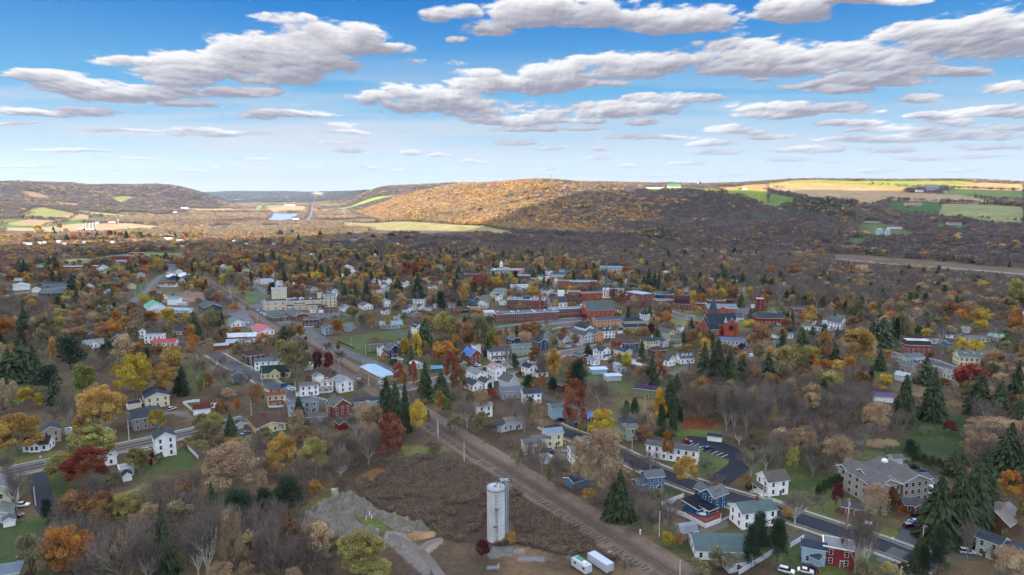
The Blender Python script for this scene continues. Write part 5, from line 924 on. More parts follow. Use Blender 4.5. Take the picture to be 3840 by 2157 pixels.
H_+=[
('M3 655 912 558 b 1.2 2 brick m:0f62b8 G P.75 X c','red brick house with bright blue roof and white dormers','house','bright blue-roofed brick house'),
('M3 770 898 425 b 1.3 2 white 74716c G P.4 nw','plain white house directly behind the bright blue roof','house',None),
('M3 972 1245 512 14 1.5 2 white 4a5058 H P.35 p','white square house with dark hipped roof and columned porch','house','white columned-porch house'),
('M3 1255 1540 452 14 1.6 2 ggreen 6d7c78 G P.4 q','pale sage house with grey-green roof and white trim','house','pale sage house'),
('M3 1515 1735 382 b 1.3 2 navy 39424e G P.5 c','navy blue house with white trimmed gable','house','navy house with white trim'),
('M3 1218 1392 322 b 1.2 1.4 navy 66706e G P.5','navy garage with grey-green roof behind the pale sage house','garage',None),
('M3 598 712 622 b 1.3 1.3 green 5a4540 G P.5 p','small olive bungalow with brown porch roof left of the brick house','house',None),
('M3 975 1210 768 b 1.15 2.5 white r:8d8986 G P.6','tall white house with rust-streaked roof in the middle of town','house','tall rusty-roofed white house'),
('M3 1100 1320 735 10 1.9 1 white 6a7474 G P.4','low white back wing right of the tall rusty-roofed house','house',None),
('M3 705 985 775 b 1.6 1.4 white 8a9196 G P.5','long white house with pale grey twin gables','house','long white twin-gabled house'),
('M3 680 920 900 b 1.5 1.2 white 46535a G P.6','white cottage with dark slate roof, lowest of the white cluster','house',None),
('M3 850 1055 868 b 1.5 1.2 white 4d565c G P.6','white gabled extension right of the dark slate cottage','house',None),
('M3 1118 1390 878 b 1.2 1.5 lgrey 6a6866 G P.8 nw','weathered grey barn-house with patched dark roof','barn','weathered grey barn-house'),
('M3 1400 1610 722 b 1.15 2 white 343e4c G P.5 cw','white house with navy roof beside two crimson bushes','house','white navy-roofed house'),
('M3 1560 1740 725 14 1.5 1 white 3a4450 G P.4','low white rear wing with dark roof right of the crimson bushes','house',None),
('M3 1115 1425 1000 14 1.6 1.5 grey 6b7080 G P.4','grey house behind bare trees below the barn-house','house',None),
('M3 1395 1655 1065 14 1.4 2 white 3b4656 G c P.45','white house with navy roof and red chimney among bare trees','house','red-chimney white house'),
('M3 1735 1985 1255 14 1.15 2 lblue 5f6a72 G P.4 nw','tall blue-grey house with white corner trim left of the pinkish tree','house','tall blue-grey house'),
('M3 2130 2352 1372 14 1.3 2 taupe m:1560b0 G P.4 X','tan house with bright blue roof in front of the dark gold tree','house','tan blue-roofed house'),
('M3 1060 1265 1418 b 1.1 1 lgrey 4c585e G P.4 X','small grey-white house with dark front roof in the thicket','house','small grey-white house'),
('M3 1180 1425 1390 14 1.4 1.4 lgrey 7e7c78 G P.5 c','grey-roofed house joined behind the small grey-white house','house',None),
('M3 830 1042 1228 14 1.3 2 white 8b8f92 G P.3','plain white house behind a feathery tan tree near the tracks','house',None),
('M3 2035 2240 535 b 1.3 1.3 red 5b6470 G P.4','red-walled house with white eaves right of the golden tree','house',None),
('M3 2150 2300 545 b 1.2 1.3 red 3e4450 G P.4','dark-roofed red house just right of the white-eaved red house','house',None),
('M3 2230 2390 575 b 1.2 1 white 7c92a6 G P.4','small white house with blue-grey roof at the end of the red row','house',None),
('M3 2250 2480 690 10 1.5 1 lblue m:a8c4dc G P.15 nw','wide low building with very pale blue metal roof','building','wide pale blue-roofed building'),
('M3 2430 2660 775 10 1.5 1 lgrey m:a0bcd6 G P.15 nw','second wide pale-roofed building beside the green purple-roofed house','building',None),
('M3 1605 1768 262 b 1.2 1.6 ggreen 5c4f4c G P.7','pale green-grey gabled house left of the maroon-roofed house','house',None),
('M3 1825 2020 345 b 1.1 1.8 lgrey 5a3f44 G P.8 X c q','pale grey house with maroon steep roof and lacy porch','house','maroon-roofed grey house'),
('M3 2020 2180 330 b 1.2 1.5 lgrey 4a4446 G P.6','cream-grey gabled cottage right of the maroon-roofed house','house',None),
('M3 2005 2312 295 b 1.9 2 lgrey 56606c G P.5','long grey two-storey house with classical white gable','house','long grey house with white gable'),
('M3 2205 2432 272 b 1.3 2 peach 59616c G P.5','peach-orange two-storey house with white gable trim','house','peach two-storey house'),
('M3 2345 2580 238 14 1.15 2 white 3f4954 H P.45 d','white foursquare house with dark hipped roof and dormers','house','white foursquare house'),
('M3 2070 2310 180 b 1.6 1.5 white 353e4a G P.5 nw','white house with near-black roof behind the long grey house','house',None),
('M3 2300 2520 500 b 1.2 2 white 45505c G P.6 X q','white gabled house with wrap porch right of the dark spruce','house','white wrap-porch house'),
('M3 0 165 625 b 1.3 1 lgrey m:b9c0c6 G P.4','low cottage with silvery roof behind spruces near the railway','house',None),
('M3 270 412 660 10 1.5 .9 teal m:3f86a0 G P.4 nw','teal-roofed garage behind the spruces near the railway','garage',None),
('M3 18 175 185 b 1.3 2 white 3f4650 G P.8 d','white steep-gabled house at the bend left of the tall spruce','house','white house left of tall spruce'),
('M3 1860 1960 905 b 1.2 1.3 brick 6a6470 G P.5 nw','red house mostly hidden by the blue-green pine','house',None),
('M4 45 290 402 14 1.3 2 navy 5a4a4c H P.45 X','navy blue house with red and white front gable','house','navy house with red gable'),
('M4 325 560 372 14 1.3 2 cream 42485a H P.45 cw X','cream house with dark slate hipped roof and tall white chimneys','house','cream slate-roofed house'),
('M4 500 680 345 b 1.5 1.4 lgrey 4a4e5a G P.5','pale gabled rear house right of the cream slate-roofed one','house',None),
('M4 535 765 255 b 1.4 1.7 lgreen 5d6b68 G P.7','lime-yellow house with grey-green steep roof','house','lime-yellow house'),
('M4 660 835 325 14 1.2 1.6 lgreen 6c6a62 G P.7 p','small lime gabled wing in front of the lime-yellow house','house',None),
('M4 780 870 175 b 1.2 1.8 white 5f6a78 G P.7','white gabled house behind the lime-yellow house','house',None),
('M4 425 640 470 14 1.3 1.5 dbrown 4f3f3e H P.55','dark brown hip-roofed house behind the rusty-leaved tree','house','dark brown hip-roofed house'),
('M4 -10 222 490 b 1.6 1.6 cream 45505c G P.5 cw','cream house with slate roof and white chimney at the street bend','house',None),
('M4 178 322 560 b 1.6 1.2 white 48505a G P.6 nw','white-gabled dark-roofed house above the white garage','house',None),
('M4 243 382 628 b 1.3 .9 taupe c8ccce G P.35 nw','grey garage with white roof beside the yellow tree','garage','grey white-roofed garage'),
('M4 555 765 585 b 1.3 1.3 white 57616e G P.95','white cape house with steep gable, left of the brick chimney','house','white steep-gabled cape house'),
('M4 770 1000 560 14 1.6 1.3 white 5f6c7c G P.9 dd c','white cape house with three dormers and tall brick chimney','house','white cape house with dormers'),
('M4 1322 1705 318 -20 2.7 1 lgrey m:2f4c78 G P.4','long cream-walled hall with dark blue metal roof by the car park','building','long blue-roofed hall'),
('M4 240 555 985 -22 1.7 1.6 green 43345c H P.35','green house with purple roof beside the golden cone tree','house','green purple-roofed house'),
('M4 30 310 1455 14 1.3 2 ggreen 4a545a H P.5 X','grey-green house among bare trees below the golden cone tree','house',None),
('M4 -20 152 660 14 1.2 1.6 lgrey b9c4cc G P.3','pale square house between the yellow trees and the pale roofs','house',None),
('M4 1990 2060 345 14 1.2 1.3 lblue 6a86a8 G P.5','pale blue house beside the spruce at the car park','house',None),
('M4 2160 2240 235 14 1.3 1 white 5a86b4 G P.5','white house with light blue roof between the two spruces','house',None),
('M4 2355 2490 150 b 1.3 1.5 white 66706c G P.5','white house with grey-green roof, left of the long white shed','house',None),
('M4 1970 2060 235 b 1.2 1 white 6a7078 G nw','small white house half hidden behind the rusty round tree','house',None),
('M5 -60 115 150 b 1.6 1.2 white 3f4c58 G P.4','white house with dark slate roof beside the tall white gable','house',None),
('M5 -80 108 85 14 2 1 white b8c4cc G nw P.4','white shed with ribbed pale roof behind the slate-roofed one','shed',None),
('M5 105 335 122 b 1.1 2 white 6a6c78 G P.75','tall white gabled farmhouse at the edge of the woods','house','white farmhouse by the woods'),
('M5 975 1290 562 14 1.6 1.4 lgrey 5f7074 G P.4','pale house with grey-green roof in front of the brick mansion','house','grey-green roofed pale house'),
('M5 1012 1200 672 b 1.2 1.6 taupe 6a7478 G P.6','taupe gabled house behind the dark spruces','house',None),
('M5 952 1150 782 b 1.2 1.2 lgrey c0ccd2 G P.5 nw','pale gabled house peeking over the spruce tops','house',None),
('M5 670 912 1040 -14 1.9 1 white m:44306a G P.6 nw','white outbuilding with vivid purple roof beside the spruces','barn','vivid purple-roofed outbuilding'),
('M5 1700 2090 595 -12 1.75 2.2 cream 6b7880 G P.6 dd cc','large cream colonial house with three dormers and dark shutters','house','large cream colonial house'),
('M5 1570 1900 775 14 1.5 1.4 pgreen 6f7f86 G P.4','pale green wing below the cream colonial, behind the red tree','house',None),
('M5 1540 1720 375 14 1.3 1.6 blue 46505e G P.4','blue-grey house left of the small golden tree','house','blue-grey house'),
('M5 1320 1460 302 -10 2 1 lgrey 75797c G P.3','low pale house behind the brick mansion','house',None),
('M5 1745 2140 292 -6 2.8 1 lgreen 6c7074 G P.3','long low pale green house along the upper right street','house',None),
('M5 2135 2320 272 b 1.5 1.2 white m:6fae98 G P.5','white house with mint green roof at upper right','house',None),
('M5 1600 1760 240 b 1.5 1 white 42464c G P.5','white gabled house above the blue-grey house','house',None),
('M5 1805 1880 165 b 1.3 1 lgrey 8a8c90 G nw','tiny grey house in the bare wood above the mint roof','house',None),
]
H_+=[
('N3 298 512 168 14 1.35 2.2 cream 8c9cb0 G P.5','tall cream house with pale blue-grey roof above the railway','house','tall cream house'),
('N3 205 365 190 14 1.3 1.6 cream 6c7078 G P.5 nw','middle cream wing stepping down from the tall cream house','house',None),
('N3 92 300 218 14 1.4 1.2 cream 6a6e76 G P.55','low cream wing with grey roof nearest the railway','house',None),
('N3 275 402 335 b 1.2 .9 lgrey c3c8cc F nw','white flat-roofed carport behind the bare trees by the track','garage',None),
('N3 90 210 300 20 2 .9 taupe 6e6a62 F nw','low grey lean-to shed beside the white carport','shed',None),
('N3 555 855 345 14 1.8 2 white 6f7680 G P.4','large white house behind the feathery tan tree','house','large white house behind tan tree'),
('N3 640 780 195 14 1.6 1.6 white 6a727e G P.5','white gabled house next to the dark street behind tan tree','house',None),
('N3 520 775 595 a 1.3 1 blue 3b4350 G P.35 nw','single-storey blue workshop with dark roof beside the railway','workshop','blue workshop by the railway'),
('N3 1205 1525 632 14 1.75 2 blue 6a6f76 G P.5 E','steel-blue house with grey roof above the railway','house','steel-blue house'),
('N3 1345 1872 318 -23 3.6 2 white 5d6066 G P.35 nwx','long white two-storey apartment row with grey roof','apartment building','long white apartment row'),
('N3 1965 2107 107 -20 2.3 .8 white 3a4452 G P.6 nw','white garden shed with four crossed doors on the lawn','shed','white four-door shed'),
('N3 1113 1262 102 14 1.2 2 ggreen 6f7470 G P.5','sage green house behind bare trees left of the apartment row','house',None),
('N3 1650 1850 1100 14 1.5 1 grey 9aa2ae B nw','grey-blue barn-roofed shed below the fenced yard','shed','grey-blue barn-roofed shed'),
('N3 2185 2640 1010 14 1.7 2 white 5f7474 G P.45 c','big white house with grey-green roof right of the fenced pool','house','big white green-grey roofed house'),
('N3 1762 2400 1330 -3 1.55 1 white 5d7072 G P.33','very wide white hall with low grey-green roof near the bottom','hall','wide grey-green roofed hall'),
('N3 2095 2352 1437 14 1.3 1 lgrey 6b7470 G P.3','low white annex with mossy roof in front of the wide hall','house',None),
('N3 2455 2760 665 14 1.15 2 white 6a6460 G P.7 q','white two-storey house with porch roof across the street','house','white house across the street'),
('N4 335 560 1340 -23 1.3 1.8 lblue 3a4656 G P.4','light grey wing with navy roof attached to the red brick house','house',None),
('N4 430 548 1372 b 1.0 .9 lblue 4a5866 G P.7 nw','tiny pale blue entrance porch hut at the red brick house','porch hut',None),
('N4 2135 2500 1062 a 1.25 1.6 w:brown 8e8784 G P.75 nw','old brown timber barn with grey roof and cupola','barn','old brown timber barn'),
('N4 2100 2360 1300 b 1.15 2 pgreen 3d4a54 G P.55','pale green house with dark roof at the lower right','house','pale green house'),
('N4 2330 2700 1375 -20 2 1.7 cream 3f4a54 G P.45','cream rear wing of the pale green house at the right edge','house',None),
('N4 1208 1342 338 5 1.4 .8 lgrey 6f7074 G P.7 nw','small gazebo-like shelter with grey gable on the lawn behind','shelter',None),
('N4 1318 1612 842 -6 1.7 1 brick 5c5e68 G P.55 X','single-storey brick lodge with white porch gable','lodge','brick lodge'),
('N4 735 950 858 -22 1.4 1 brick 57575f G P.4','small brick house with dark roof in front of the beige complex','house',None),
('T1 183 362 832 b 1.3 1.4 white b8bcb8 G P.3 nw','white metal workshop with pale roof in the storage yard','workshop','white yard workshop'),
('T1 415 502 860 b 1.1 1 white d0d2d0 G P.5 nw','small bright white shed beside the yard road','shed',None),
('T1 -40 265 785 -5 3.4 1 tan 5a4c48 G P.3 nw','long tan shed with brown roof at the left edge','shed',None),
('T1 178 312 718 0 2.5 1 white 8fa0ac G P.25 nw','white shed with pale blue roof behind the long tan shed','shed',None),
('T1 -40 68 668 0 2 1 white 9aa6ae G P.5','white house with pale roof at the far left edge','house',None),
('T1 565 912 795 15 3.0 1 grey 3f5268 G P.35','long commercial building with curved dark blue roof','commercial building','long dark-blue roofed store'),
('T1 520 820 915 15 1.5 1.3 2f3d3c 5c6e7c G P.35 nw','dark green open shed with slate roof','shed','dark green open shed'),
('T1 1225 1370 592 b 1.3 1.5 white 3c4452 G P.6','white house with dark roof right of the school pine','house',None),
('T1 1270 1392 648 b 1.3 1.3 cream 6a6660 G P.6','cream gabled house in front of the dark-roofed white one','house',None),
('T1 1600 1705 818 b 1.4 1.5 cream 6b4a42 G P.5 nw','cream house with brown roof on the green corner','house',None),
('T1 1058 1172 818 b 1.5 1.2 white 57504e G P.6','white house with small porch behind the dark spruce','house',None),
('T1 1310 1402 872 b 1.2 1.2 white 7a7470 G P.6','white gabled house hidden in the olive tree clump','house',None),
('T1 1433 1492 735 b 1.4 1.6 blue 4f5a66 G P.3','small blue house left of the golden tree','house',None),
('T1 1725 1820 685 b 1.3 1.7 lgrey 8a9094 G P.5','pale house behind the little orange tree','house',None),
('T1 2100 2218 578 14 1.4 1.6 lgrey 6a7480 G P.8','pale grey house with steep mansard-like roof by the road','house',None),
('T1 2092 2205 655 b 1.4 1.5 cream 6f7880 G P.5','cream farmhouse left of the blue barns','house',None),
('T1 2180 2290 625 b 1.4 1.3 white 5a6068 G P.5 nw','white gabled house behind the blue barns','house',None),
('T1 2092 2250 705 b 1.5 1.2 3f4c66 m:c2ccd4 G P.4 nw','dark blue barn with white metal roof, left one','barn','dark blue barn'),
('T1 2238 2432 700 b 1.6 1.3 grey m:c6d0d8 G P.35 nw','grey barn with white metal roof right of the dark blue barn','barn',None),
('T1 2262 2330 745 b 1.3 1.2 white a8b0b6 G P.5','small white gable behind the clipped hedge trees','house',None),
('T1 2000 2232 798 -3 2.8 1 white 6b4a40 G P.45 X','long white motel-like house with brown roof','house','long brown-roofed white house'),
('T1 2330 2435 810 b 1.2 1.2 white 5a4c48 G P.6 nw','white barn-shaped house right of the long brown roof','barn',None),
('T1 1975 2022 885 0 1.3 .9 lgrey 6a6864 F nw','tiny grey hut beside the wood yard','hut',None),
('T1 1825 2062 1092 b 1.5 1 white m:3f9a7a G P.55 nw','white barn with sea-green metal roof','barn','sea-green roofed barn'),
('T1 2115 2287 1025 -3 1.5 2.2 white m:1d7f96 G P.4 nw','tall windowless white building with teal roof','building','teal-roofed tall white building'),
('T1 2240 2360 1030 -4 2.2 .8 lgrey m:a8b8c4 G P.2 nw','low pale shed attached right of the teal-roofed building','shed',None),
('T1 1948 2408 1135 -8 3.6 1 white m:7f9cba G P.25','very long white shed with light blue roof in the yard','warehouse','very long light-blue roofed shed'),
('T2 -60 208 1030 b 1.5 1.2 3c4a5c 59636e G P.4 nw','dark blue-grey depot shed beside the railway line','depot','dark blue-grey depot'),
('T1 1230 1400 1075 0 3 .8 lgreen m:86d0c8 F nw','low shed with pale turquoise roof in the trees','shed',None),
('T1 1380 1470 1110 0 1.6 1 red 6a4a40 G P.4 nw','small red roof hidden between autumn trees','house',None),
('T2 608 730 690 b 1.3 1.6 cream 666470 G P.6','cream house with dark roof above the factory road','house',None),
('T2 700 865 692 8 1.5 1.5 white 9fb2c0 G P.4','white house with pale blue roof above the factory road','house','white pale-blue roofed house'),
('T2 872 988 728 b 1.5 1 white b2b6b8 G P.5','low white garage-like house by the green lawn','garage',None),
('T2 905 980 690 0 1.6 1.2 white a8acae F','white flat house behind the low white garage','house',None),
('T2 1100 1130 695 b 1.2 .8 white 4a4e54 G nw','tiny white shed alone on the green lawn','shed',None),
('T2 1278 1422 805 b 1.4 1.5 lgrey 6a6c74 G P.6 p','grey porch-fronted house behind the factory','house',None),
('T2 1530 1690 830 b 1.5 1.4 white 57606a G P.6','white house behind the factory right end','house',None),
('T2 1690 1872 1040 b 1.5 1.2 white 8d979c G P.4','white cottage with pale grey roof beyond the factory car park','house',None),
('T2 1925 2112 1012 b 1.4 1.2 white 6c727a G P.5','white cottage with slate roof, right of the pale-roofed cottage','house',None),
('T2 2222 2336 975 b 1.1 1.8 white a0b4c0 G P.6','white two-storey house with light blue roof','house',None),
('T2 2210 2335 1070 b 1.3 1 white 56406c G P.4','white house with purple roof below the light-blue one','house',None),
('T2 2370 2470 1150 b 1.3 1.3 lgrey 5a4a44 G P.8 nw','pale steep-gabled house behind brown trees','house',None),
('T2 2478 2620 1095 b 1.2 2 white 44505c G P.5','white tall house with dark roof at the hillock','house',None),
('T2 2092 2215 712 b 1.3 1.8 white 8a909a G P.7','white Victorian house, left of three behind the spruces','house',None),
('T2 2232 2350 700 b 1.3 1.9 white 4c525c G P.8','white Victorian house with dark slate roof, middle of three','house',None),
('T2 2212 2322 798 b 1.3 1.9 pgreen b2b8ba G P.8','pale mint Victorian house in front of the middle one','house','pale mint Victorian house'),
('T2 2470 2570 730 b 1.2 2 white 434852 G P.7','white Victorian house, right of the tall spruce group','house',None),
('T2 2150 2270 838 b 1.4 1.2 lgrey b8a890 G P.6','low tan-roofed house below the pale mint Victorian','house',None),
('T2 1625 1760 630 b 1.3 2 white 5a6068 G P.5','white house half hidden by spruces above the factory','house',None),
('T2 1745 1870 525 b 1.5 1.6 white c0c4c6 G P.6','white-roofed house in the trees above the factory','house',None),
('T2 1825 1925 590 b 1.3 1.8 white d0d4d4 G P.7','bright white gabled house beside the rust-coloured tree','house',None),
('T2 1310 1385 350 b 1.4 1.3 lgrey d2d6d8 G P.6 nw','small house with bright white roof among golden trees','house',None),
('T2 200 290 505 b 1.4 1.5 lgrey b8bec4 G P.6','pale grey house beside the rusty tree at upper left','house',None),
('T2 830 925 600 b 1.3 1.3 white 8c9096 G P.6','white gabled house right of the orange-gold tree','house',None),
('T2 600 690 470 b 1.4 1.3 blue 46566a G P.5','dark blue-roofed house left of the spruce trio','house',None),
('T2 470 560 545 b 1.3 1.5 lgrey 59606a G P.6','pale house beside the crimson maple','house',None),
('T2 590 690 500 14 1.4 1.2 grey 5c5660 G P.6','grey-brown roofed house below the dark blue roof','house',None),
('T2 840 890 205 b 1.4 1.3 white 9aa0a6 G P.6','white house far off beside the dark spruce','house',None),
('T2 1345 1420 290 -5 1.8 1 red 4a4448 G P.4 nw','small dark red barn on the far green','barn',None),
('T2 1830 1920 150 0 1.8 1.5 lgrey 7c8694 H P.4','pale hipped house far off behind rust trees','house',None),
('T2 2400 2455 205 b 1.3 1.5 white 7c8aa0 G P.6','white gabled house far off below the crimson trees','house',None),
('T2 2120 2170 345 b 1.4 1.2 white d8dada G P.5 nw','tiny bright white house in the mid-distance trees','house',None),
('T2 500 560 200 b 1.6 1.2 white c8ced4 G P.4','white house in the far left street','house',None),
('T2 350 410 165 b 1.6 1.1 lgrey b8c0c8 G P.4','pale house left in the far left street','house',None),
('T2 150 2 1 b 1 1 white white G','','',None),
]
H_=[h for h in H_ if h[1]]
H_+=[
('T3 25 252 832 -8 1.5 2 white 3a4658 F','white square house with flat dark roof and tall windows','house','white flat-roofed square house'),
('T3 -30 108 905 b 1.4 1.3 cream 66707c G P.5','cream gabled house at the left of the hedge','house',None),
('T3 98 232 905 b 1.3 1.2 white 504a4c G P.6','white cottage left of the white car','house',None),
('T3 232 338 905 14 1.2 1 white 57616c G P.5','small white cottage right end of the hedge row','house',None),
('T3 -20 155 1010 b 1.5 1.1 taupe 55606c G P.5 nw','taupe garage with slate roof on the lawn','garage',None),
('T3 190 330 470 b 1.4 1.5 cream 6a4a4c G P.6','cream house with maroon roof among spruces','house',None),
('T3 275 415 610 b 1.4 1.5 white 5f6a76 G P.6','white long-gabled house among brown trees','house',None),
('T3 395 500 280 14 1.4 1.8 lgrey 5c6a78 G P.5','grey-blue house between the two orange trees','house',None),
('T3 440 490 520 b 1.4 1.6 white 56606e G P.6 nw','slim white gable peeking left of the domed oak','house',None),
('T3 358 430 872 b 1.3 1.2 lgrey 7a8088 G P.5','pale shed-like house beside the tall pine','house',None),
('T3 828 1062 420 -4 2 1.8 brick 3f4650 F','red brick house with flat dark roof and white cornice','house','flat-roofed brick house'),
('T3 858 1065 830 b 1.3 2 teal 27405a G P.7','teal house with navy steep roof','house','teal house'),
('T3 1038 1245 795 14 1.3 1.8 tan 6b7072 H P.6','tan stone-coloured house with grey hipped roof','house','tan hipped-roof house'),
('T3 1150 1298 720 b 1.2 2 yellow 3c4a66 G P.5','pale yellow gabled house','house',None),
('T3 1265 1468 680 -5 1.4 2 lgrey 7e8690 H P.4','grey-white mansion with pale hipped roof','house','grey-white mansion'),
('T3 1290 1400 765 b 1.2 2 white 4f5a6c G P.6','white narrow gabled house in front of the mansion','house',None),
('T3 1350 1455 825 b 1.2 1.4 white 7a8c9c G P.5','white small gabled house right of the narrow one','house',None),
('T3 1028 1192 868 b 1.4 1.3 white b4c6d4 G P.5','white house with pale blue roof behind the cream office','house',None),
('T3 880 1060 920 -3 1.5 1.4 peach 3f444c F','cream flat-roofed office with many windows','office','cream flat-roofed office'),
('T3 1055 1168 905 -3 1.4 1 peach 3f444c F','low cream annex right of the flat-roofed office','office',None),
('T3 795 905 925 10 1.5 .8 brown 4a3630 G nw P.5','small brown-roofed shed left of the cream office','shed',None),
('T3 583 685 865 14 1.4 1.1 lgrey 7a6c68 G P.5','small pale cottage behind bare branches','house',None),
('T3 1505 1790 590 8 2.4 1.6 white b8c8d6 F','long white store with pale flat roof','store','long white flat-roofed store'),
('T3 1575 1745 640 b 1.3 1.3 grey 8a929a G P.5','grey gabled house below the long white store','house',None),
('T3 1630 1815 425 -3 2 1.4 teal b0bcc4 F','dark green shopfront with flat pale roof','store',None),
('T3 1825 1940 470 -3 1.6 1.3 2f5a50 8a949a F','green store with porch beside the white inn','store',None),
('T3 1930 2125 468 b 1.5 2 white 4a5666 G P.4','white two-storey inn with arched windows','inn','white inn'),
('T3 2035 2160 365 b 1.4 1.5 white 5a6a7c G P.5','white gabled house behind the inn','house',None),
('T3 2110 2228 495 b 1.2 1.8 white 57626e G P.6','white gabled shop beside the brick block','store',None),
('T3 2165 2235 560 14 1.2 1.8 lgrey 8a949c F','narrow pale shop left of the brick block','store',None),
('T3 2130 2350 400 -5 2 1.3 lgrey 3c4a58 G P.3 nw','wide dark-roofed hall behind the inn','hall',None),
('T3 2252 2450 345 -2 2.4 1.6 lgrey 3f6c84 G P.25','pale motel with teal-blue roof at the wood edge','motel',None),
('T3 1965 2175 670 b 1.6 1.6 cream 434c58 G P.45','cream long house with dark roof and chimneys','house','cream long house'),
('T3 2350 2560 800 -5 1.8 1.6 brown 4a3e40 G P.7 dd','brown shop row with three white dormers','store','brown dormered shop row'),
('T3 1280 1360 300 14 1.2 1.6 yellow 27405c G P.4','yellow gabled house left of the domed courthouse','house',None),
('T3 1170 1280 330 b 1.3 1.6 lgrey 66606c G P.7','pale steep-gabled house left of the courthouse','house',None),
('T3 870 1070 250 0 2.2 1.4 brick 4a4648 F nw','dark brick block far behind the orange tree','building',None),
('T4 0 250 165 -8 1 1 white 8a8a88 F nw','','',None),
('T4 275 640 240 -8 2.6 2 lgrey m:2f6d80 G P.3 nwx','long teal-roofed apartment block in the bare trees','apartment building','teal-roofed apartment block'),
('T4 335 450 430 b 1.3 1.5 white 66747c G P.4','white house left of the green steeple','house',None),
('T4 375 560 470 b 1.4 1.4 grey 4c545e G P.5','grey gabled house right behind the green steeple','house',None),
('T4 1245 1350 290 b 1.4 1.2 white d0d6da G P.6','white-roofed house alone at the foot of the wood','house',None),
('T4 652 700 420 b 1.1 2 white 5a626a G P.6','tall white gable house behind the red brick hall','house',None),
('T4 725 840 480 -5 1.6 1.4 dbrown 3f5a44 G P.4 nw','dark cabin with green roof behind the red brick hall','cabin',None),
('T4 245 1090 1 b 1 1 white white G','','',None),
('T4 240 540 1245 14 1.35 2 white 46525e H P.5 dd','','',None),
('T4 150 430 165 b 1 1 white white F','','',None),
('T4 1555 1640 545 b 1.2 1.3 lgrey 6c7684 G P.5','pale blue-roofed house behind the golden trees','house',None),
('T4 1100 1225 600 -5 2 1 grey 5c6670 G P.3 nw','low grey garages left of the cedar','garage',None),
('T4 1310 1350 540 b 1.2 1.2 blue 4a5c74 G nw','tiny blue shed between the two cedars','shed',None),
('T4 1940 2010 385 b 1.3 1 lgrey c8ccd0 G nw','little white roofed house in the wood','house',None),
('T4 2275 2365 415 -5 1.6 1.2 lgreen 8a9298 G P.5','pale house alone in the right-hand wood','house',None),
('T4 2170 2300 715 -4 2.4 1.2 dbrown 57503f G P.3 nw','dark brown barn behind the library','barn',None),
('T4 2400 2480 540 b 1.3 1.4 lgrey 8a8c90 G P.6','grey gable far right behind brown trees','house',None),
('T4 1145 1380 1120 b 1 1 white white F','','',None),
('T4 510 620 860 -5 1.7 1 white 7c2430 H P.4','white rectory porch with red hipped roof by the church','pavilion','white pavilion with red roof'),
('T5 380 495 678 -5 2 1 red 57626c G P.4','low red hall with white trim and slate roof','hall',None),
('T5 478 585 862 b 1.4 1.5 white 66746c G P.5','white house with grey-green roof behind the spruces','house',None),
('T5 1990 2060 870 b 1.3 1 lgrey 9a9ea4 G nw','pale trailer-like house in the right-hand wood','house',None),
('T5 2500 2600 720 b 1.3 1.5 white 57606c G P.6','white house at the right edge behind the orange tree','house',None),
('T5 600 680 690 b 1.4 1.2 taupe 57504e G nw P.4','brown-roofed hut at the wood edge','hut',None),
('T5 0 35 645 b 1.2 1 white d0d4d8 F nw','white trailer left of the red training tower','trailer',None),
('T5 300 330 440 b 1.3 1.4 lgrey 9fb2bc G nw','small pale house lost in the bare wood','house',None),
('T5 1640 1760 980 0 2 .9 lgrey a8acb0 F nw','low pale garage left of the blue-grey house','garage',None),
]
H_=[h for h in H_ if h[1]]
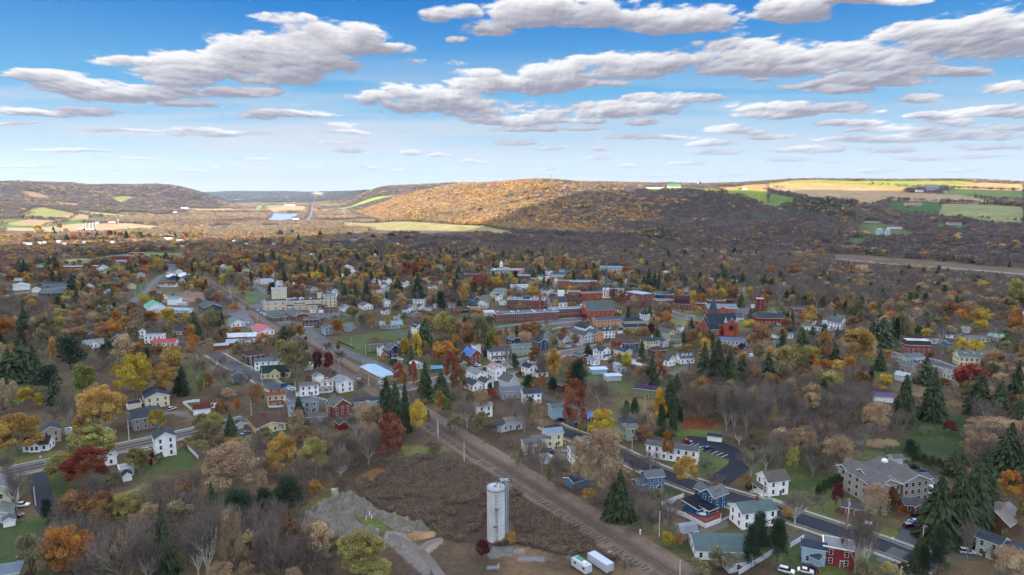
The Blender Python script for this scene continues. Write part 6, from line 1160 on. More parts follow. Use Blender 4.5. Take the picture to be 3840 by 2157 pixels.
H_+=[
('F3 1565 1700 178 -4 2.4 1.8 cream m:3c7a4a G P.9 nw','big far barn with green roof on the ridge','barn','green-roofed ridge barn'),
('F3 1420 1520 165 -2 3 1 tan b09a80 G nw P.3','long low tan shed left of the green-roofed barn','shed',None),
('F3 2315 2368 195 5 1.4 1.2 cream e0d8c8 G P.5 nw','cream machine shed on the sunlit hilltop','shed',None),
('F3 2275 2318 190 0 1.4 .9 brown 5a4844 G nw','dark shed left of the cream machine shed','shed',None),
('F3 2525 2600 188 0 2.4 .9 brown 5c5862 G nw P.4','long dark farm shed on the hilltop field','shed',None),
('F4 1585 1708 270 -25 1.3 2 red 7a828c B','large red barn with grey rounded roof in the fields','barn','large red barn'),
('F4 1483 1565 272 -5 1.8 1.6 white 6c6870 G P.5','white farmhouse left of the large red barn','house',None),
('F4 1755 1795 275 0 1.8 .7 lgrey d0d0cc G nw','tiny white farm shed right of the large red barn','shed',None),
('F4 1375 1540 415 -4 2.4 1.8 peach 8a7c74 G P.4 p','pinkish ranch house with balcony on the green slope','house','pinkish ranch house'),
('F4 965 1120 590 -3 3.2 1 lgreen 7a8078 G P.2','long pale green house on the hillside road','house',None),
('F4 1203 1340 650 -4 2.6 1.3 lgrey d2cfc8 F nw','white flat-roofed utility building above the two tanks','building',None),
('F4 1800 1935 607 -8 2 1.1 lgrey 7a5c50 G P.5','low house with brown roof on the right hillside','house',None),
('T1 1380 1450 240 -5 2 1 white b0c0cc G nw P.4','long white house in the far sunlit street','house',None),
('T1 275 345 258 -5 2 1 lgrey c4beb4 G nw P.4','pale low house left in the far sunlit row','house',None),
('T1 340 425 262 -5 2 1 white b8b4b0 G nw P.4','white low house second in the far sunlit row','house',None),
('T1 470 530 250 -5 1.6 1 white c8c4bc G nw P.4','white house beside the far golden tree','house',None),
('T1 540 610 245 -5 1.6 1 cream b8b4ac G nw P.4','cream house right of the far golden tree','house',None),
('T1 705 775 235 -5 1.6 1.2 white c4c4c4 G nw P.4','white house by the far dark pine','house',None),
('T1 790 850 262 -5 1.6 1 peach c4b4a0 G nw P.4','peach-coloured house in the far row','house',None),
('T1 1040 1085 245 -5 1.4 1.4 white 8c94a0 G nw P.6','far white gabled house below the first red tree','house',None),
('T1 2065 2180 200 -5 2.2 1 white d0d2d0 G nw P.4','far long white house at the right of the sunlit row','house',None),
('T1 2110 2160 290 -5 1.4 1.4 white 8c94a0 G nw P.6','far white gabled house in the shade at right','house',None),
('T1 2210 2310 225 -5 2 1 lgrey c4ccd4 G nw P.4','far pale house below the orange trees','house',None),
('T1 1925 1955 232 -5 1.2 1.4 white 5c646c G nw P.7','tiny far white gable beside the brown tree','house',None),
('T1 2265 2345 295 -5 2 1 cream c4bcb0 G nw P.4','far cream house in the dark trees at right','house',None),
('F2 370 440 492 -5 2 1 white b8b8b8 G nw P.4','far white building beside the lake','building',None),
('F2 600 650 455 -5 2 1 white 9a8a84 G nw P.4','far white house left of the village trees','house',None),
('F2 668 725 452 -5 2 1 lgrey a84a3c G nw P.4','far house with red roof in the village','house',None),
('F2 760 860 460 -5 2.6 1 white a8b4c0 G nw P.4','far long white shed in the village','building',None),
('F2 820 900 440 -5 2.4 1 white c8c8c8 G nw P.4','far white hall at the village edge','building',None),
('F2 630 690 525 -5 2 1 white c8c8c4 G nw P.4','far white trailer-like building by the bend','building',None),
('F2 575 620 522 -5 2 1 white c0c4c8 G nw P.4','far small white building left of the bend','building',None),
('F2 765 810 520 -5 2 1 white c8c4c0 G nw P.4','far white house under the orange trees','house',None),
('F2 825 865 520 -5 1.6 1 white c8ccd0 G nw P.4','far white hut at the forest foot','house',None),
('F2 290 400 352 -5 3 1 white d4d4d4 G nw P.4','far distribution shed beyond the lake','building',None),
('F2 440 500 345 -5 2 1 white c8ccd0 G nw P.4','far pale block beyond the wheat field','building',None),
('F2 610 670 305 -5 2 1 white b8bcc4 G nw P.4','very distant white factory below the blue hills','building',None),
('F1 2280 2420 300 -5 4 1 white c8ccd0 G nw P.4','very distant long white factory at the valley end','building',None),
('F1 1565 1640 392 -5 2 1 white c8ccd0 G nw P.4','very distant white house group, left end','building',None),
('F1 1640 1690 385 -5 2 1 white b8bcc4 G nw P.4','very distant white house group, middle','building',None),
('F1 1820 1900 384 -5 2 1 white c8ccd0 G nw P.4','very distant white house group, right end','building',None),
('F1 1730 1790 425 -5 2 1 lgrey c0c4c8 G nw P.4','very distant grey-white farm below the red hill','building',None),
('F1 215 250 146 -5 2 2 white d0d4d8 G nw P.4','lone white building on the far left ridge','building',None),
('F1 1090 1180 533 -5 2 1 red c0c8d0 G nw P.4','red barn with pale roof beside the lone far silo','barn',None),
('F1 960 1005 535 -5 1.6 1.4 lgrey 8c94a0 G nw P.6','grey farmhouse between the silos and the far barn','house',None),
]
for h in H_:
 house(h[0],h[1],h[2],h[3])
# ------------------------------------------------------------------ landmark buildings
def mk(name,me_mb,mats,parent):return me_mb.obj(name,mats,parent)
def frame(c,x0,x1,yb,yaw,asp,name,label,cat,h,sn=None):
 x,y,z,W,D,th=place(c,x0,x1,yb,yaw,asp);root=empty(name,(x,y,z),th,label,cat);cd=Vector((-x,-y));cd.rotate(Matrix.Rotation(-th,2));cd.normalize()
 regis(root,x,y,z,W,D,h,sn);return root,W,D,(cd.x,cd.y),(1 if cd.x>0 else-1),(1 if cd.y>0 else-1)
def flatblock(root,W,D,h,wall,roof,o,cd,st,n=None,sill=.9,ww=1.2,wh=1.7,trim='d8d8d4',z0=0,win=True,sh=None):
 block(root,W,D,h,'F',wall,roof,o,z0,trim=trim)
 if win:face_windows(root,W,D,z0,st,o,cd,False,n,ww,wh,sh or h/st,trim=trim,sill=sill)
def steeple(root,o,w,h,hb,hs,wall,col,trim='d8d8d4',n=8):
 """square tower of height h, open belfry hb, tall spire hs"""
 mb=MB();mb.box(-w/2,w/2,-w/2,w/2,0,h,0,0,(o[0],o[1],0));t=mb.obj('tower',wallmat(wall),root)
 mb=MB();mb.box(-w/2-.35,w/2+.35,-w/2-.35,w/2+.35,h,h+.45,1,0,(o[0],o[1],0));mb.box(-w*.42,w*.42,-w*.42,w*.42,h+.45,h+hb,0,0,(o[0],o[1],0))
 for a in range(4):
  for k in(-1,0,1):
   c,s=((0,-1),(1,0),(0,1),(-1,0))[a];cx=o[0]+c*w*.43-s*k*w*.24;cy=o[1]+s*w*.43+c*k*w*.24;mb.box(cx-.28,cx+.28,cy-.28,cy+.28,h+.7,h+hb-.5,1)
 mb.box(-w/2-.1,w/2+.1,-w/2-.1,w/2+.1,h+hb,h+hb+.5,1,0,(o[0],o[1],0));be=mb.obj('belfry',[wallmat(wall),mat('paint',trim)],root)
 mb=MB();mb.lathe([(w*.5,h+hb+.5),(w*.34,h+hb+1.6),(w*.30,h+hb+2.6),(w*.17,h+hb+hs*.55),(.22,h+hb+hs)],n,(o[0],o[1],0));sp=mb.obj('spire',mat('metal',col),root)
 mb=MB()
 for a in range(4):
  c,s=((0,-1),(1,0),(0,1),(-1,0))[a];mb.tube((o[0]+c*w*.30,o[1]+s*w*.30,h+hb+1.3),(o[0]+c*w*.52,o[1]+s*w*.52,h+hb+1.3),w*.2,w*.2,12)
 o2=mb.obj('clock_face',mat('paint','d8d8d4'),root);mb=MB();mb.tube((o[0],o[1],h+hb+hs-.3),(o[0],o[1],h+hb+hs+1.6),.16,.06,6);mb.obj('finial',mat('paint','d8d8d4'),root)
def church_brick():
 root,W,D,cd,sx,sy=frame('T4',10,525,950,14,1.85,'brick_church','brick church with grey slate roof and tall green copper steeple','church',9,'green-steepled brick church')
 w,r=block(root,W,D,7.5,'G','obrick','66706e',(0,0),0,1.0);
 for i in range(6):put('window',winmesh(1.1,3.2),root,-W/2+W*(i+.5)/6,sy*(D/2+.01),2.0,math.pi if sy<0 else 0)
 mb=MB();mb.tube((sx*(W/2),0,7.5+D*.2),(sx*(W/2+.15),0,7.5+D*.2),1.1,1.1,16);mb.obj('round_window',mat('paint','d8d8d4'),root)
 steeple(root,(-sx*(W*.40),-sy*(D*.62)),5.2,16,7,24,'obrick','4f6f66')
church_brick()
def church_stone():
 root,W,D,cd,sx,sy=frame('T4',570,1010,1175,10,1.5,'stone_church','grey stone church with dark roofs and octagonal white-louvred tower','church',8,'grey stone church')
 block(root,W,D,5,'G','stone','37424e',(0,0),0,.35);block(root,W*.8,D*.55,5.5,'H','stone','37424e',(0,-sy*D*.12),3.5,.7)
 for i in range(8):put('window',winmesh(1.,2.),root,-W/2+W*(i+.5)/8,sy*(D/2+.01),1.6,math.pi if sy<0 else 0)
 ox,oy=-sx*W*.52,-sy*D*.1
 mb=MB();mb.lathe([(4.2,0),(4.2,8.5)],8,(ox,oy,0));mb.obj('tower',wallmat('stone'),root);mb=MB();mb.lathe([(4.0,8.5),(4.0,13.5)],8,(ox,oy,0),0)
 for i in range(8):
  for k in(-.5,.5):
   a=math.pi*2*(i+.5)/8;cx=ox+math.cos(a)*3.72-math.sin(a)*k*1.3;cy=oy+math.sin(a)*3.72+math.cos(a)*k*1.3;mb.box(-.3,.3,-.3,.3,9.3,12.8,1,a,(cx,cy,0))
 mb.lathe([(4.5,13.5),(4.5,14.0),(3.8,14.0)],8,(ox,oy,0),2);mb.obj('belfry',[wallmat('stone'),mat('paint','d8d8d4'),mat('paint','d8d8d4')],root)
 mb=MB();mb.lathe([(3.9,14),(3.0,15.4),(1.2,16.6),(.7,17.8),(.2,19.5)],8,(ox,oy,0));mb.obj('cap_roof',mat('shingle','3c4854'),root)
 block(root,4,3.5,2.8,'G','white','3f4a54',(sx*(W/2+2.3),sy*D*.3),0,.9)
church_stone()
def church_red():
 root,W,D,cd,sx,sy=frame('T4',1790,2400,1215,14,1.35,'red_church','big orange-red brick church with steep dark slate cross gables','church',11,'orange-red brick church')
 w,r=block(root,W,D*.62,8.5,'G','obrick','3a4650',(0,0),0,1.25);block(root,D*.9,W*.34,8.5,'G','obrick','3a4650',(W*.12*-sx,sy*D*.16),0,1.35,rz=math.pi/2);block(root,W*.36,D*.85,5.5,'G','obrick','343e4a',(sx*W*.40,sy*D*.06),0,.9)
 for k,(t,zz)in enumerate(((-.12,2.2),)):
  mb=MB();mb.tube((W*.12*-sx,sy*(D*.16+D*.45),6.0),(W*.12*-sx,sy*(D*.16+D*.45+.1),6.0),2.3,2.3,20);mb.obj('rose_window',mat('glass','20262e'),root)
 face_windows(root,W*.36,D*.85,0,2,(sx*W*.40,sy*D*.06),cd,False,4,.8,1.3,2.6)
 for q in(-1,1):
  mb=MB();ox,oy=(-sx*W*.12+q*W*.19,sy*(D*.60));mb.box(ox-1.1,ox+1.1,oy-1.1,oy+1.1,0,11);mb.obj('buttress_tower',wallmat('obrick'),root);mb=MB();mb.lathe([(1.5,11),(.1,15)],8,(ox,oy,0));mb.obj('pinnacle',mat('shingle','d0d0cc'),root)
 ox,oy=(W*.02,-sy*D*.62);mb=MB();mb.box(ox-3.2,ox+3.2,oy-3.2,oy+3.2,0,15.5);mb.obj('tower',wallmat('obrick'),root);mb=MB();mb.lathe([(5.0,15.5),(4.0,17.5),(.15,28)],4,(ox,oy,0));o=mb.obj('spire',mat('shingle','55605f'),root)
church_red()
def church_white():
 root,W,D,cd,sx,sy=frame('T3',2078,2375,870,14,1.7,'white_church','white church with grey roof, pointed windows and crenellated square tower','church',8,'white church with square tower')
 block(root,W,D,5.5,'G','white','565a62',(0,0),0,1.0)
 for i in range(4):put('window',winmesh(1.,2.4),root,-W/2+W*(i+.5)/4,sy*(D/2+.01),1.3,math.pi if sy<0 else 0)
 ox,oy=-sx*W*.30,-sy*D*.45;w=5.2;mb=MB();mb.box(ox-w/2,ox+w/2,oy-w/2,oy+w/2,0,15,0)
 for i in range(5):
  for a in range(4):
   c,s=((0,-1),(1,0),(0,1),(-1,0))[a];t=(i-2)*w*.22;cx=ox+c*(w/2-.15)-s*t;cy=oy+s*(w/2-.15)+c*t;mb.box(cx-.3,cx+.3,cy-.3,cy+.3,15,16,0)
 mb.obj('tower',wallmat('white'),root)
church_white()
def courthouse():
 root,W,D,cd,sx,sy=frame('T3',1285,1690,395,-6,2.3,'courthouse','grey stone courthouse with pale roof and small white dome','courthouse',10,'domed stone courthouse')
 block(root,W*.62,D,9,'H','stone','9aa4a4',(-W*.19,0),0,.45);block(root,W*.40,D*.8,8.5,'H','stone','9aa4a4',(W*.29,0),0,.4)
 face_windows(root,W*.62,D,0,3,(-W*.19,0),cd,False,6,1.1,1.7,2.8);face_windows(root,W*.4,D*.8,0,3,(W*.29,0),cd,False,4,1.1,1.7,2.8)
 mb=MB();ox=-W*.5-1.6
 for i in range(4):mb.tube((ox,-D*.3+D*.2*i,0),(ox,-D*.3+D*.2*i,8.4),.5,.42,10)
 mb.box(ox-.9,-W*.5,-D*.42,D*.42,8.4,9.2);mb.obj('portico',mat('paint','d8d8d4'),root)
 cx=-W*.28;mb=MB();mb.lathe([(2.6,12.2),(2.6,13),(2.0,13),(2.0,16.2),(2.4,16.2),(2.4,16.6),(2.1,17.2),(1.6,18.6),(.7,19.8),(.3,20),(.3,21.2),(0.05,21.8)],12,(cx,0,0));mb.obj('dome',mat('paint','c9d2cf'),root)
courthouse()
def school():
 root,W,D,cd,sx,sy=frame('T3',1245,2258,1088,15,4.2,'school','long two-storey red brick school front with flat grey roofs','school',7,'long brick school')
 flatblock(root,W,D,7.2,'brick','5f7286',(0,0),cd,2,15,1.0,2.0,1.8)
 mb=MB();mb.box(-W*.5,-W*.40,sy*D*.5 if sy<0 else D*.35,sy*D*.35 if sy<0 else D*.5,7.6,8.2);mb.obj('entrance_parapet',mat('brick',WC['brick']),root)
 mb=MB();rr=random.Random(3)
 for i in range(9):x=rr.uniform(-W*.45,W*.45);y=rr.uniform(-D*.35,D*.35);mb.box(x-.7,x+.7,y-.7,y+.7,7.5,8.5)
 mb.obj('roof_vents',mat('paint','c4c8cc'),root)
 root,W,D,cd,sx,sy=frame('T3',1465,2065,888,-10,2.2,'school_block','three-part brick school block with rooftop vents and tall chimney','school',9,'brick school block')
 flatblock(root,W,D,9,'brick','6e8498',(0,0),cd,2,9,1.5,2.2,2.2)
 mb=MB();
 for i in range(16):x=rr.uniform(-W*.42,W*.42);y=rr.uniform(-D*.35,D*.35);mb.tube((x,y,9.2),(x,y,10.6),.55,.4,8)
 mb.obj('roof_vents',mat('paint','c8ccd0'),root);mb=MB();mb.box(-3,4,-2,3,9.3,11.5);mb.obj('plant_room',mat('metal','3c444c'),root)
 mb=MB();mb.tube((W*.40,sy*(D*.5+3),0),(W*.40,sy*(D*.5+3),15.5),1.5,1.2,12);mb.obj('chimney',wallmat('obrick'),root)
 root,W,D,cd,sx,sy=frame('T3',2080,2640,1005,14,3.6,'school_wing','low brick school wing with long strip of windows, right of the chimney','school',7)
 flatblock(root,W,D,7,'brick','7c93a8',(0,0),cd,2,12,1.2,1.8,1.7)
 root,W,D,cd,sx,sy=frame('T3',1110,1290,1010,14,1.3,'school_hall','white-roofed hall at the left end of the brick school','hall',5)
 block(root,W,D,4.5,'S','lgrey','c3c8cc',(0,0),0,.1)
school()
for h in[
('T3 2225 2425 580 -6 1.5 3.4 obrick 5a6a78 F','tall red brick commercial block with arched windows','commercial building','tall brick block'),
('T3 2420 2700 590 -6 1.6 3.2 brick 7f96a8 F','dark red brick block with bracketed roof, right of the tall one','commercial building',None),
('T4 -60 245 470 -6 2.4 2.4 obrick 7390a6 F','long orange-red brick block with flat blue-grey roof','commercial building','long orange-red block'),
('T4 -40 425 690 12 2.6 3 obrick 4f6274 F nw','blank orange brick side wall of the Main Street block','commercial building','blank orange brick block'),
('T4 410 560 600 -6 1.5 2.6 brown 55606c F','brown brick block just behind the green steeple','commercial building',None),
('T4 468 655 590 -6 1.6 2.2 cream 5f7486 F','cream shop block right of the green steeple','commercial building',None),
('T4 560 700 690 -6 1.4 2.4 brown 5f7486 F','brown brick block left of the crimson hall','commercial building',None),
('T4 690 1075 705 b 1.6 3 red 9fc0d0 F','bright crimson brick hall with flat pale roof','hall','crimson brick hall'),
('T4 0 220 800 10 1.8 1.1 lgrey c0ccd4 F nw','jumble of low pale roofs behind the brick church','commercial building',None),
('T4 1105 1390 775 14 1.3 2.2 brick 6a7680 F','square dark red bank with arched window and white cornice','bank','square red bank'),
('T4 1130 1400 640 -6 2 1.2 navy 38424e F nw','dark flat-roofed shop with white roof lights behind the bank','store',None),
('T4 1420 1700 805 -14 1.4 2 brick 4a3336 B dd c P.9','maroon brick mansion with gambrel roof and tall white columns','mansion','columned maroon mansion'),
('T4 1700 1900 800 -6 1.6 1.8 brick 5c5a60 F','dark brick building behind the golden street trees','building',None),
('T4 1885 2350 890 -6 2.2 2 obrick 8592a0 G P.5 X','brick municipal hall with arched window and slate roof','municipal hall','brick municipal hall'),
('T4 1895 2180 760 -6 2.2 1.8 brick 3e5a7c F nw','brick block with dark blue roof behind the municipal hall','building',None),
('T4 2280 2450 960 14 1.5 1.3 lgrey 4a5058 G P.4 p','little cross-topped canopy building by the orange-red church','building',None),
('T4 175 660 1080 14 2.3 2 peach 4c5866 G P.25','tan brick parish school with slate roof below the brick church','school','tan brick parish school'),
('T4 0 130 1070 b 1.3 1.6 brown 4c4c50 G P.8','brown brick chapel gable left of the parish school','chapel',None),
('T3 2110 2385 720 -6 1.8 1.8 brick 4f6f88 F nw','brick block with blue-green flat roof above the white church','commercial building',None),
('T3 2385 2560 760 -6 1.2 3.4 obrick 6a7a88 F','stepped orange brick wall block right of the white church tower','commercial building',None),
('T3 1530 1730 345 -6 2 2 e08c7a 9aa4ac F nw','salmon pink annex in front of the domed courthouse','building','salmon pink annex'),
('T5 22 292 800 -8 1.5 1.8 red 3a4c4c G P.45 c','red brick post hall with white portico gable and dark green roof','hall','red hall with white gable'),
('T5 44 116 668 -6 1 4 red b8bcc0 F','four-storey red training tower with pale top','tower','red training tower'),
('M5 1035 1378 462 -10 1.7 2.6 brick 42463f M cc','red brick mansion with mansard roof and white flat top','mansion','brick mansard mansion'),
('T1 748 1312 585 12 4.6 1.6 brick 8ea6bc F','long low brick school with blue-white flat roof at upper left','school','upper-left brick school'),
('T1 1408 1640 455 0 2 2.2 brick 4f6578 F nw','lower brick gym block beside the sports field','school','brick gym block'),
('T1 1635 1798 430 0 1.6 3 brick 8a7f7c F nw','tall brick gym block at the sports field edge','school',None),
('T1 1400 1625 500 0 3 1.4 lgrey 9fb2c2 F nw','white-roofed school wing below the gym blocks','school',None),
('T1 402 540 592 12 1.8 1.8 navy 7d94aa G P.2 nw','navy school workshop left of the dark pines','school',None),
('N4 545 842 1368 -23 1.25 2 b:7c1f20 8d9298 F c','two-storey red house with flat grey roof and white windows','house','red flat-roofed house'),
]:house(h[0],h[1],h[2],h[3])
def factory():
 x,y,z,W,D,th=place('T2',748,1640,1010,16,3.0);root=empty('factory',(x,y,z),th,'sprawling cream factory with dark flat roofs and big square tower','factory');regis(root,x,y,z,W,D,8,'cream factory')
 cd=Vector((-x,-y));cd.rotate(Matrix.Rotation(-th,2));cd.normalize();c2=(cd.x,cd.y)
 flatblock(root,W,D*.62,7.5,'cbbea2','3d4450',(0,D*.1),c2,2,8,1.,1.2,1.4)
 flatblock(root,W*.30,D*.5,9,'cbbea2','4a5058',(-W*.32,-D*.18),c2,2,3,1.)
 flatblock(root,W*.18,D*.9,10,'cbbea2','6a86a0',(W*.43,D*.2),c2,3,3,1.)
 flatblock(root,W*.20,D*.45,19,'d2c6a8','8fa6bc',(-W*.28,D*.42),c2,1,win=False)
 flatblock(root,W*.16,D*.3,5,'cbb28c','5a6068',(0,-D*.36),c2,1,2);flatblock(root,W*.5,D*.35,3.8,'c8b48c','3c4048',(W*.05,-D*.45),c2,1,6,1.)
 flatblock(root,W*.06,D*.15,13,'d8c898','a0a4a8',(W*.28,D*.25),c2,1,win=False)
 mb=MB();rr=random.Random(8)
 for i in range(14):a=rr.uniform(-W*.2,W*.35);b=rr.uniform(-D*.1,D*.35);mb.box(a-1,a+1,b-.8,b+.8,7.8,9.2)
 mb.obj('roof_vents',mat('paint','aab0b8'),root)
factory()
for h in[('T2 1010 1305 1150 b 2.2 1.4 7c2f2a 5f6e70 G P.35','long red brick depot with grey hipped roof by the railway street','depot','long red depot'),
('T2 785 1035 1160 b 1.9 1.2 brown 5f7270 H P.6','old station with wide grey-green hipped roof','station','old hipped-roof station')]:house(h[0],h[1],h[2],h[3])
def care_home():
 x,y,z,W,D,th=place('N4',708,1578,800,14,1.35);root=empty('apartment_building',(x,y,z),th,'large three-storey beige apartment complex with broad grey-brown roofs','apartment building');regis(root,x,y,z,W,D,11,'large beige apartment complex')
 cd=Vector((-x,-y));cd.rotate(Matrix.Rotation(-th,2));cd.normalize();c2=(cd.x,cd.y);wl='969088';rf='6f6b6c'
 for(w,d,ox,oy,h)in((W*.42,D*.98,-W*.27,0,8.6),(W*.45,D*.92,W*.24,0,8.6)):
  block(root,d,w,h,'G',wl,rf,(ox,oy),0,.42,rz=math.pi/2,over=.7);face_windows(root,w,d,0,3,(ox,oy),c2,False,int(max(w,d)/3.6),1.3,1.5,2.8,trim='cfcdc6')
 block(root,W*.75,D*.36,9.0,'G',wl,rf,(0,D*.05),0,.5,over=.7);block(root,W*.6,D*.3,8.6,'G',wl,rf,(-W*.17,D*.42),0,.45,over=.7)
 block(root,W*.3,D*.24,8.6,'G',wl,rf,(W*.38,-D*.30),0,.5,over=.5);block(root,W*.22,D*.34,8.6,'G',wl,rf,(-W*.40,-D*.44),0,.5,rz=math.pi/2)
 face_windows(root,D*.2,W*.24,0,3,(-W*.40,-D*.56),c2,False,2,1.2,1.5,2.8)
 for f in(0,1,2):
  mb=MB();z0=f*2.8;ox,oy=W*.47,-D*.40
  mb.box(ox,ox+2.0,oy-3,oy+2,z0+.2,z0+.4);
  for k in range(9):mb.box(ox+1.9,ox+1.98,oy-2.9+k*.6,oy-2.83+k*.6,z0+.4,z0+1.4)
  mb.box(ox+1.86,ox+2.0,oy-3,oy+2,z0+1.35,z0+1.45)
  for k in(-3,1.85):mb.box(ox+1.8,ox+1.98,oy+k,oy+k+.18,z0+.2,z0+2.9)
  mb.obj('balcony',mat('paint','d0cfca'),root)
 mb=MB();mb.lathe([(1.2,13.2),(1.1,13.8),(.7,14.2),(.0,14.3)],12,(-W*.02,D*.0,0));mb.obj('roof_vent',mat('paint','d0d4d4'),root)
care_home()
def pool_house():
 x,y,z,W,D,th=place('N3',1890,2152,820,'a',1.25);label='deep blue two-storey house with grey roof and low navy wing'
 root=empty('house',(x,y,z),th,label,'house');regis(root,x,y,z,W*1.6,D*1.5,6,'deep blue house');cd=Vector((-x,-y));cd.rotate(Matrix.Rotation(-th,2));cd.normalize()
 h=5.7;w,r=block(root,W,D,h,'G','deepblue','75777a',(0,0),0,.75);sx=-1;sy=-1
 for f in(0,1):
  for t in(-.25,.22):put('window',winmesh(1.,1.7),root,t*W,-(D/2+.01),f*2.8+.8,math.pi)
 for t in(-.25,.2):put('window',winmesh(1.1,1.9),root,-(W/2+.01),t*D,3.6,math.pi/2)
 chimney(r,root,W*.4,1.5,h+1.2,h=1.0);mb=MB()
 for i in range(3):mb.box(-1.6+i*1.3,-1.0+i*1.3,-D*.28,-D*.16,h+D*.5*.75*.5,h+D*.5*.75*.5+.35)
 mb.obj('skylights',mat('glass','3a4046'),r)
 block(root,W*.62,D*.75,5.0,'G','deepblue','6b6e74',(W*.1,D*.85),0,.7,rz=math.pi/2);
 w2,r2=block(root,W*1.0,D*1.2,2.7,'S','deepblue','1c2436',(-W*.92,D*.28),0,.12,rz=0)
 w3,r3=block(root,W*.62,D*.62,2.7,'S','deepblue','1c2436',(-W*.80,-D*.46),0,.06,rz=0)
 for i in range(5):put('window',winmesh(.9,1.9),root,-W*.8-W*.25+i*W*.125,-(D*.77+.02),.3,math.pi)
 put('door',doormesh('c8c8c4'),root,-W*1.112,-D*.46,0,math.pi/2)
 def gp(px_,py_):return Vector(GC('N3',px_,py_)[:2])
 P=[gp(*p)for p in((1770,845),(1835,820),(1960,795),(2095,845),(2100,885),(1945,935))];P=P if sum(P[i-1].x*P[i].y-P[i].x*P[i-1].y for i in range(6))>0 else P[::-1]
 dk=empty('pool_deck',(*gp(1930,870),0),0,'reddish timber pool deck beside the deep blue house','deck');o=gp(1930,870);mb=MB();mb.prism([(p.x-o.x,p.y-o.y)for p in P],.0,.9);mb.obj('deck',mat('wood','6b3424'),dk)
 pc=gp(1893,860);pl=empty('swimming_pool',(pc.x,pc.y,.9),R(-35),'oval above-ground pool with blue sloping winter cover','pool');mb=MB();E=[(3.4*math.cos(a),1.9*math.sin(a))for a in[i*math.pi/14 for i in range(28)]]
 mb.prism(E,.0,.45,0);mb.obj('rim',mat('paint','173f7c'),pl);mb=MB();mb.prism([(x*.55+.3,y*.6)for x,y in E],.455,.5,0);mb.obj('cover',mat('paint','b9bcae'),pl);mb=MB();mb.prism([(x*.85,y*.86)for x,y in E],.43,.452,0);mb.obj('water',mat('paint','0e2340'),pl)
 mb=MB();mb.box(-1.6,1.6,-.2,.2,.5,.9,0,.3);
 mb=MB();g2=gp(2030,850);lad=empty('pool_ladder',(g2.x,g2.y,.9),.4,'small white pool ladder standing on the timber deck','ladder')
 for s in(-.25,.25):mb.tube((s,0,0),(s,0,1.6),.05)
 for k in range(4):mb.tube((-.25,0,.3+k*.35),(.25,0,.3+k*.35),.04)
 mb.obj('rails',mat('paint','d8d8d4'),lad)
pool_house()
def cyl(c,xc,yt,yb,w,name,label,cat,wall,cap,kind='dome',rings=0,sn=None):
 sc=CROPS[c][2];x,y,z=GC(c,xc,yb);d=proj(x,y,z)[2];r=w*sc*d/FPX/2;dp=math.atan2(H-z,math.hypot(x,y));h=(yb-yt)*sc*d/FPX/max(.5,math.cos(dp));s=(math.hypot(x,y)+r)/math.hypot(x,y);x*=s;y*=s
 root=empty(name,(x,y,z),0,label,cat);mb=MB();mb.lathe([(r,-1),(r,h)],32);mb.obj('wall',mat('metal' if cat!='silo' else 'concrete',wall),root)
 mb=MB();mb.lathe([(r*1.02,h-.1),(r*1.02,h+.1),(r*.9,h+r*.28),(r*.5,h+r*.5),(0.01,h+r*.58)]if kind=='dome' else[(r*1.02,h-.1),(r*1.02,h+.15),(r*.96,h+.2),(.01,h+.7)],32);mb.obj('roof',mat('metal',cap),root)
 FOOT.append((x,y,2*r,2*r,0));return root,r,h,(x,y)
root,r,h,_=cyl('N2',2413,640,1130,182,'concrete_silo','tall white concrete silo with railing and pipes standing beside the railway','silo','c9c8c4','aeb6bc','flat')
LAND.append((*proj(_[0],_[1],0)[:2],'tall white silo',_[0],_[1],r))
mb=MB()
for i in range(1,15):z=h*i/15;mb.lathe([(r+.015,z-.05),(r+.045,z),(r+.015,z+.05)],32)
mb.obj('hoops',mat('metal','a8a8a8'),root)
mb=MB();mb.lathe([(r+.03,h-.75),(r+.06,h-.7),(r+.06,h-.45),(r+.03,h-.4)],32);mb.obj('red_band',mat('paint','8c3c46'),root)
mb=MB()
for i in range(18):a=i*2*math.pi/18;mb.tube((r*math.cos(a),r*math.sin(a),h),(r*math.cos(a),r*math.sin(a),h+1.15),.035,n=4)
for zz in(.6,1.15):
 for i in range(36):a=i*2*math.pi/36;b=(i+1)*2*math.pi/36;mb.tube((r*math.cos(a),r*math.sin(a),h+zz),(r*math.cos(b),r*math.sin(b),h+zz),.035,n=4)
mb.obj('guard_rail',mat('metal','70747a'),root)
mb=MB();ax=-1.5
for s in(-.1,.1):mb.tube((r*math.cos(ax+s),r*math.sin(ax+s)-.15,1.2),(r*math.cos(ax+s),r*math.sin(ax+s)-.15,h-1),.045,n=4)
for i in range(int(h/.45)-3):zz=1.4+i*.45;mb.tube((r*math.cos(ax-.1),r*math.sin(ax-.1)-.15,zz),(r*math.cos(ax+.1),r*math.sin(ax+.1)-.15,zz),.03,n=4)
for i in range(10):zz=h*.25+i*.85;mb.lathe([(.42,zz),(.42,zz+.06)],10,(r*math.cos(ax),r*math.sin(ax)-.45,0))
mb.box(-.7,.7,-.6,.3,h*.33,h*.33+.1,0,0,(r*math.cos(ax)-.4,r*math.sin(ax)-.3,0));mb.box(-.7,.7,-.6,.3,h*.66,h*.66+.1,0,0,(r*math.cos(ax)+.1,r*math.sin(ax)-.3,0))
mb.obj('ladder',mat('metal','64686c'),root)
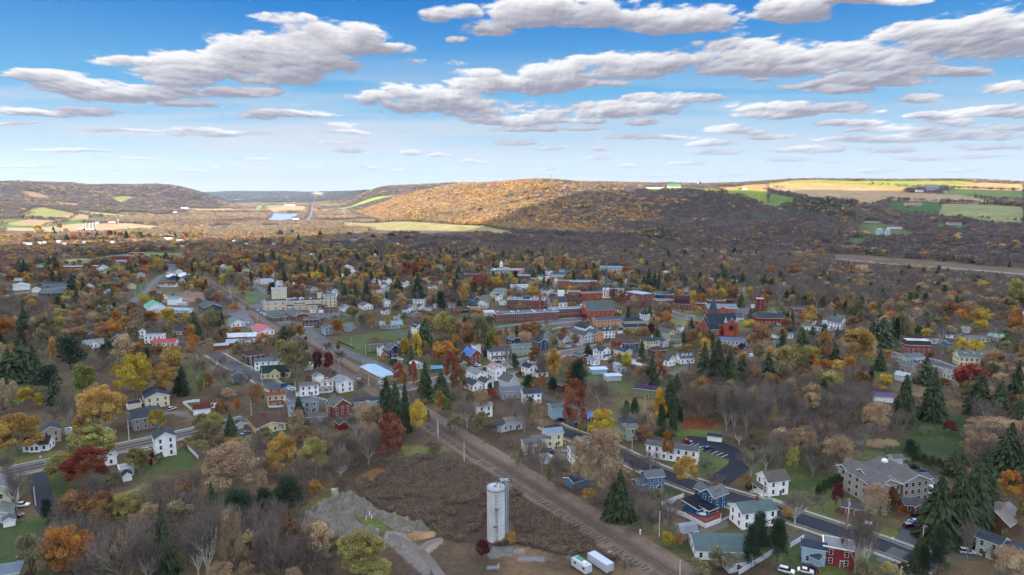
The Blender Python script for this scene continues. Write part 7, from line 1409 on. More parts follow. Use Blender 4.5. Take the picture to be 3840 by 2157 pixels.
for k,(dx,dy,rr_,hh)in enumerate(((.35,-.3,.26,h+2.4),(.95,.1,.15,h+1.4))):
 mb=MB();x0,y0=r+dx,dy;mb.tube((x0,y0,2),(x0,y0,hh),rr_,n=12)
 if k==0:mb.tube((x0,y0,hh),(x0-.9,y0-.3,hh+.5),rr_,n=12);mb.tube((x0-.9,y0-.3,hh+.5),(x0-1.7,y0-.6,hh-.2),rr_,n=12);mb.tube((x0-1.7,y0-.6,hh-.2),(x0-1.9,y0-.7,h+.4),rr_,n=12)
 mb.obj('pipe',mat('metal','a9b4bc'),root)
mb=MB();mb.box(-.5,.5,-.5,.5,h+.3,h+1.0,0,0,(-.3,-.6,0));mb.tube((.4,.8,h+.4),(.4,.8,h+1.1),.3);mb.obj('roof_hatch',mat('metal','8d949a'),root)
cyl('F4',1118,655,738,66,'water_tank','left pale storage tank with green domed roof on the hillside','tank','b9c4bf','6fae98')
cyl('F4',1198,660,744,54,'water_tank','right pale storage tank, slightly slimmer, with green domed roof','tank','b9c4bf','6fae98')
for xc,yt,lb in((875,532,'left farm silo of the pale far trio'),(914,534,'middle farm silo of the pale far trio'),(946,530,'right farm silo of the pale far trio')):cyl('F1',xc,yt,602,22,'farm_silo',lb,'silo','c4c4bc','d0d0cc')
cyl('F1',848,556,596,14,'farm_silo','short stubby pale silo left of the far trio','silo','c4c4bc','d0d0cc')
cyl('F1',1193,490,530,10,'farm_silo','slim lone far silo beside the red barn','silo','c4c0b4','d0d0cc')
cyl('F3',1872,122,160,14,'farm_silo','grey ridge silo left of the dark blue one','silo','a49c90','b8b4ac');cyl('F3',1893,118,160,20,'farm_silo','dark blue ridge silo on the right skyline','silo','2c3c54','3c4c64')
for h_ in[('F1 775 850 602 -5 1.8 1 red c8b8b4 G nw P.5','red barn with pinkish roof left of the far silo trio','barn',None),('F1 875 960 604 -5 2.2 .8 red d0ccc8 G nw P.4','low red farm building in front of the far silo trio','barn',None)]:house(*h_[:4])
x,y,z=GC('F3',397,100);d=proj(x,y,z)[2];hm=105*.37267*d/FPX;root=empty('radio_mast',(x,y,z),0,'slender radio mast rising above the wooded skyline','mast');mb=MB()
mb.tube((0,0,-5),(0,0,hm),.9,.5,6);mb.obj('pole',mat('metal','4a5a66'),root);mb=MB();mb.lathe([(1.8,hm-5),(1.8,hm-2)],6);mb.lathe([(1.4,hm-10),(1.4,hm-8)],6);mb.obj('antennas',mat('paint','a8b0b4'),root)
for o in[o for o in COL.objects if o.get('label','').startswith('old brown timber barn')]:
 x,y,z=o.location;mb=MB();
 rf=[c for c in o.children if c.name.startswith('roof')][0];top=max(v.co.z for v in rf.data.vertices)
 mb.box(-1.2,1.2,-1.2,1.2,top-1.2,top+1.1,0);n=len(mb.v);mb.poly([(-1.5,-1.5,top+1.1),(1.5,-1.5,top+1.1),(0,0,top+2.2)],1);mb.poly([(1.5,-1.5,top+1.1),(1.5,1.5,top+1.1),(0,0,top+2.2)],1);mb.poly([(1.5,1.5,top+1.1),(-1.5,1.5,top+1.1),(0,0,top+2.2)],1);mb.poly([(-1.5,1.5,top+1.1),(-1.5,-1.5,top+1.1),(0,0,top+2.2)],1)
 c=mb.obj('cupola',[mat('wood','8e867c'),mat('shingle','77706e')]);c.parent=rf;c.location=(-2,0,0)
# ------------------------------------------------------------------ vehicles
_CAR={}
def carmesh(kind):
 if kind in _CAR:return _CAR[kind]
 L,Wd=(4.6,1.85)if kind!='van' else(5.4,2.0)
 if kind=='sedan':body=[(-2.3,.35),(-2.3,.85),(-1.6,.95),(1.2,.98),(2.2,.80),(2.3,.38)];cab=[(-1.55,.95),(-.95,1.42),(.45,1.42),(1.15,.97)]
 elif kind=='suv':body=[(-2.3,.4),(-2.33,1.0),(1.25,1.08),(2.15,.95),(2.3,.42)];cab=[(-2.25,1.0),(-2.0,1.68),(.35,1.70),(1.2,1.07)]
 elif kind=='pickup':body=[(-2.7,.45),(-2.7,1.05),(1.4,1.1),(2.5,1.0),(2.65,.45)];cab=[(-.6,1.08),(-.4,1.75),(.8,1.75),(1.4,1.1)]
 else:body=[(-2.6,.4),(-2.6,1.15),(1.7,1.15),(2.55,.95),(2.65,.42)];cab=[(-2.58,1.15),(-2.5,2.1),(1.0,2.1),(1.75,1.15)]
 mb=MB();w=Wd/2
 def ext(pr,y0,y1,mi):
  n=len(mb.v);k=len(pr)
  for x,z in pr:mb.v.append((x,-y0(z),z))
  for x,z in pr:mb.v.append((x,y1(z),z))
  mb.f.append(tuple(n+i for i in range(k)));mb.m.append(mi);mb.f.append(tuple(n+k+i for i in range(k-1,-1,-1)));mb.m.append(mi)
  for i in range(k):j=(i+1)%k;mb.f.append((n+j,n+i,n+k+i,n+k+j));mb.m.append(mi)
 f=lambda z:w*(1-.05*abs(z-.7));ext(body,f,f,0)
 zt=max(z for x,z in cab);g=lambda z:w*(.93-.16*(z-.95)/(zt-.95+.01));
 B=mb;mb=MB();ext(cab,g,g,0);G_=mb;mb=MB();tp=[(x*.98,z+.02)for x,z in cab[1:3]];
 mb.box(tp[0][0],tp[1][0],-g(zt)-.01,g(zt)+.01,zt-.02,zt+.05);Rf=mb
 wh=MB();wh.tube((0,-.11,0),(0,.11,0),.34,.34,12,0);wh.tube((0,-.12,0),(0,.12,0),.2,.2,10,1)
 lt=MB();lt.box(-.05,.03,-.18,.18,-.09,.09)
 if kind=='pickup':B.box(-2.55,-.75,-w+.12,w-.12,1.06,1.1,1)
 _CAR[kind]=(B,G_.mesh('car_glass',[mat('glass','161a20')]),Rf,wh.mesh('wheel',[mat('paint','15151a'),mat('metal','8a8c90')]),lt.mesh('headlight',[mat('paint','d8d8d0')]),lt.mesh('tail_light',[mat('paint','7a1414')]),body,w);return _CAR[kind]
_CM={}
def car(c,px,py,yaw,kind,col,label,group=None,cat='car'):
 B,gl,Rf,wh,lt,tl,body,w=carmesh(kind);x,y,z=GC(c,px,py);r=math.hypot(x,y);x*=(r+1)/r;y*=(r+1)/r
 root=empty('parked_car' if 'road' not in label else 'car',(x,y,ht(x,y)+.09),R(yaw),label,cat,group)
 if(kind,col)not in _CM:_CM[(kind,col)]=(B.mesh('car_body',[mat('car',col),mat('paint','2a2a2c')]),Rf.mesh('car_roof',[mat('car',col)]))
 b,rf=_CM[(kind,col)];link('body',b,root);link('glasshouse',gl,root);link('roof',rf,root)
 for sx in(-1.42,1.42):
  for sy in(-1,1):link('wheel',wh,root,(sx,sy*(w-.1),.34))
 for sy in(-1,1):link('headlight',lt,root,(body[-1][0]-.05,sy*w*.7,.72));link('tail_light',tl,root,(body[0][0]+.0,sy*w*.7,.78))
 return root
CW,CK,CR_,CB,CG,CM='c8cace','14161a','7a1820','2456a0','5a5e64','4a1020'
for a in[
('N1',215,772,12,'pickup',CW,'white pickup parked beneath the pale bare tree'),('N1',182,862,-20,'sedan',CM,'dark maroon car beside the low grey-green shed'),
('N3',1758,122,-25,'sedan',CR_,'dark red car at the top of the loop car park'),('N3',1975,200,20,'suv','1d3550','dark blue car with open boot in the loop car park'),
('N3',378,205,20,'sedan','8a98a8','silver-blue car beside the white carport'),('N3',395,235,20,'sedan','1a2a4a','navy car behind the white carport'),('N3',565,215,15,'pickup',CW,'white pickup behind the feathery tan tree'),
('N3',1610,770,40,'suv','3c4656','dark grey car inside the white fenced yard'),('N3',2405,588,20,'suv',CK,'black car beside the white house across the street'),
('N4',1505,885,8,'suv',CK,'black car at the top of the lodge car row'),('N4',1475,935,10,'sedan',CW,'white car second in the lodge car row'),('N4',1452,955,10,'sedan',CB,'blue car third in the lodge car row'),('N4',1425,985,10,'suv',CM,'maroon car nearest the street in the lodge row'),
('N4',2065,1115,10,'suv',CW,'white car behind, beside the pale green house'),('N4',2055,1160,10,'sedan',CW,'white car in front, beside the pale green house'),('N4',2000,1245,-15,'suv','b0b4b8','silver car in the shade near the birch'),
('N4',185,1440,-30,'suv',CW,'white car on the lawn left of the maroon one'),('N4',375,1440,-25,'sedan',CW,'white car parked against the maroon one'),('N4',430,1418,-20,'suv',CM,'maroon car in front of the red flat-roofed house'),
('N4',1580,440,-20,'suv','1a3a7c','bright blue car behind the beige apartment complex'),('N4',1470,385,-20,'sedan',CK,'black car on the lawn edge behind the complex'),('N4',1575,575,20,'suv','2c58a0','blue car beside the dark little spruce'),
('M1',2162,1135,70,'suv','b8bcb8','pale car on the gravel beside the cream house'),('M1',2272,305,20,'sedan',CB,'blue car driving along the road by the crimson roof'),
('M2',1005,845,10,'suv','1f4a90','bright blue car, alone above the white ones'),('M2',1075,868,10,'sedan','a8c0dc','pale blue car in the small gravel lot'),('M2',1095,888,10,'sedan',CW,'white car beside the big white corner house'),
('M2',822,1222,15,'sedan','1a1f2a','black car driving on the main road'),('M2',1548,765,10,'suv','a8b0b8','silver car behind the white gabled hall'),('M2',1415,98,5,'pickup','5c2834','dark red pickup beside the maroon corner house'),
('M2',515,1445,60,'sedan','2c5a90','blue car beside the weathered white shed'),('M2',1880,118,80,'suv',CW,'white van behind the orange round maple'),('M2',2440,345,10,'suv','5a6c80','grey-blue car before the grey garage'),('M2',315,185,80,'suv','243040','dark car left of the white workshop drive'),
('M2',520,45,0,'sedan',CW,'white car right of the railway-yard workshop'),('M2',2215,820,20,'suv',CW,'white van waiting at the railway crossing'),
('M3',850,585,-30,'suv',CW,'white car in front of the bright blue-roofed house'),('M3',1900,1275,10,'sedan',CK,'black car in front of the tall blue-grey house'),('M3',2080,1335,10,'sedan','2c4a70','blue car beside the tan blue-roofed house'),('M3',2095,100,10,'sedan','5c90c4','light blue car in the school car park'),
('M4',1465,290,5,'sedan',CK,'black car before the long blue-roofed hall'),('M4',1930,85,-10,'sedan',CW,'white car, left of three beside the red hall'),('M4',2010,80,-10,'sedan',CK,'dark car, middle of three beside the red hall'),('M4',2060,72,-10,'suv','b8bcc0','silver car, right of three beside the red hall'),
('M4',1515,370,30,'van','b8c4d0','pale van half hidden behind the spruce row'),
('T2',1045,1115,-60,'sedan','3060a0','x'),
('T4',1690,915,0,'sedan','a8b4c0','pale car on the road past the columned mansion'),('T4',730,718,-60,'sedan','4a78b8','blue car left of the crimson brick hall'),
('T3',1350,705,0,'suv',CW,'x'),('T3',265,918,5,'sedan',CW,'white car beside the little hedge-row cottages'),('T3',2000,700,0,'van',CW,'white van in the lot behind the cream long house'),('T3',2090,710,0,'van',CW,'white van further right in the same lot'),('T3',2030,672,0,'sedan',CK,'black car close to the cream long house'),('T3',1990,745,0,'suv',CK,'black car under the golden street tree'),
('T5',1360,225,-10,'suv',CW,'white car on the highway in the bare wood'),('T5',1135,206,-10,'sedan',CW,'white car on the highway farther left'),('F3',1052,722,-10,'suv',CW,'white car on the hillside-foot road, left'),('F3',1280,742,-10,'suv',CW,'white car on the hillside-foot road, right'),
('T5',325,692,0,'suv',CW,'white van in the lot by the training tower'),('T5',770,860,0,'pickup',CW,'white pickup below the white farmhouse'),('T5',765,845,0,'sedan','6c90b8','light blue car below the white farmhouse'),
('T1',2070,705,0,'suv','a8acb0','silver car beside the dark blue barn'),('T1',95,812,0,'van',CW,'white van in the storage yard'),('T1',150,800,0,'pickup',CR_,'red truck in the storage yard'),('T1',2175,893,0,'pickup','203850','dark truck in the wood yard'),
('T1',1040,695,0,'suv',CW,'white car below the golden trees at upper left'),
]:
 if a[-1]=='x':continue
 car(*a[:6],a[6])
for i,(px,py,cc,nm)in enumerate(((580,780,CK,'black'),(602,768,'3c4858','slate'),(645,782,CW,'white'),(680,775,'243a60','navy'),(705,778,'6c7c90','grey-blue'),(722,766,'9ab0c4','pale blue'),(745,780,'1c2430','near-black'),(790,778,'c4ccd0','silver'),(510,772,'24282c','charcoal'),(595,800,'3c5474','steel blue'))):
 car('T1',px,py,5,'sedan',cc,f'{nm} car in the row before the dark-blue roofed store','cars parked before the blue-roofed store')
for i,(px,py,cc,nm)in enumerate(((575,985,'243a60','dark blue'),(610,995,CK,'black'),(660,1025,'7ca0c8','sky blue'),(742,1042,CR_,'bright red'),(700,1055,'5c88b0','blue'),(735,1072,'c4ccd4','pale silver'),(725,1085,'1c2c4c','navy'),(755,1090,'8ab0c8','pale turquoise'),(770,1102,'2c3440','slate'),(790,1110,CW,'white'))):
 car('T2',px,py,-60,'sedan',cc,f'{nm} car in the railway-side car row','cars parked beside the railway yard')
def trailer(c,x0,x1,yb,yaw,asp,h,wall,roof,label,cat,name,extra=None):
 x,y,z,W,D,th=place(c,x0,x1,yb,yaw,asp);root=empty(name,(x,y,z),th,label,cat);mb=MB();b=.55
 mb.box(-W/2,W/2,-D/2,D/2,b,b+h,0);mb.box(-W/2+.1,W/2-.1,-D/2+.06,D/2-.06,b+h,b+h+.1,1);mb.obj('body',[mat('paint',wall),mat('paint',roof)],root)
 wm=carmesh('sedan')[3]
 for sx in(-.5,.5):
  for s in(-1,1):link('wheel',wm,root,(sx*1.0+W*.05,s*(D/2-.12),.34))
 mb=MB();mb.box(-W/2-1.2,-W/2,-.06,.06,.45,.6);mb.obj('drawbar',mat('metal','4a4c50'),root)
 if extra=='camper':
  for t in(-.35,.25):
   mb=MB();mb.box(t*W-.5,t*W+.5,-D/2-.03,-D/2+.02,b+h*.5,b+h*.78);mb.obj('window',mat('glass','22262c'),root)
   mb=MB();mb.box(t*W-.5,t*W+.5,D/2-.02,D/2+.03,b+h*.5,b+h*.78);mb.obj('window',mat('glass','22262c'),root)
  mb=MB();mb.box(-W*.05,W*.42,-D/2-.02,D/2*.3,b+h+.11,b+h+.16);mb.obj('awning',mat('paint','14694e'),root)
  mb=MB();mb.box(-W*.28,-W*.1,-.4,.4,b+h+.1,b+h+.4);mb.obj('roof_vent',mat('paint','cfd2d2'),root)
 FOOT.append((x,y,W,D,th));return root
trailer('N3',592,803,1455,125,2.5,2.3,'b4b9bb','9aa2a8','white camper with green roof cover in the bottom field','camper','camper_trailer','camper')
trailer('N3',750,1022,1440,125,3.0,2.4,'a4a9b0','98a4b6','long white box trailer right of the camper','trailer','box_trailer')
trailer('T2',1315,1395,1065,0,1.8,2.8,'c0c8c4','d0d4d4','white and teal motorhome beside the brick depot','motorhome','motorhome','camper')
trailer('T2',1430,1490,1062,0,2,2.4,'d0d4d8','d4d8dc','small white box trailer right of the motorhome','trailer','box_trailer')
trailer('N1',665,722,45,125,1.6,2.2,'c8ccd0','d0d4d8','white trailer tucked behind the yellow-green tree','trailer','box_trailer')
trailer('M1',835,890,1450,125,1.3,2.2,'c8ccd4','d0d4d8','small white trailer at the roadside under the golden tree','trailer','box_trailer')
trailer('M4',1690,1740,480,20,1.6,2.2,'b8c8d8','c8d4e0','pale trailer in the gap between the spruces','trailer','box_trailer')
trailer('T1',530,568,915,0,1.5,2.2,'c8ccd0','d0d4d8','white box trailer against the dark green shed','trailer','box_trailer')
def digger(c,px,py,label,s=1.0):
 x,y,z=GC(c,px,py);root=empty('loader',(x,y,z),.6,label,'loader');mb=MB();mb.box(-1.8*s,1.4*s,-.9*s,.9*s,.6*s,1.5*s);mb.obj('body',mat('paint','b8861c'),root);mb=MB();mb.box(-.9*s,.4*s,-.7*s,.7*s,1.5*s,2.6*s);mb.obj('cab',mat('glass','20242a'),root)
 for a in(-1.2,1.1):
  for b in(-1,1):mb=MB();mb.tube((a*s,b*.75*s,.6*s),(a*s,b*1.1*s,.6*s),.6*s,n=12);mb.obj('wheel',mat('paint','16161a'),root)
 mb=MB();mb.box(1.4*s,2.9*s,-.1*s,.1*s,1.1*s,1.3*s);mb.box(2.8*s,3.4*s,-1*s,1*s,.3*s,1.2*s);mb.obj('bucket_arm',mat('paint','8c6a20'),root)
digger('T2',540,1010,'yellow loader parked beside the railway line');digger('T1',550,768,'orange loader left of the store car row');digger('T1',2500,1025,'yellow excavator beside the blue-grey depot');digger('T5',145,660,'yellow crane truck right of the training tower')
# ------------------------------------------------------------------ poles, wires, fences, signs, bins
POLES={}
def pole(c,px,yb,yt,label,arm=True,lamp=False,transf=False,yaw=35,double=False):
 x,y,z=GC(c,px,yb);d=proj(x,y,z)[2];h=max(7.5,min(16,(yb-yt)*CROPS[c][2]*d/FPX/math.cos(math.atan2(H-z,math.hypot(x,y)))));root=empty('utility_pole',(x,y,z),R(yaw),label,'utility pole','timber utility poles')
 mb=MB();mb.tube((0,0,-.3),(0,0,h),.2,.15,8);mb.obj('pole',mat('wood','b4aca0'),root)
 if arm:
  mb=MB();mb.box(-1.3,1.3,-.07,.07,h-.75,h-.6)
  for k in(-1.15,-.5,.5,1.15):mb.tube((k,0,h-.6),(k,0,h-.38),.05,n=6)
  mb.obj('crossarm',mat('wood','7a7068'),root)
 if transf:mb=MB();mb.tube((.42,0,h-2.6),(.42,0,h-1.5),.28,n=12);mb.obj('transformer',mat('paint','b8bcc0'),root)
 if lamp:mb=MB();mb.tube((0,0,h-1.5),(1.6,0,h-1.1),.04,n=6);mb.box(1.5,2.1,-.12,.12,h-1.2,h-1.05);mb.obj('street_lamp',mat('metal','9a9ea2'),root)
 POLES[label]=(x,y,z+h-.45);return root
for a in[
('N1',358,750,590,'grey pole beside the dark driveway',False),('N1',1298,95,-60,'pole by the main road near the golden tree',True),('N4',795,985,690,'tall pole with transformer before the beige complex',True,False,True),
('N4',1540,1250,955,'white-topped pole with crossarm by the lodge drive',True,True),('N4',1322,1600,1372,'pole top with crossarm at the bottom right edge',True),('N3',1682,1560,1322,'pole top beside the track at the bottom edge',False),
('N3',1478,1060,820,'slim pole among the bare trees by the yard',False),('N3',2525,700,470,'pole in front of the white house across the street',True),('N3',1205,205,60,'pole left of the long apartment row',True),
('N2',2092,325,110,'white-grey pole at the edge of the weedy field',False),('N2',1832,65,-60,'leaning pole where the track leaves the trees',True),('M3',352,1447,1275,'pole with a pale T-shaped crossarm by the tracks',True),
('M1',1620,1447,1290,'pole beside the taupe hipped-roof house',False,True),('M1',2110,180,35,'pole with transformers at the navy-roofed building',True,False,True),
('M2',587,1210,990,'pole with lamp beside the round rust-brown tree',False,True),('M2',722,825,600,'pole at the kerb below the yellow house',True),('M2',590,640,440,'pole before the dark brown timber house',True),('M2',1145,940,800,'pole at the left of the big white corner house',False),
('M2',1687,650,490,'pole between the crimson bushes and the track',True),('M2',2060,825,710,'pole right of the transformer frame',True),('M2',2205,880,700,'pole at the railway crossing',True),('M2',1990,620,500,'pole at the warehouse left corner',False),('M2',2020,440,300,'pole left of the olive hipped house',True),
('M2',2430,610,430,'pole behind the light warehouse right end',True),('M2',1837,335,240,'slim pole on the green park edge',False),('M2',1510,215,100,'pole left of the road below the blue-grey house',True),('M2',1065,100,10,'pole beside the red-roofed depot',True),('M2',325,120,-10,'pole in front of the white workshop',True),
('M2',293,520,370,'pole among the bare trees at upper left',True),('M2',1535,1240,1130,'pole beside the dark red brick house',False),
('M4',300,490,330,'pole left of the dark spruce in mid-town',True),('M4',685,130,10,'pole on the green beside the stone church',True),('M4',295,190,40,'pole before the stone church',True),('M4',375,1150,960,'slim pole behind the bare trees left of the gold cone',False),
('T4',1335,1110,985,'pole at the edge of the public green',True),('T4',1765,870,740,'flagless pole near the municipal hall',False),('T4',1600,1040,860,'pole in front of the mown green',True),('T4',632,440,180,'pole beside the teal-roofed apartments',True),('T4',805,690,560,'pole before the crimson hall',False),
('T3',2235,680,540,'pole behind the white church tower',False),('T3',2152,320,255,'pole at the far wood edge',True),('T3',952,670,600,'pole below the big russet oak',True),('T3',1255,850,745,'pole below the grey mansion',True),
('T1',1845,755,665,'pole with transformers beside the far road',True,False,True),('T1',1770,850,750,'pole at the green corner beside the road',True),('T1',1697,910,820,'pole left of the road bend',True),('T1',1627,985,895,'pole in the brushy ground by the road',True),('T1',1540,1040,945,'pole with transformers in the shrubs',True,False,True),
('T1',490,740,675,'pole behind the yard workshop',True),('T1',1330,740,695,'pole near the golden trees at upper left',False),('T1',1242,1205,1140,'pole between the rusty trees',True),('T1',2050,620,535,'pole by the far road top',True),('T1',1000,690,640,'x',True),
('T2',1158,1150,1040,'pole before the long red depot',True),('T2',1004,1170,1060,'pole at the old station',True),('T2',662,1165,1100,'white signal pole in the yard',False),('T2',1410,1110,985,'left pole of a pair at the factory lot',True),('T2',1425,1130,1010,'right pole of a pair at the factory lot',True),('T2',1572,1105,1015,'pole at the right of the factory lot',True),('T2',1678,1080,1000,'pole before the pale-roofed cottage',True),
('F4',505,185,140,'pole on the sunlit tan hilltop',False),('F4',762,242,195,'pole in the middle of the tan field',False),('F4',310,230,180,'pole at the left of the tan field',False),('F4',1330,270,220,'pole left of the white farmhouse',False),('F4',1885,308,265,'pole on the striped green slope',False),('F4',1523,150,112,'pole before the skyline trees',False),('F4',1147,530,485,'pole beside the hillside road',True),('F4',1448,605,565,'pole at the lower hillside road',True),('F4',1558,600,560,'pole right of the hillside road',True),('F4',1070,690,625,'pole left of the two tanks',True),('F4',602,628,588,'pole in the wooded slope left',False),('F4',1772,690,640,'pole below the brown-roofed hillside house',True),('F4',2306,795,735,'pole in the far right wood',True),('F4',2417,845,795,'pole by the highway far right',True),('F3',2478,275,230,'pole on the green slope',False),('F3',1762,165,130,'pole right of the green-roofed barn',False),('F3',1977,165,135,'pole right of the dark blue silo',False),
]:
 if a[4]=='x':continue
 pole(*a)
x,y,z=GC('M2',1890,905);x2,y2,_=GC('M2',1975,890);root=empty('transformer_frame',(x,y,0),math.atan2(y2-y,x2-x),'two-pole frame carrying three white transformers beside the railway','transformer frame');dd=math.hypot(x2-x,y2-y)
for k in(0,dd):mb=MB();mb.tube((k,0,0),(k,0,11.5),.17,.13,8);mb.obj('pole',mat('wood','8f867c'),root)
mb=MB();mb.box(-.5,dd+.5,-.15,.15,6.0,6.25);mb.box(-.5,dd+.5,-.1,.1,9.6,9.8);mb.obj('crossbeam',mat('wood','8f867c'),root)
for k in range(3):mb=MB();mb.tube((dd*(.28+.24*k),0,6.25),(dd*(.28+.24*k),0,8.2),.42,.42,12);mb.obj('transformer',mat('paint','d0d4d4'),root)
def wire(labels,n=3):
 for k in range(len(labels)-1):
  if labels[k]not in POLES or labels[k+1]not in POLES:continue
  a=Vector(POLES[labels[k]]);b=Vector(POLES[labels[k+1]]);mb=MB();dn=Vector((-(b-a).y,(b-a).x,0)).normalized()
  for w in range(n):
   o=dn*((w-(n-1)/2)*1.1);pr=None
   for i in range(13):
    t=i/12;p=a.lerp(b,t)+o;p.z-=(b-a).length*.02*4*t*(1-t)
    if pr:mb.tube(pr,p,.022,n=3,caps=False)
    pr=p
  tag(mb.obj('power_line',mat('paint','17181a')),f'power lines between the {labels[k][:34].strip()} and its neighbour','power line')
def wires2(pts_,label,n=3):
 mb=MB()
 for k in range(len(pts_)-1):
  a=Vector(pts_[k]);b=Vector(pts_[k+1]);dn=Vector((-(b-a).y,(b-a).x,0)).normalized()
  for w in range(n):
   o=dn*((w-(n-1)/2)*1.1);pr=None
   for i in range(13):
    t=i/12;p=a.lerp(b,t)+o;p.z-=(b-a).length*.015*4*t*(1-t)
    if pr:mb.tube(pr,p,.022,n=3,caps=False)
    pr=p
 tag(mb.obj('power_line',mat('paint','17181a')),label,'power line')
PL=lambda s:POLES[[k for k in POLES if k.startswith(s)][0]]
wires2([PL('pole in front of the white house'),PL('tall pole with transformer'),PL('white-topped pole'),(PL('white-topped pole')[0]+60,PL('white-topped pole')[1]-35,10)],'long sagging power lines along the street past the beige complex')
wires2([PL('pole left of the long apartment'),PL('pole in front of the white house')],'power lines crossing behind the long apartment row')
wires2([PL('pole at the railway crossing'),PL('pole right of the transformer'),PL('pole between the crimson')],'power lines following the railway past the white gabled hall')
def fence(c,s,h,col,label,name='fence',picket=False,posts=2.4):
 w=[Vector(GC(c,x,y)[:2])for x,y in pts(s)];o=w[0];root=empty(name,(o.x,o.y,0),0,label,'fence');mb=MB();pm=MB();z0=.12
 for a,b in zip(w[:-1],w[1:]):
  L=(b-a).length;ang=math.atan2((b-a).y,(b-a).x);d=(a-o)
  if picket:
   mb.box(0,L,-.02,.02,.35,.43,0,ang,(d.x,d.y,0));mb.box(0,L,-.02,.02,h-.25,h-.17,0,ang,(d.x,d.y,0));k=0
   while k<L:mb.box(k,k+.1,.021,.045,.12,h,0,ang,(d.x,d.y,0));k+=.26
  else:
   k=0
   while k<L-.05:e=min(k+posts,L);mb.box(k+.07,e-.07,-.025,.025,z0,h-.04,0,ang,(d.x,d.y,0));k+=posts
   mb.box(0,L,-.04,.04,h-.08,h,0,ang,(d.x,d.y,0))
  k=0
  while k<=L+.01:pm.box(k-.07,k+.07,-.07,.07,0,h+.12,0,ang,(d.x,d.y,0));k+=posts
 mb.obj('panels',mat('paint',col),root);pm.obj('posts',mat('paint',col),root);return root
fence('N3','1505,755 1725,668',1.8,'cdcfd0','white panel fence on the upper side of the blue house yard');fence('N3','1505,775 1740,870 1945,978 2095,920 2098,872',1.8,'cdcfd0','long white vinyl fence wrapping round the pool deck')
fence('N3','2098,915 2180,875',1.0,'c8caca','low white picket fence joining the pool yard to the big house','picket_fence',True);fence('N3','2135,775 2260,812',1.0,'c8caca','short white picket fence behind the deep blue house','picket_fence',True)
fence('N3','2280,1447 2420,1360 2572,1270 2620,1235',1.8,'c4c8cc','white panel fence running to the bottom edge below the spruces');fence('N4','225,1172 362,1090',1.8,'cdcfd0','short white panel fence left of the red flat-roofed house')
fence('N4','0,680 130,725 260,760',1.0,'c8c8c6','white picket fence along the street at the white porch house','picket_fence',True);fence('N3','2395,620 2460,632',1.0,'c8c8c6','short white picket fence beside the black car','picket_fence',True)
fence('N4','1282,272 1435,308',1.4,'8d8478','weathered board fence behind the beige complex');fence('N1','1862,130 1900,190 1995,285',1.6,'c8cacc','white fence leading down from the road by the tall farmhouse')
fence('N1','1402,215 1520,190',1.0,'c8cacc','white picket fence left of the tall farmhouse','picket_fence',True);fence('M1','2300,1060 2380,1120 2450,1175',1.6,'c8cac8','white vinyl fence round the brown-roofed house yard, near side');fence('M1','2300,1058 2440,1035 2540,1030',1.6,'c8cac8','white vinyl fence round the brown-roofed house yard, far side')
fence('M3','1785,132 1880,112 2005,148',1.8,'c8ccd0','curved white fence below the school car park');fence('T3','550,975 720,950 880,935',1.8,'1c2026','long black fence beside the school road');fence('T3','160,920 280,955 400,995',1.6,'5a3024','brown board fence in front of the hedge-row cottages')
fence('M2','1680,280 1880,365',1.2,'3c4046','dark railing along the park road');fence('M5','1120,205 1340,180',1.4,'6a625a','long weathered fence at the wood edge above the mansion')
fence('M4','690,330 850,370',1.4,'8a8278','grey board fence below the lime-yellow house');fence('T4','820,245 930,262',2,'b0b0b0','pale concrete wall at the wood edge','wall')
def bin_(c,px,py,col,label):
 x,y,z=GC(c,px,py);root=empty('wheelie_bin',(x,y,z+.03),rnd.uniform(0,3),label,'bin');mb=MB();n=len(mb.v)
 mb.v+=[(-.25,-.28,0),(.25,-.28,0),(.25,.28,0),(-.25,.28,0),(-.32,-.36,1.0),(.32,-.36,1.0),(.32,.36,1.0),(-.32,.36,1.0)]
 for q in((3,2,1,0),(0,1,5,4),(1,2,6,5),(2,3,7,6),(3,0,4,7)):mb.f.append(q);mb.m.append(0)
 mb.obj('body',mat('paint',col),root);mb=MB();mb.box(-.34,.34,-.40,.38,1.0,1.08);mb.obj('lid',mat('paint',col),root);mb=MB();mb.tube((-.28,.3,.1),(.28,.3,.1),.1,n=10);mb.obj('wheels',mat('paint','18181a'),root)
LG='6fae1a'
for a in(('N1',480,885,LG,'lime green bin beside the curve of the dark driveway'),('N3',530,140,LG,'lime green bin at the corner of the tall cream house'),('N3',512,145,'1c4a2c','dark green bin beside the tall cream house'),('N3',1740,775,LG,'lime green bin behind the deep blue house'),('N3',2415,550,LG,'lime green bin beside the black car across the street'),
 ('N4',362,1300,LG,'lime green bin against the light grey wing'),('N4',332,1300,'16201c','black bin beside the lime one at the grey wing'),('M2',1105,915,LG,'lime green bin near the big corner house'),('M2',1120,912,'16201c','black bin near the big corner house'),('M2',2165,465,LG,'lime green bin in front of the white steep-gabled house'),('M3',1130,880,LG,'lime green bin at the weathered barn-house'),('N3',1462,222,LG,'lime green bin at the apartment row entrance'),('N1',1478,190,LG,'lime green bin by the tall farmhouse porch')):bin_(*a)
def boxthing(c,px,py,w,d,h,col,name,label,cat,yaw=0,z0=0,parts=None):
 x,y,z=GC(c,px,py);root=empty(name,(x,y,z),R(yaw),label,cat);mb=MB();mb.box(-w/2,w/2,-d/2,d/2,z0,h);mb.obj('panel',mat('paint',col),root)
 if z0>.3:
  mb=MB()
  for s in(-1,1):mb.box(s*w*.42-.05,s*w*.42+.05,-.05,.05,0,z0+.1)
  mb.obj('posts',mat('paint','8a8a88'),root)
 return root
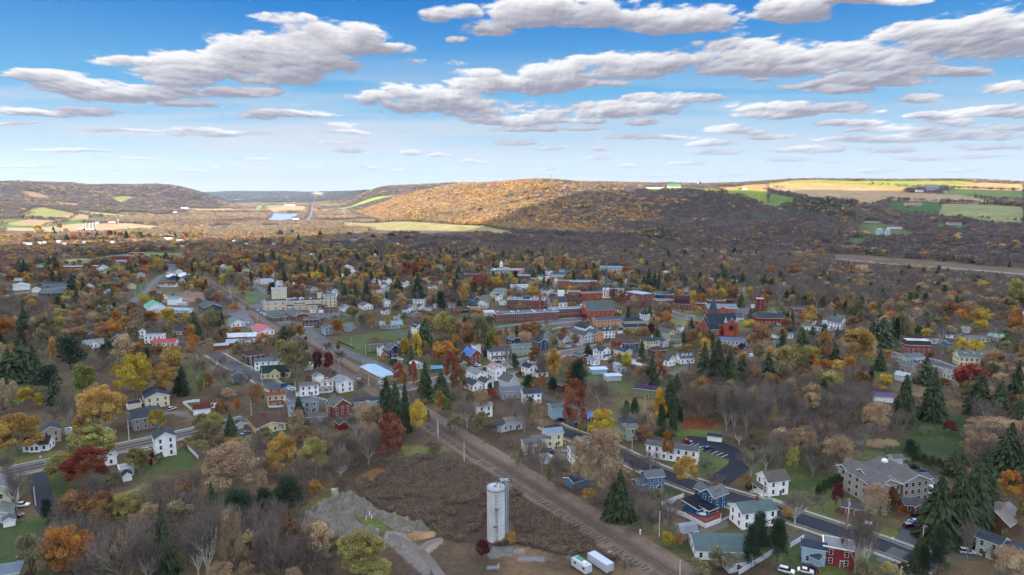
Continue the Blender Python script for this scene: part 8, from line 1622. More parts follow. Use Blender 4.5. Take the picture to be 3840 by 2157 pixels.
boxthing('N4',1003,960,2.6,.12,2.0,'c4ccd0','sign','white framed sign board at the edge of the street lawn','sign',-23,.8);boxthing('N1',407,272,.8,.1,1.0,'d0d2d0','sign','small white roadside sign by the cottage lawn','sign',10,.4)
boxthing('N4',1253,1112,.7,.3,1.5,'b8d0d0','mailbox','pale blue-white post box by the pavement','mailbox',20,.8);boxthing('N3',1288,1035,.5,.5,1.6,'d8d8d4','marker_post','short white marker post beside the track','marker post',0,0);boxthing('M3',1335,665,3.,.1,.9,'c8b890','sign','wide cream sign between the two crimson bushes','sign',14,.3)
boxthing('N2',795,635,2.6,2.2,2.1,'a8a898','shed','tiny weathered white hut beside the rubble heap','hut',20,0)
boxthing('M4',1370,150,1.2,.2,2.6,'d0d2d0','sign','upright white sign right of the orange-red church','sign',10,.9);boxthing('T2',1187,1182,.7,.08,2.4,'8c1820','stop_sign','small red stop sign at the factory street corner','sign',-30,1.7);boxthing('M1',2240,218,.7,.08,2.2,'a02024','stop_sign','small red stop sign by the navy-roofed building','sign',0,1.5)
def heap(polyc,s,label,cat,col,seed,h,name,lump=1.0,rough=1.):
 w=np.array([GC(polyc,x,y)[:2]for x,y in pts(s)]);o=w.mean(0);st=.55;x0,y0=w.min(0)-1;x1,y1=w.max(0)+1;nx=int((x1-x0)/st);ny=int((y1-y0)/st);X,Y=np.meshgrid(x0+np.arange(nx)*st,y0+np.arange(ny)*st,indexing='ij')
 D=np.full(X.shape,1e9)
 for i in range(len(w)):
  a=w[i];b=w[(i+1)%len(w)];ab=b-a;t=np.clip(((X-a[0])*ab[0]+(Y-a[1])*ab[1])/(ab@ab),0,1);D=np.minimum(D,np.hypot(X-a[0]-t*ab[0],Y-a[1]-t*ab[1]))
 ins=inside(X.ravel(),Y.ravel(),w).reshape(X.shape);D=np.where(ins,D,-D)
 rs=np.random.RandomState(seed);Z=np.full(X.shape,-.6)
 n=max(2,int((x1-x0)*(y1-y0)/(16*lump*lump)));best=np.zeros(X.shape)
 for k in range(n):
  cx=rs.uniform(x0,x1);cy=rs.uniform(y0,y1);r=rs.uniform(2.0,3.6)*lump;q=1-np.hypot(X-cx,Y-cy)/r;best=np.maximum(best,q*r*.62)
 edge=np.clip(D/2.2,0,1);Z=edge*(h*.35+best*h*.5)+(noise2p(X*1.2,Y*1.2,1.5,seed)-.5)*.5*edge*rough+(noise2p(X,Y,.8,seed+1)-.5)*.8*edge*rough-(1-np.clip((D+.5),0,1))*.6
 Z=np.where(D<-.6,-.8,Z)
 i,j=np.meshgrid(np.arange(nx-1),np.arange(ny-1),indexing='ij');a=(i*ny+j).ravel();F=np.stack([a,a+ny,a+ny+1,a+1],-1);keepf=(D.ravel()[F]>-.7).any(1);F=F[keepf];used=np.unique(F);mp=np.full(nx*ny,-1);mp[used]=np.arange(len(used));F=mp[F];V=np.stack([X-o[0],Y-o[1],Z],-1).reshape(-1,3)[used]
 root=link(name,facemesh(name,V,F,rs.rand(len(V)),[mat('concrete',col)]),None,(o[0],o[1],0));tag(root,label,cat)
 if name=='rubble_heap':root['kind']='stuff'
def noise2p(x,y,s,seed):
 g=np.random.RandomState(seed).rand(64,64);a=x/s;b=y/s;i=np.floor(a).astype(int);j=np.floor(b).astype(int);fa=a-i;fb=b-j
 return(g[i%64,j%64]*(1-fa)+g[(i+1)%64,j%64]*fa)*(1-fb)+(g[i%64,(j+1)%64]*(1-fa)+g[(i+1)%64,(j+1)%64]*fa)*fb
heap('N2','290,920 450,830 600,740 800,670 1000,650 1170,740 1200,790 1350,820 1500,900 1620,940 1760,990 1650,1060 1400,1010 1330,960 1200,880 1000,860 950,900 1080,960 1260,1010 1200,1090 1000,1090 860,1150 830,1230 700,1290 560,1180 640,1050 560,960 420,960','field of grey crushed stone and broken concrete dumped in overlapping heaps','rubble','6c675e',5,3.4,'rubble_heap',.75,2.6)
heap('N2','1500,1050 1620,985 1700,1000 1800,1000 1838,1030 1790,1070 1600,1105 1530,1075','smooth tan sand heap at the right end of the grey rubble','sand heap','8f7454',9,1.9,'sand_heap',1.3,.3)
heap('N2','1110,1075 1180,1035 1260,1050 1300,1100 1200,1120','small tan and grey soil heap below the green patch in the rubble','soil heap','7d6c52',12,1.5,'soil_heap',1.2,.4)
heap('N2','1040,1000 1120,985 1240,975 1255,1015 1150,1040 1060,1040','pale broken concrete pile in the middle of the rubble','rubble pile','8a867e',15,1.6,'rubble_pile',.7,1.6)
heap('N3','900,1250 960,1190 1030,1210 1050,1260 960,1290','grey gravel mound behind the box trailer','gravel mound','8a867e',16,1.8,'gravel_mound',1.2,.4)
heap('T1','1950,940 2080,900 2120,930 2000,955','pale sawdust heap in the wood yard','sawdust heap','a8937c',17,1.5,'sawdust_heap',2,.3);heap('T1','2210,880 2400,840 2420,880 2300,900','long pile of cut logs and brush in the wood yard','log pile','7a6a60',18,2.,'log_pile',1,2)
for k,(a,b)in enumerate(((1140,862),(1160,893),(1105,908))):
 x,y,z=GC('N2',a,b);mb=MB();mb.tube((0,0,.5),(.15,.1,2.0),.12,.12,8);tag(mb.obj('marker_pipe',mat('paint','d8dadc'),None,(x,y,z)),('tallest','leaning','shortest')[k]+' white pipe standing in the green patch of the rubble','pipe')
# ------------------------------------------------------------------ field of dry weeds
def weeds():
 rs=np.random.RandomState(6);Pl=[wz2('N2','1100,420 1330,300 1650,240 1900,270 2050,300 2250,380 2450,500 2572,620 2572,900 2300,830 2250,1000 2200,1150 1900,1080 1760,960 1500,890 1350,810 1200,760 1160,700 1030,640 1000,560'),wz2('N3','0,560 250,750 600,950 900,1150 1050,1290 700,1250 560,1260 350,1200 150,1150 0,1130'),wz2('N2','2300,1050 2572,1060 2572,1150 2350,1160')]
 P=[]
 for pl in Pl:
  x0,y0=pl.min(0);x1,y1=pl.max(0);n=int((x1-x0)*(y1-y0)*3.6);X=rs.uniform(x0,x1,n);Y=rs.uniform(y0,y1,n);m=inside(X,Y,pl);X,Y=X[m],Y[m];k=noise2p(X,Y,9,4)*.6+noise2p(X,Y,3.5,6)*.4;m=k>.30+.16*rs.rand(len(X));P.append(np.stack([X[m],Y[m]],-1))
 P=np.concatenate(P);n=len(P)
 me_=[]
 V=[];F=[];v=[]
 r2=np.random.RandomState(9)
 for i in range(9):
  a=r2.rand()*6.28;b=np.array([r2.normal()*.3,r2.normal()*.3,0]);t=b+np.array([math.cos(a)*.25,math.sin(a)*.25,.75+.35*r2.rand()]);o=np.array([-math.sin(a),math.cos(a),0])*.03
  k=len(V);V+=[b-o,b+o,t+o*.6,t-o*.6];F.append((k,k+1,k+2,k+3));v+=[.2]*4
  for q in range(3):
   c=t-np.array([0,0,.12*q]);u=rvec(r2,1)[0]*.10;w=np.cross(u,rvec(r2,1)[0]);w=w/(np.linalg.norm(w)+1e-6)*.07;k=len(V);V+=[c-u,c-w,c+u,c+w];F.append((k,k+1,k+2,k+3));v+=[.5+.5*r2.rand()]*4
 me=facemesh('weed_tuft',np.array(V),np.array(F),v,[leafmat('woodland',None)]);VAR2=bpy.data.objects.new('weed_tuft',me)
 return P,VAR2
def wz2(c,s):return np.array(wpoly(c,s))
WEEDP,WEEDO=weeds()
# ------------------------------------------------------------------ fill: individual trees close by, woodland (stuff) farther off
FR=np.random.RandomState(21)
CELL={}
for x,y,w in ROADPTS:CELL.setdefault((int(x//20),int(y//20)),[]).append((x,y,w))
def road_hit(x,y,m):
 i,j=int(x//20),int(y//20)
 for a in(-1,0,1):
  for b in(-1,0,1):
   for(rx,ry,w)in CELL.get((i+a,j+b),()):
    if(rx-x)**2+(ry-y)**2<(w+m)**2:return True
 return False
HCELL={}
for(x,y,W,D,t)in FOOT:HCELL.setdefault((int(x//30),int(y//30)),[]).append((x,y,max(W,D)*.55))
def foot_hit(x,y,m):
 i,j=int(x//30),int(y//30)
 for a in(-1,0,1):
  for b in(-1,0,1):
   for(hx_,hy,r)in HCELL.get((i+a,j+b),()):
    if(hx_-x)**2+(hy-y)**2<(r+m)**2:return True
 return False
HS=[(a,b,c,d)for a,b,c,d,e in HOUSES]
for c,s,rd in(('T1','480 530 850 455 1000 440 1150 425 1300 410 1900 385 2050 385 2200 385 1700 960 1790 900 1860 820 1920 760 1980 700 2300 950 2450 920 2150 960 350 880 700 780',32),('M2','1700 250 1850 320 1900 220 2100 170 2300 150 2450 200 1400 250 1350 150 1600 330 1800 440 2050 520 1000 920 800 800 650 700',22),('T3','1400 1120 1550 1100 1400 1180 2200 1100 2350 1130 2000 700 380 980',20),('T4','1450 960 1550 1040 1450 900 1600 930 2400 800',20),('N3','1800 110 2050 200 2250 330 2200 420 1800 520 1600 440 2250 640',30),('N4','300 880 600 960 900 1080 1200 1190 1250 1060 1450 1080 1700 120 1500 80 1200 100',30),('T2','650 860 600 900 480 1080 600 1180 700 1150 1450 1070 1600 1070 900 1170 1100 1190 560 830',25),('N1','150 390 300 350 1350 150 1750 70 1850 250 1700 300 100 1100 300 950',35),('F1','1000 560 600 540 300 560 1200 560',22)):
 v=[float(t)for t in s.split()]
 for x,y in zip(v[::2],v[1::2]):
  w=GC(c,x,y);q=src(c,x,y);HS.append((q[0],q[1],rd,math.hypot(w[0],w[1])))
HS=np.array(HS)
def hides(x,y,h,w):
 px,pb,d=proj(x,y,0);_,pt,_=proj(x,y,h);pw=w*FPX/d;dist=math.hypot(x,y)
 m=(HS[:,3]>dist)&(np.abs(HS[:,0]-px)<(HS[:,2]*.8+pw*.45))&(HS[:,1]>pt)&(HS[:,1]<pb+2)
 return bool(m.any())
LAWNS=[np.array(wpoly(c,s))for c,s,k in FIELDS if c[0]in 'NMT']+[np.array(wpoly(c,s))for c,s,k in DIRT[:-1]]
LAWNS+=[np.array(wpoly('N2',s))for s in('1100,420 1650,230 2000,290 2300,420 2572,600 2572,1300 1900,1500 1500,1500 1250,1100 1000,800','400,900 700,680 1000,620 1450,800 1860,1020 1700,1100 1400,1060 1000,1100 700,1300 600,1000')]
LAWNS+=[np.array(wpoly('N3',s))for s in('0,540 700,1000 1700,1500 400,1500 0,1500','1480,760 1720,640 2080,900 1950,1000','1630,960 1860,930 2150,900 1850,1110 1650,1110')]
LAWNS+=[np.array(wpoly(c,s))for c,s in(('T5','700,130 1000,140 1900,215 2576,270 2800,300 2800,460 2576,420 1900,350 1300,300 800,260'),('F3','-200,625 480,665 1330,745 1330,775 480,705 -200,660'))]
def in_any(P,X,Y):
 r=np.zeros(X.shape,bool)
 for q in P:
  x0,y0=q.min(0);x1,y1=q.max(0);m=(X>=x0)&(X<=x1)&(Y>=y0)&(Y<=y1)
  if m.any():
   i=np.where(m)[0];r[i]|=inside(X[i],Y[i],q)
 return r
def wz(c,s):return np.array(wpoly(c,s))
WOODS=[wz('T1','-300,255 700,258 1300,262 2572,290 2572,345 1800,345 1400,370 700,432 400,495 -300,560'),
 wz('T2','0,230 560,250 900,290 700,330 200,430 0,500'),wz('V','1080,585 1600,600 2100,640 2576,700 2900,720 2900,800 2500,770 2000,720 1640,705 1400,650 1150,640'),
 wz('T5','-100,110 2576,340 2900,360 2900,650 1900,560 1000,620 600,600 0,540'),wz('M4','850,850 1300,820 2572,830 2572,1447 1400,1370 850,1200'),wz('M5','0,800 600,850 900,1250 1100,1500 0,1500'),
 wz('N4','0,0 900,-20 950,200 900,470 300,480 0,430'),wz('N1','1000,660 1700,560 2300,760 2572,900 2572,1600 300,1600 500,1050'),wz('N2','0,880 500,1020 650,1300 700,1600 0,1600'),
 wz('N2','0,300 1000,200 1000,480 800,600 560,560 0,500'),wz('T1','-100,1000 900,1020 1200,1300 1000,1500 -100,1500'),wz('N4','1900,-100 2700,-100 2700,560 2300,560 2000,250'),wz('M5','1900,700 2700,600 2700,1400 2300,1300 1900,1180'),
 wz('N3','100,330 520,480 900,800 1300,1000 1500,1050 1480,980 1350,700 1000,560 560,420 300,300'),wz('T3','0,-60 2572,-60 2572,120 1400,60 0,20')]
nind={'B':0,'S':0,'K':0,'O':0}
def near_fill():
 n=30000;X=FR.uniform(-560,600,n);Y=FR.uniform(150,640,n)
 u=X/Y;px=1920+2560*u*.985;ok=(np.abs(u)<.80);ok&=~in_any(LAWNS,X,Y);wd=in_any(WOODS,X,Y)
 GRID={};cnt={}
 for r in TREES:GRID.setdefault((int(r['x']//10),int(r['y']//10)),[]).append((r['x'],r['y'],r['w']))
 def close(x,y,m):
  i,j=int(x//10),int(y//10)
  for a in(-1,0,1):
   for b in(-1,0,1):
    for t in GRID.get((i+a,j+b),()):
     if(t[0]-x)**2+(t[1]-y)**2<(m+t[2]*.22)**2:return True
  return False
 nb=ns=na=0;NBARE=296-sum(t['k']=='B' for t in TREES)
 for i in np.where(ok)[0]:
  x,y=X[i],Y[i];w=wd[i];r=FR.rand()
  if not w and FR.rand()>.30:continue
  if w:k=('B' if r<.55 else 'S' if r<.84 else 'T' if r<.93 else 'L' if r<.97 else 'K')
  else:k=('B' if r<.24 else 'S' if r<.42 else 'K' if r<.60 else 'L' if r<.72 else 'U' if r<.80 else 'O' if r<.85 else 'G' if r<.90 else 'P' if r<.94 else 'E')
  if k=='B':h=FR.uniform(8,15);wd_=h*FR.uniform(.5,.75);
  elif k=='S':h=FR.uniform(3,6.5);wd_=h*FR.uniform(1.1,1.7)
  elif k=='K':h=FR.uniform(1.5,3.2);wd_=h*FR.uniform(1.,1.5)
  elif k in'EP':h=FR.uniform(7,13);wd_=h*.5
  else:h=FR.uniform(6,11);wd_=h*FR.uniform(.7,.95)
  if not w:h*=.85
  if road_hit(x,y,1.2 if k in'SK' else 3)or foot_hit(x,y,1.5 if k in 'SK' else 3.5)or close(x,y,2.6 if w else 5):continue
  if hides(x,y,h,wd_)and FR.rand()>.06:continue
  if k=='B' and nb>=NBARE:continue
  if k=='S' and ns>=225:continue
  if k not in'BSK' and na>=190:continue
  if k=='K' and nind['K']>=130:continue
  if k=='B':nb+=1
  elif k=='S':ns+=1
  elif k=='K':nind['K']+=1
  else:na+=1
  GRID.setdefault((int(x//10),int(y//10)),[]).append((x,y,wd_));tree_at(float(x),float(y),h,wd_,k,hand=False)
near_fill()
print('trees',len(TREES))
# ---- instanced woodland
def merged(key,i,col=None):
 crown,trunk=TM[key][i];bm=bmesh.new();
 n1=len(crown.vertices);V=np.empty(n1*3,np.float32);crown.vertices.foreach_get('co',V);n2=len(trunk.vertices);V2=np.empty(n2*3,np.float32);trunk.vertices.foreach_get('co',V2);bm.free()
 F1=np.empty(len(crown.loops),np.int32);crown.loops.foreach_get('vertex_index',F1);F2=np.empty(len(trunk.loops),np.int32);trunk.loops.foreach_get('vertex_index',F2)
 v=np.empty(n1,np.float32);crown.attributes['v'].data.foreach_get('value',v)
 F=np.concatenate([F1.reshape(-1,4),F2.reshape(-1,4)+n1]);mi=np.concatenate([np.zeros(len(F1)//4),np.ones(len(F2)//4)])
 me=facemesh('wood_'+key+str(i),np.concatenate([V.reshape(-1,3),V2.reshape(-1,3)]),F,np.concatenate([v,np.full(n2,.5,np.float32)]),[leafmat('woodland',None),mat('bark','857a70' if 'bare' in key else BARKC)],mi)
 return bpy.data.objects.new(me.name,me)
VAR=[merged('bare_lo',0),merged('bare_lo',1),merged('bare_lo',2),merged('leafy_lo',0),merged('leafy_lo',1),merged('leafy_lo',2),merged('spruce_lo',0),merged('spruce_lo',1),merged('bare_mid',0),merged('bare_mid',1),merged('leafy_mid',0),merged('leafy_mid',2),merged('pine_mid',0),merged('brush_mid',0),merged('shrub_mid',0),merged('spruce_mid',0)]
def scatter(name,P,S,Rz,K,C,label,cat):
 """P points Nx3, S scale Nx3, K variant index, C tint -> one geometry-nodes object"""
 me=bpy.data.meshes.new(name);me.vertices.add(len(P));me.vertices.foreach_set('co',P.astype(np.float32).ravel())
 for nm,t,prop,d in(('sc','FLOAT_VECTOR','vector',S),('rz','FLOAT','value',Rz),('kk','INT','value',K),('tint','FLOAT_COLOR','color',np.concatenate([C,np.ones((len(C),1))],1))):
  a=me.attributes.new(nm,t,'POINT');a.data.foreach_set(prop,np.asarray(d,np.int32 if t=='INT' else np.float32).ravel())
 o=link(name,me);o['kind']='stuff';o['label']=label;o['category']=cat
 g=bpy.data.node_groups.new(name,'GeometryNodeTree');g.interface.new_socket('Geometry',in_out='INPUT',socket_type='NodeSocketGeometry');g.interface.new_socket('Geometry',in_out='OUTPUT',socket_type='NodeSocketGeometry')
 gi=g.nodes.new('NodeGroupInput');go=g.nodes.new('NodeGroupOutput');J=g.nodes.new('GeometryNodeJoinGeometry');L=g.links
 def attr(n,t):
  q=g.nodes.new('GeometryNodeInputNamedAttribute');q.data_type=t;q.inputs[0].default_value=n;return q.outputs['Attribute']
 sc=attr('sc','FLOAT_VECTOR');rz=attr('rz','FLOAT');kk=attr('kk','INT');cb=g.nodes.new('ShaderNodeCombineXYZ');L.new(rz,cb.inputs[2])
 for v in sorted(set(int(k)for k in K)):
  oi=g.nodes.new('GeometryNodeObjectInfo');oi.inputs['Object'].default_value=VAR[v];oi.inputs['As Instance'].default_value=True
  cp=g.nodes.new('FunctionNodeCompare');cp.data_type='INT';cp.operation='EQUAL';
  A=[s for s in cp.inputs if s.name=='A' and s.type=='INT'][0];B=[s for s in cp.inputs if s.name=='B' and s.type=='INT'][0]
  L.new(kk,A);B.default_value=v
  ip=g.nodes.new('GeometryNodeInstanceOnPoints');L.new(gi.outputs[0],ip.inputs['Points']);L.new(cp.outputs[0],ip.inputs['Selection']);L.new(oi.outputs['Geometry'],ip.inputs['Instance']);L.new(cb.outputs[0],ip.inputs['Rotation']);L.new(sc,ip.inputs['Scale']);L.new(ip.outputs[0],J.inputs[0])
 L.new(J.outputs[0],go.inputs[0]);m=o.modifiers.new('scatter','NODES');m.node_group=g;return o
def noise2(x,y,s,seed):
 g=np.random.RandomState(seed).rand(64,64);a=x/s;b=y/s;i=np.floor(a).astype(int);j=np.floor(b).astype(int);fa=a-i;fb=b-j;fa=fa*fa*(3-2*fa);fb=fb*fb*(3-2*fb)
 return(g[i%64,j%64]*(1-fa)+g[(i+1)%64,j%64]*fa)*(1-fb)+(g[i%64,(j+1)%64]*(1-fa)+g[(i+1)%64,(j+1)%64]*fa)*fb
FARF=[P for(P,c),(cc,s,k)in zip(FW[:len(FIELDS)],FIELDS)]
WAT=[wz(c,s)for c,s in(('F2','100,500 170,425 250,420 430,420 425,460 380,490 230,508'),('F2','760,412 930,408 930,432 780,432'),('F2','45,550 240,548 240,576 50,582'),('F1','2100,595 2160,545 2340,552 2310,590'),('T1','0,880 830,780 560,760 300,800 0,760'))]
SPR=[wz('F4','130,440 480,320 620,292 720,318 860,400 880,560 640,540 450,500 120,480'),wz('F3','1300,650 1500,590 1620,620 1560,720 1300,720')]
def forest():
 PX=[];PY=[];SPc=[]
 for r0,r1,sp in((1150,1500,7.5),(1500,2200,7.8),(2200,3200,9.5),(3200,4500,14),(4500,6500,22),(6500,9500,42),(9500,13500,75)):
  area=.5*(r1*r1-r0*r0)*1.72;n=int(area/(sp*sp));r=np.sqrt(FR.uniform(r0*r0,r1*r1,n));a=FR.uniform(-.86,.86,n);PX.append(r*np.sin(a));PY.append(r*np.cos(a));SPc.append(np.full(n,sp))
 X=np.concatenate(PX);Y=np.concatenate(PY);S=np.concatenate(SPc);Z=hts(X,Y);r=np.hypot(X,Y)
 d=Y*CP-(Z-H)*SP;px=1920+FPX*X/d;py=1078.5-FPX*(Y*SP+(Z-H)*CP)/d
 ok=(px>-500)&(px<4340)&~in_any(FARF+LAWNS[-2:],X,Y)&~in_any(WAT,X,Y)
 flat=(Z<4)&(r>1700)
 ok&=~(flat&(noise2(X,Y,330,5)+.35*noise2(X,Y,90,6)>.80))
 gap=(noise2(X,Y,55,8)>.88)&(r<3200);ok&=~gap
 for i in np.where(ok&(r<1900))[0]:
  if road_hit(X[i],Y[i],5)or foot_hit(X[i],Y[i],5)or(Z[i]<5 and hides(X[i],Y[i],12,10)):ok[i]=False
 far=np.where(ok&(r>=1900))[0]
 for i in far:
  if road_hit(X[i],Y[i],10)or foot_hit(X[i],Y[i],8):ok[i]=False
 X,Y,Z,S,r,px,py=[v[ok]for v in(X,Y,Z,S,r,px,py)];n=len(X)
 pa=noise2(X,Y,85,11)*.6+noise2(X,Y,30,12)*.4;q=FR.rand(n);pine=in_any(SPR,X,Y)
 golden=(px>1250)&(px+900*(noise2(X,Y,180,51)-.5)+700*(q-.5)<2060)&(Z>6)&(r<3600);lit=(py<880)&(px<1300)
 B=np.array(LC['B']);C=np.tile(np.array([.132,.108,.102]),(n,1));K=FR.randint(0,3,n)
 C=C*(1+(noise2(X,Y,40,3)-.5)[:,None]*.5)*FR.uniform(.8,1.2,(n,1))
 C+=golden[:,None]*np.array([.25,.135,.035])+((Z<4)&(r>1500)&(px<1450)&(r<6500))[:,None]*np.array([.15,.10,.045])  # golden hill: warm sunlight painted into the tree tint
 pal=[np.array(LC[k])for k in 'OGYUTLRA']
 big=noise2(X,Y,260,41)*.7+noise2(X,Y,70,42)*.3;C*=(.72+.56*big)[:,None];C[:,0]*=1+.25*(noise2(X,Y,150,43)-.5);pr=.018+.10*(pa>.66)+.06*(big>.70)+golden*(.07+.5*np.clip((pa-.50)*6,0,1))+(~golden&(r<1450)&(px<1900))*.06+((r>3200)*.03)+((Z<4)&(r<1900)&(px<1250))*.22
 C[r>6500]=np.array([.055,.07,.075]);a=(q<pr)&(r<6500);idx=FR.choice(8,n,p=(.20,.22,.10,.20,.14,.08,.02,.04));  # farthest woods: blue haze and cloud shade painted into the dark tint
 C[a]=np.array(pal)[idx[a]]*FR.uniform(.6,1.,(a.sum(),1))+C[a]*.3;K[a]=3+FR.randint(0,3,a.sum())
 t=(~a)&(q<pr+.10);C[t]=C[t]*.5+np.array([.23,.165,.10])*.5;K[t]=3+FR.randint(0,3,t.sum())
 e=(~a)&(~t)&((q>.98)|pine&(q>.12)|(noise2(X,Y,120,47)>.86)&(q>.4)&(r<3300));C[e]=np.array(LC['E'])*FR.uniform(.9,1.5,(e.sum(),1));K[e]=6+FR.randint(0,2,e.sum())
 hh=FR.uniform(9,14.5,n)*np.where(flat[ok],.85,1);ww=S*FR.uniform(1.25,1.75,n);ww=np.maximum(ww,hh*.6);hh=np.where(r>4500,hh*1.3,hh);ww=np.where(e,hh*.5+S*.25,ww)
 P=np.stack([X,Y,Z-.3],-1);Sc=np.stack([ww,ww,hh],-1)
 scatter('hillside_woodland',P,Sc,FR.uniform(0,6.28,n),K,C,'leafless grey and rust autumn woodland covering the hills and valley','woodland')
 print('forest',n)
forest()
def valley():
 n=110000;r=np.sqrt(FR.uniform(165**2,1260**2,n));a=FR.uniform(-.80,.82,n);X=r*np.sin(a);Y=r*np.cos(a)
 px,pyy=1920+FPX*X/(Y*CP+H*SP),None;ok=~in_any(LAWNS,X,Y)&~in_any(WAT,X,Y);wd=in_any(WOODS,X,Y)
 G2={}
 for t in TREES:G2.setdefault((int(t['x']//9),int(t['y']//9)),[]).append((t['x'],t['y'],t['w']*.25))
 keepi=[];kinds=[];HW=[]
 for i in np.where(ok)[0]:
  x,y,w=X[i],Y[i],wd[i]
  if not w and(Y[i]<420 or FR.rand()>(.24 if Y[i]>640 else .14)):continue
  k=FR.rand();m=3.3 if w else 5.0
  ci,cj=int(x//9),int(y//9);bad=False
  for aa in(-1,0,1):
   for bb in(-1,0,1):
    for t in G2.get((ci+aa,cj+bb),()):
     if(t[0]-x)**2+(t[1]-y)**2<(m+t[2])**2:bad=True;break
    if bad:break
   if bad:break
  if bad:continue
  if w:kd='B' if k<.74 else 'S' if k<.82 else 'U' if k<.87 else 'T' if k<.93 else 'L' if k<.96 else 'G' if k<.975 else 'E'
  else:kd='B' if k<.36 else 'S' if k<.42 else 'K' if k<.46 else 'U' if k<.55 else 'L' if k<.65 else 'O' if k<.69 else 'G' if k<.73 else 'Y' if k<.76 else 'T' if k<.86 else 'E' if k<.985 else 'R'
  h=dict(B=12.5,S=4.5,K=2.5,E=14).get(kd,11)*FR.uniform(.75,1.2);ww=h*dict(B=.72,S=1.6,K=1.4,E=.5).get(kd,.85)*FR.uniform(.85,1.15)
  if road_hit(x,y,4)or foot_hit(x,y,4):continue
  if hides(x,y,h,ww)and FR.rand()>.03:continue
  G2.setdefault((ci,cj),[]).append((x,y,0));keepi.append(i);kinds.append(kd);HW.append((ww,ww,h))
 K=[];C=[]
 for kd in kinds:
  K.append({'B':(8,9),'S':(13,),'K':(14,),'E':(15,12)}.get(kd,(10,11))[FR.randint(0,len({'B':(8,9),'S':(13,),'K':(14,),'E':(15,12)}.get(kd,(10,11))))]);C.append(np.array(LC[kd])*FR.uniform(.8,1.2))
 X=X[keepi];Y=Y[keepi];P=np.stack([X,Y,hts(X,Y)-.1],-1)
 scatter('valley_woodland',P,np.array(HW),FR.uniform(0,6.28,len(K)),np.array(K),np.array(C),'dense bare and autumn-coloured wood between and behind the town','woodland');print('valley',len(K))
valley()
def ridgelines():
 X=[];Y=[];Z=[]
 for c,s,step in(('F4','1040,140 1300,134 1500,140 1700,146 1950,153 2200,165 2572,188',9),('F3','2150,142 2350,138 2572,132',12),('F4','1040,425 1230,357 1400,350 1700,372 2190,392 2572,412',7),('F4','60,275 300,330 420,345',6),('F4','1380,512 1600,520 1720,518',7),('F3','1340,205 1500,208 1750,190 2000,190 2150,225',7),('F1','430,560 650,505 700,495 760,430 620,395',9),('F1','0,470 150,470 340,430',9),('F2','90,418 490,412 520,365',10),('F4','2120,550 2572,575',9),('N2','300,1100 301,1101',5)):
  for p in path3(c,s,step):
   X.append(p.x+FR.normal()*3);Y.append(p.y+FR.normal()*6)
 X=np.array(X);Y=np.array(Y);n=len(X);h=FR.uniform(4,11,n);K=FR.choice([0,1,2,3,4,13],n);C=np.tile(np.array([.19,.13,.09]),(n,1))*FR.uniform(.7,1.3,(n,1))
 scatter('hedgerow_trees',np.stack([X,Y,hts(X,Y)-.2],-1),np.stack([h*.8,h*.8,h],-1),FR.uniform(0,6,n),K,C,'brown hedgerow trees lining the hilltop and valley fields','hedgerow')
ridgelines()
VAR.append(WEEDO)
def lay_weeds():
 n=len(WEEDP);sc=FR.uniform(.8,1.7,n);c=np.array([.14,.10,.078])*FR.uniform(.7,1.5,(n,1));g=FR.rand(n)<.08;c[g]=np.array([.12,.12,.05])
 scatter('dry_weeds',np.concatenate([WEEDP,np.zeros((n,1))],1),np.stack([sc,sc,sc*FR.uniform(.45,.9,n)],-1),FR.uniform(0,6.28,n),np.full(n,len(VAR)-1),c,'field of dead brown goldenrod and weeds beside the railway','weeds');print('weeds',n)
 m=26000;X=FR.uniform(-330,330,m);Y=FR.uniform(165,430,m);ok=~in_any([P for P,(c,s,k)in zip(LAWNS,[f for f in FIELDS if f[0][0]in 'NMT'])if k in(LAWN,)],X,Y);X,Y=X[ok],Y[ok];kk=noise2(X,Y,14,31)>.5;X,Y=X[kk],Y[kk]
 good=[i for i in range(len(X))if not road_hit(X[i],Y[i],.3)and not foot_hit(X[i],Y[i],.5)];X,Y=X[good],Y[good];n=len(X);sc=FR.uniform(.5,1.3,n);c=np.array([.17,.125,.075])*FR.uniform(.6,1.4,(n,1));g=FR.rand(n)<.35;c[g]=np.array([.11,.125,.045])*FR.uniform(.7,1.3,(g.sum(),1))
 scatter('rough_grass',np.stack([X,Y,np.zeros(n)],-1),np.stack([sc,sc,sc*.7],-1),FR.uniform(0,6.28,n),np.full(n,len(VAR)-1),c,'rough brown and green grass tufts on the open ground','grass')
lay_weeds()
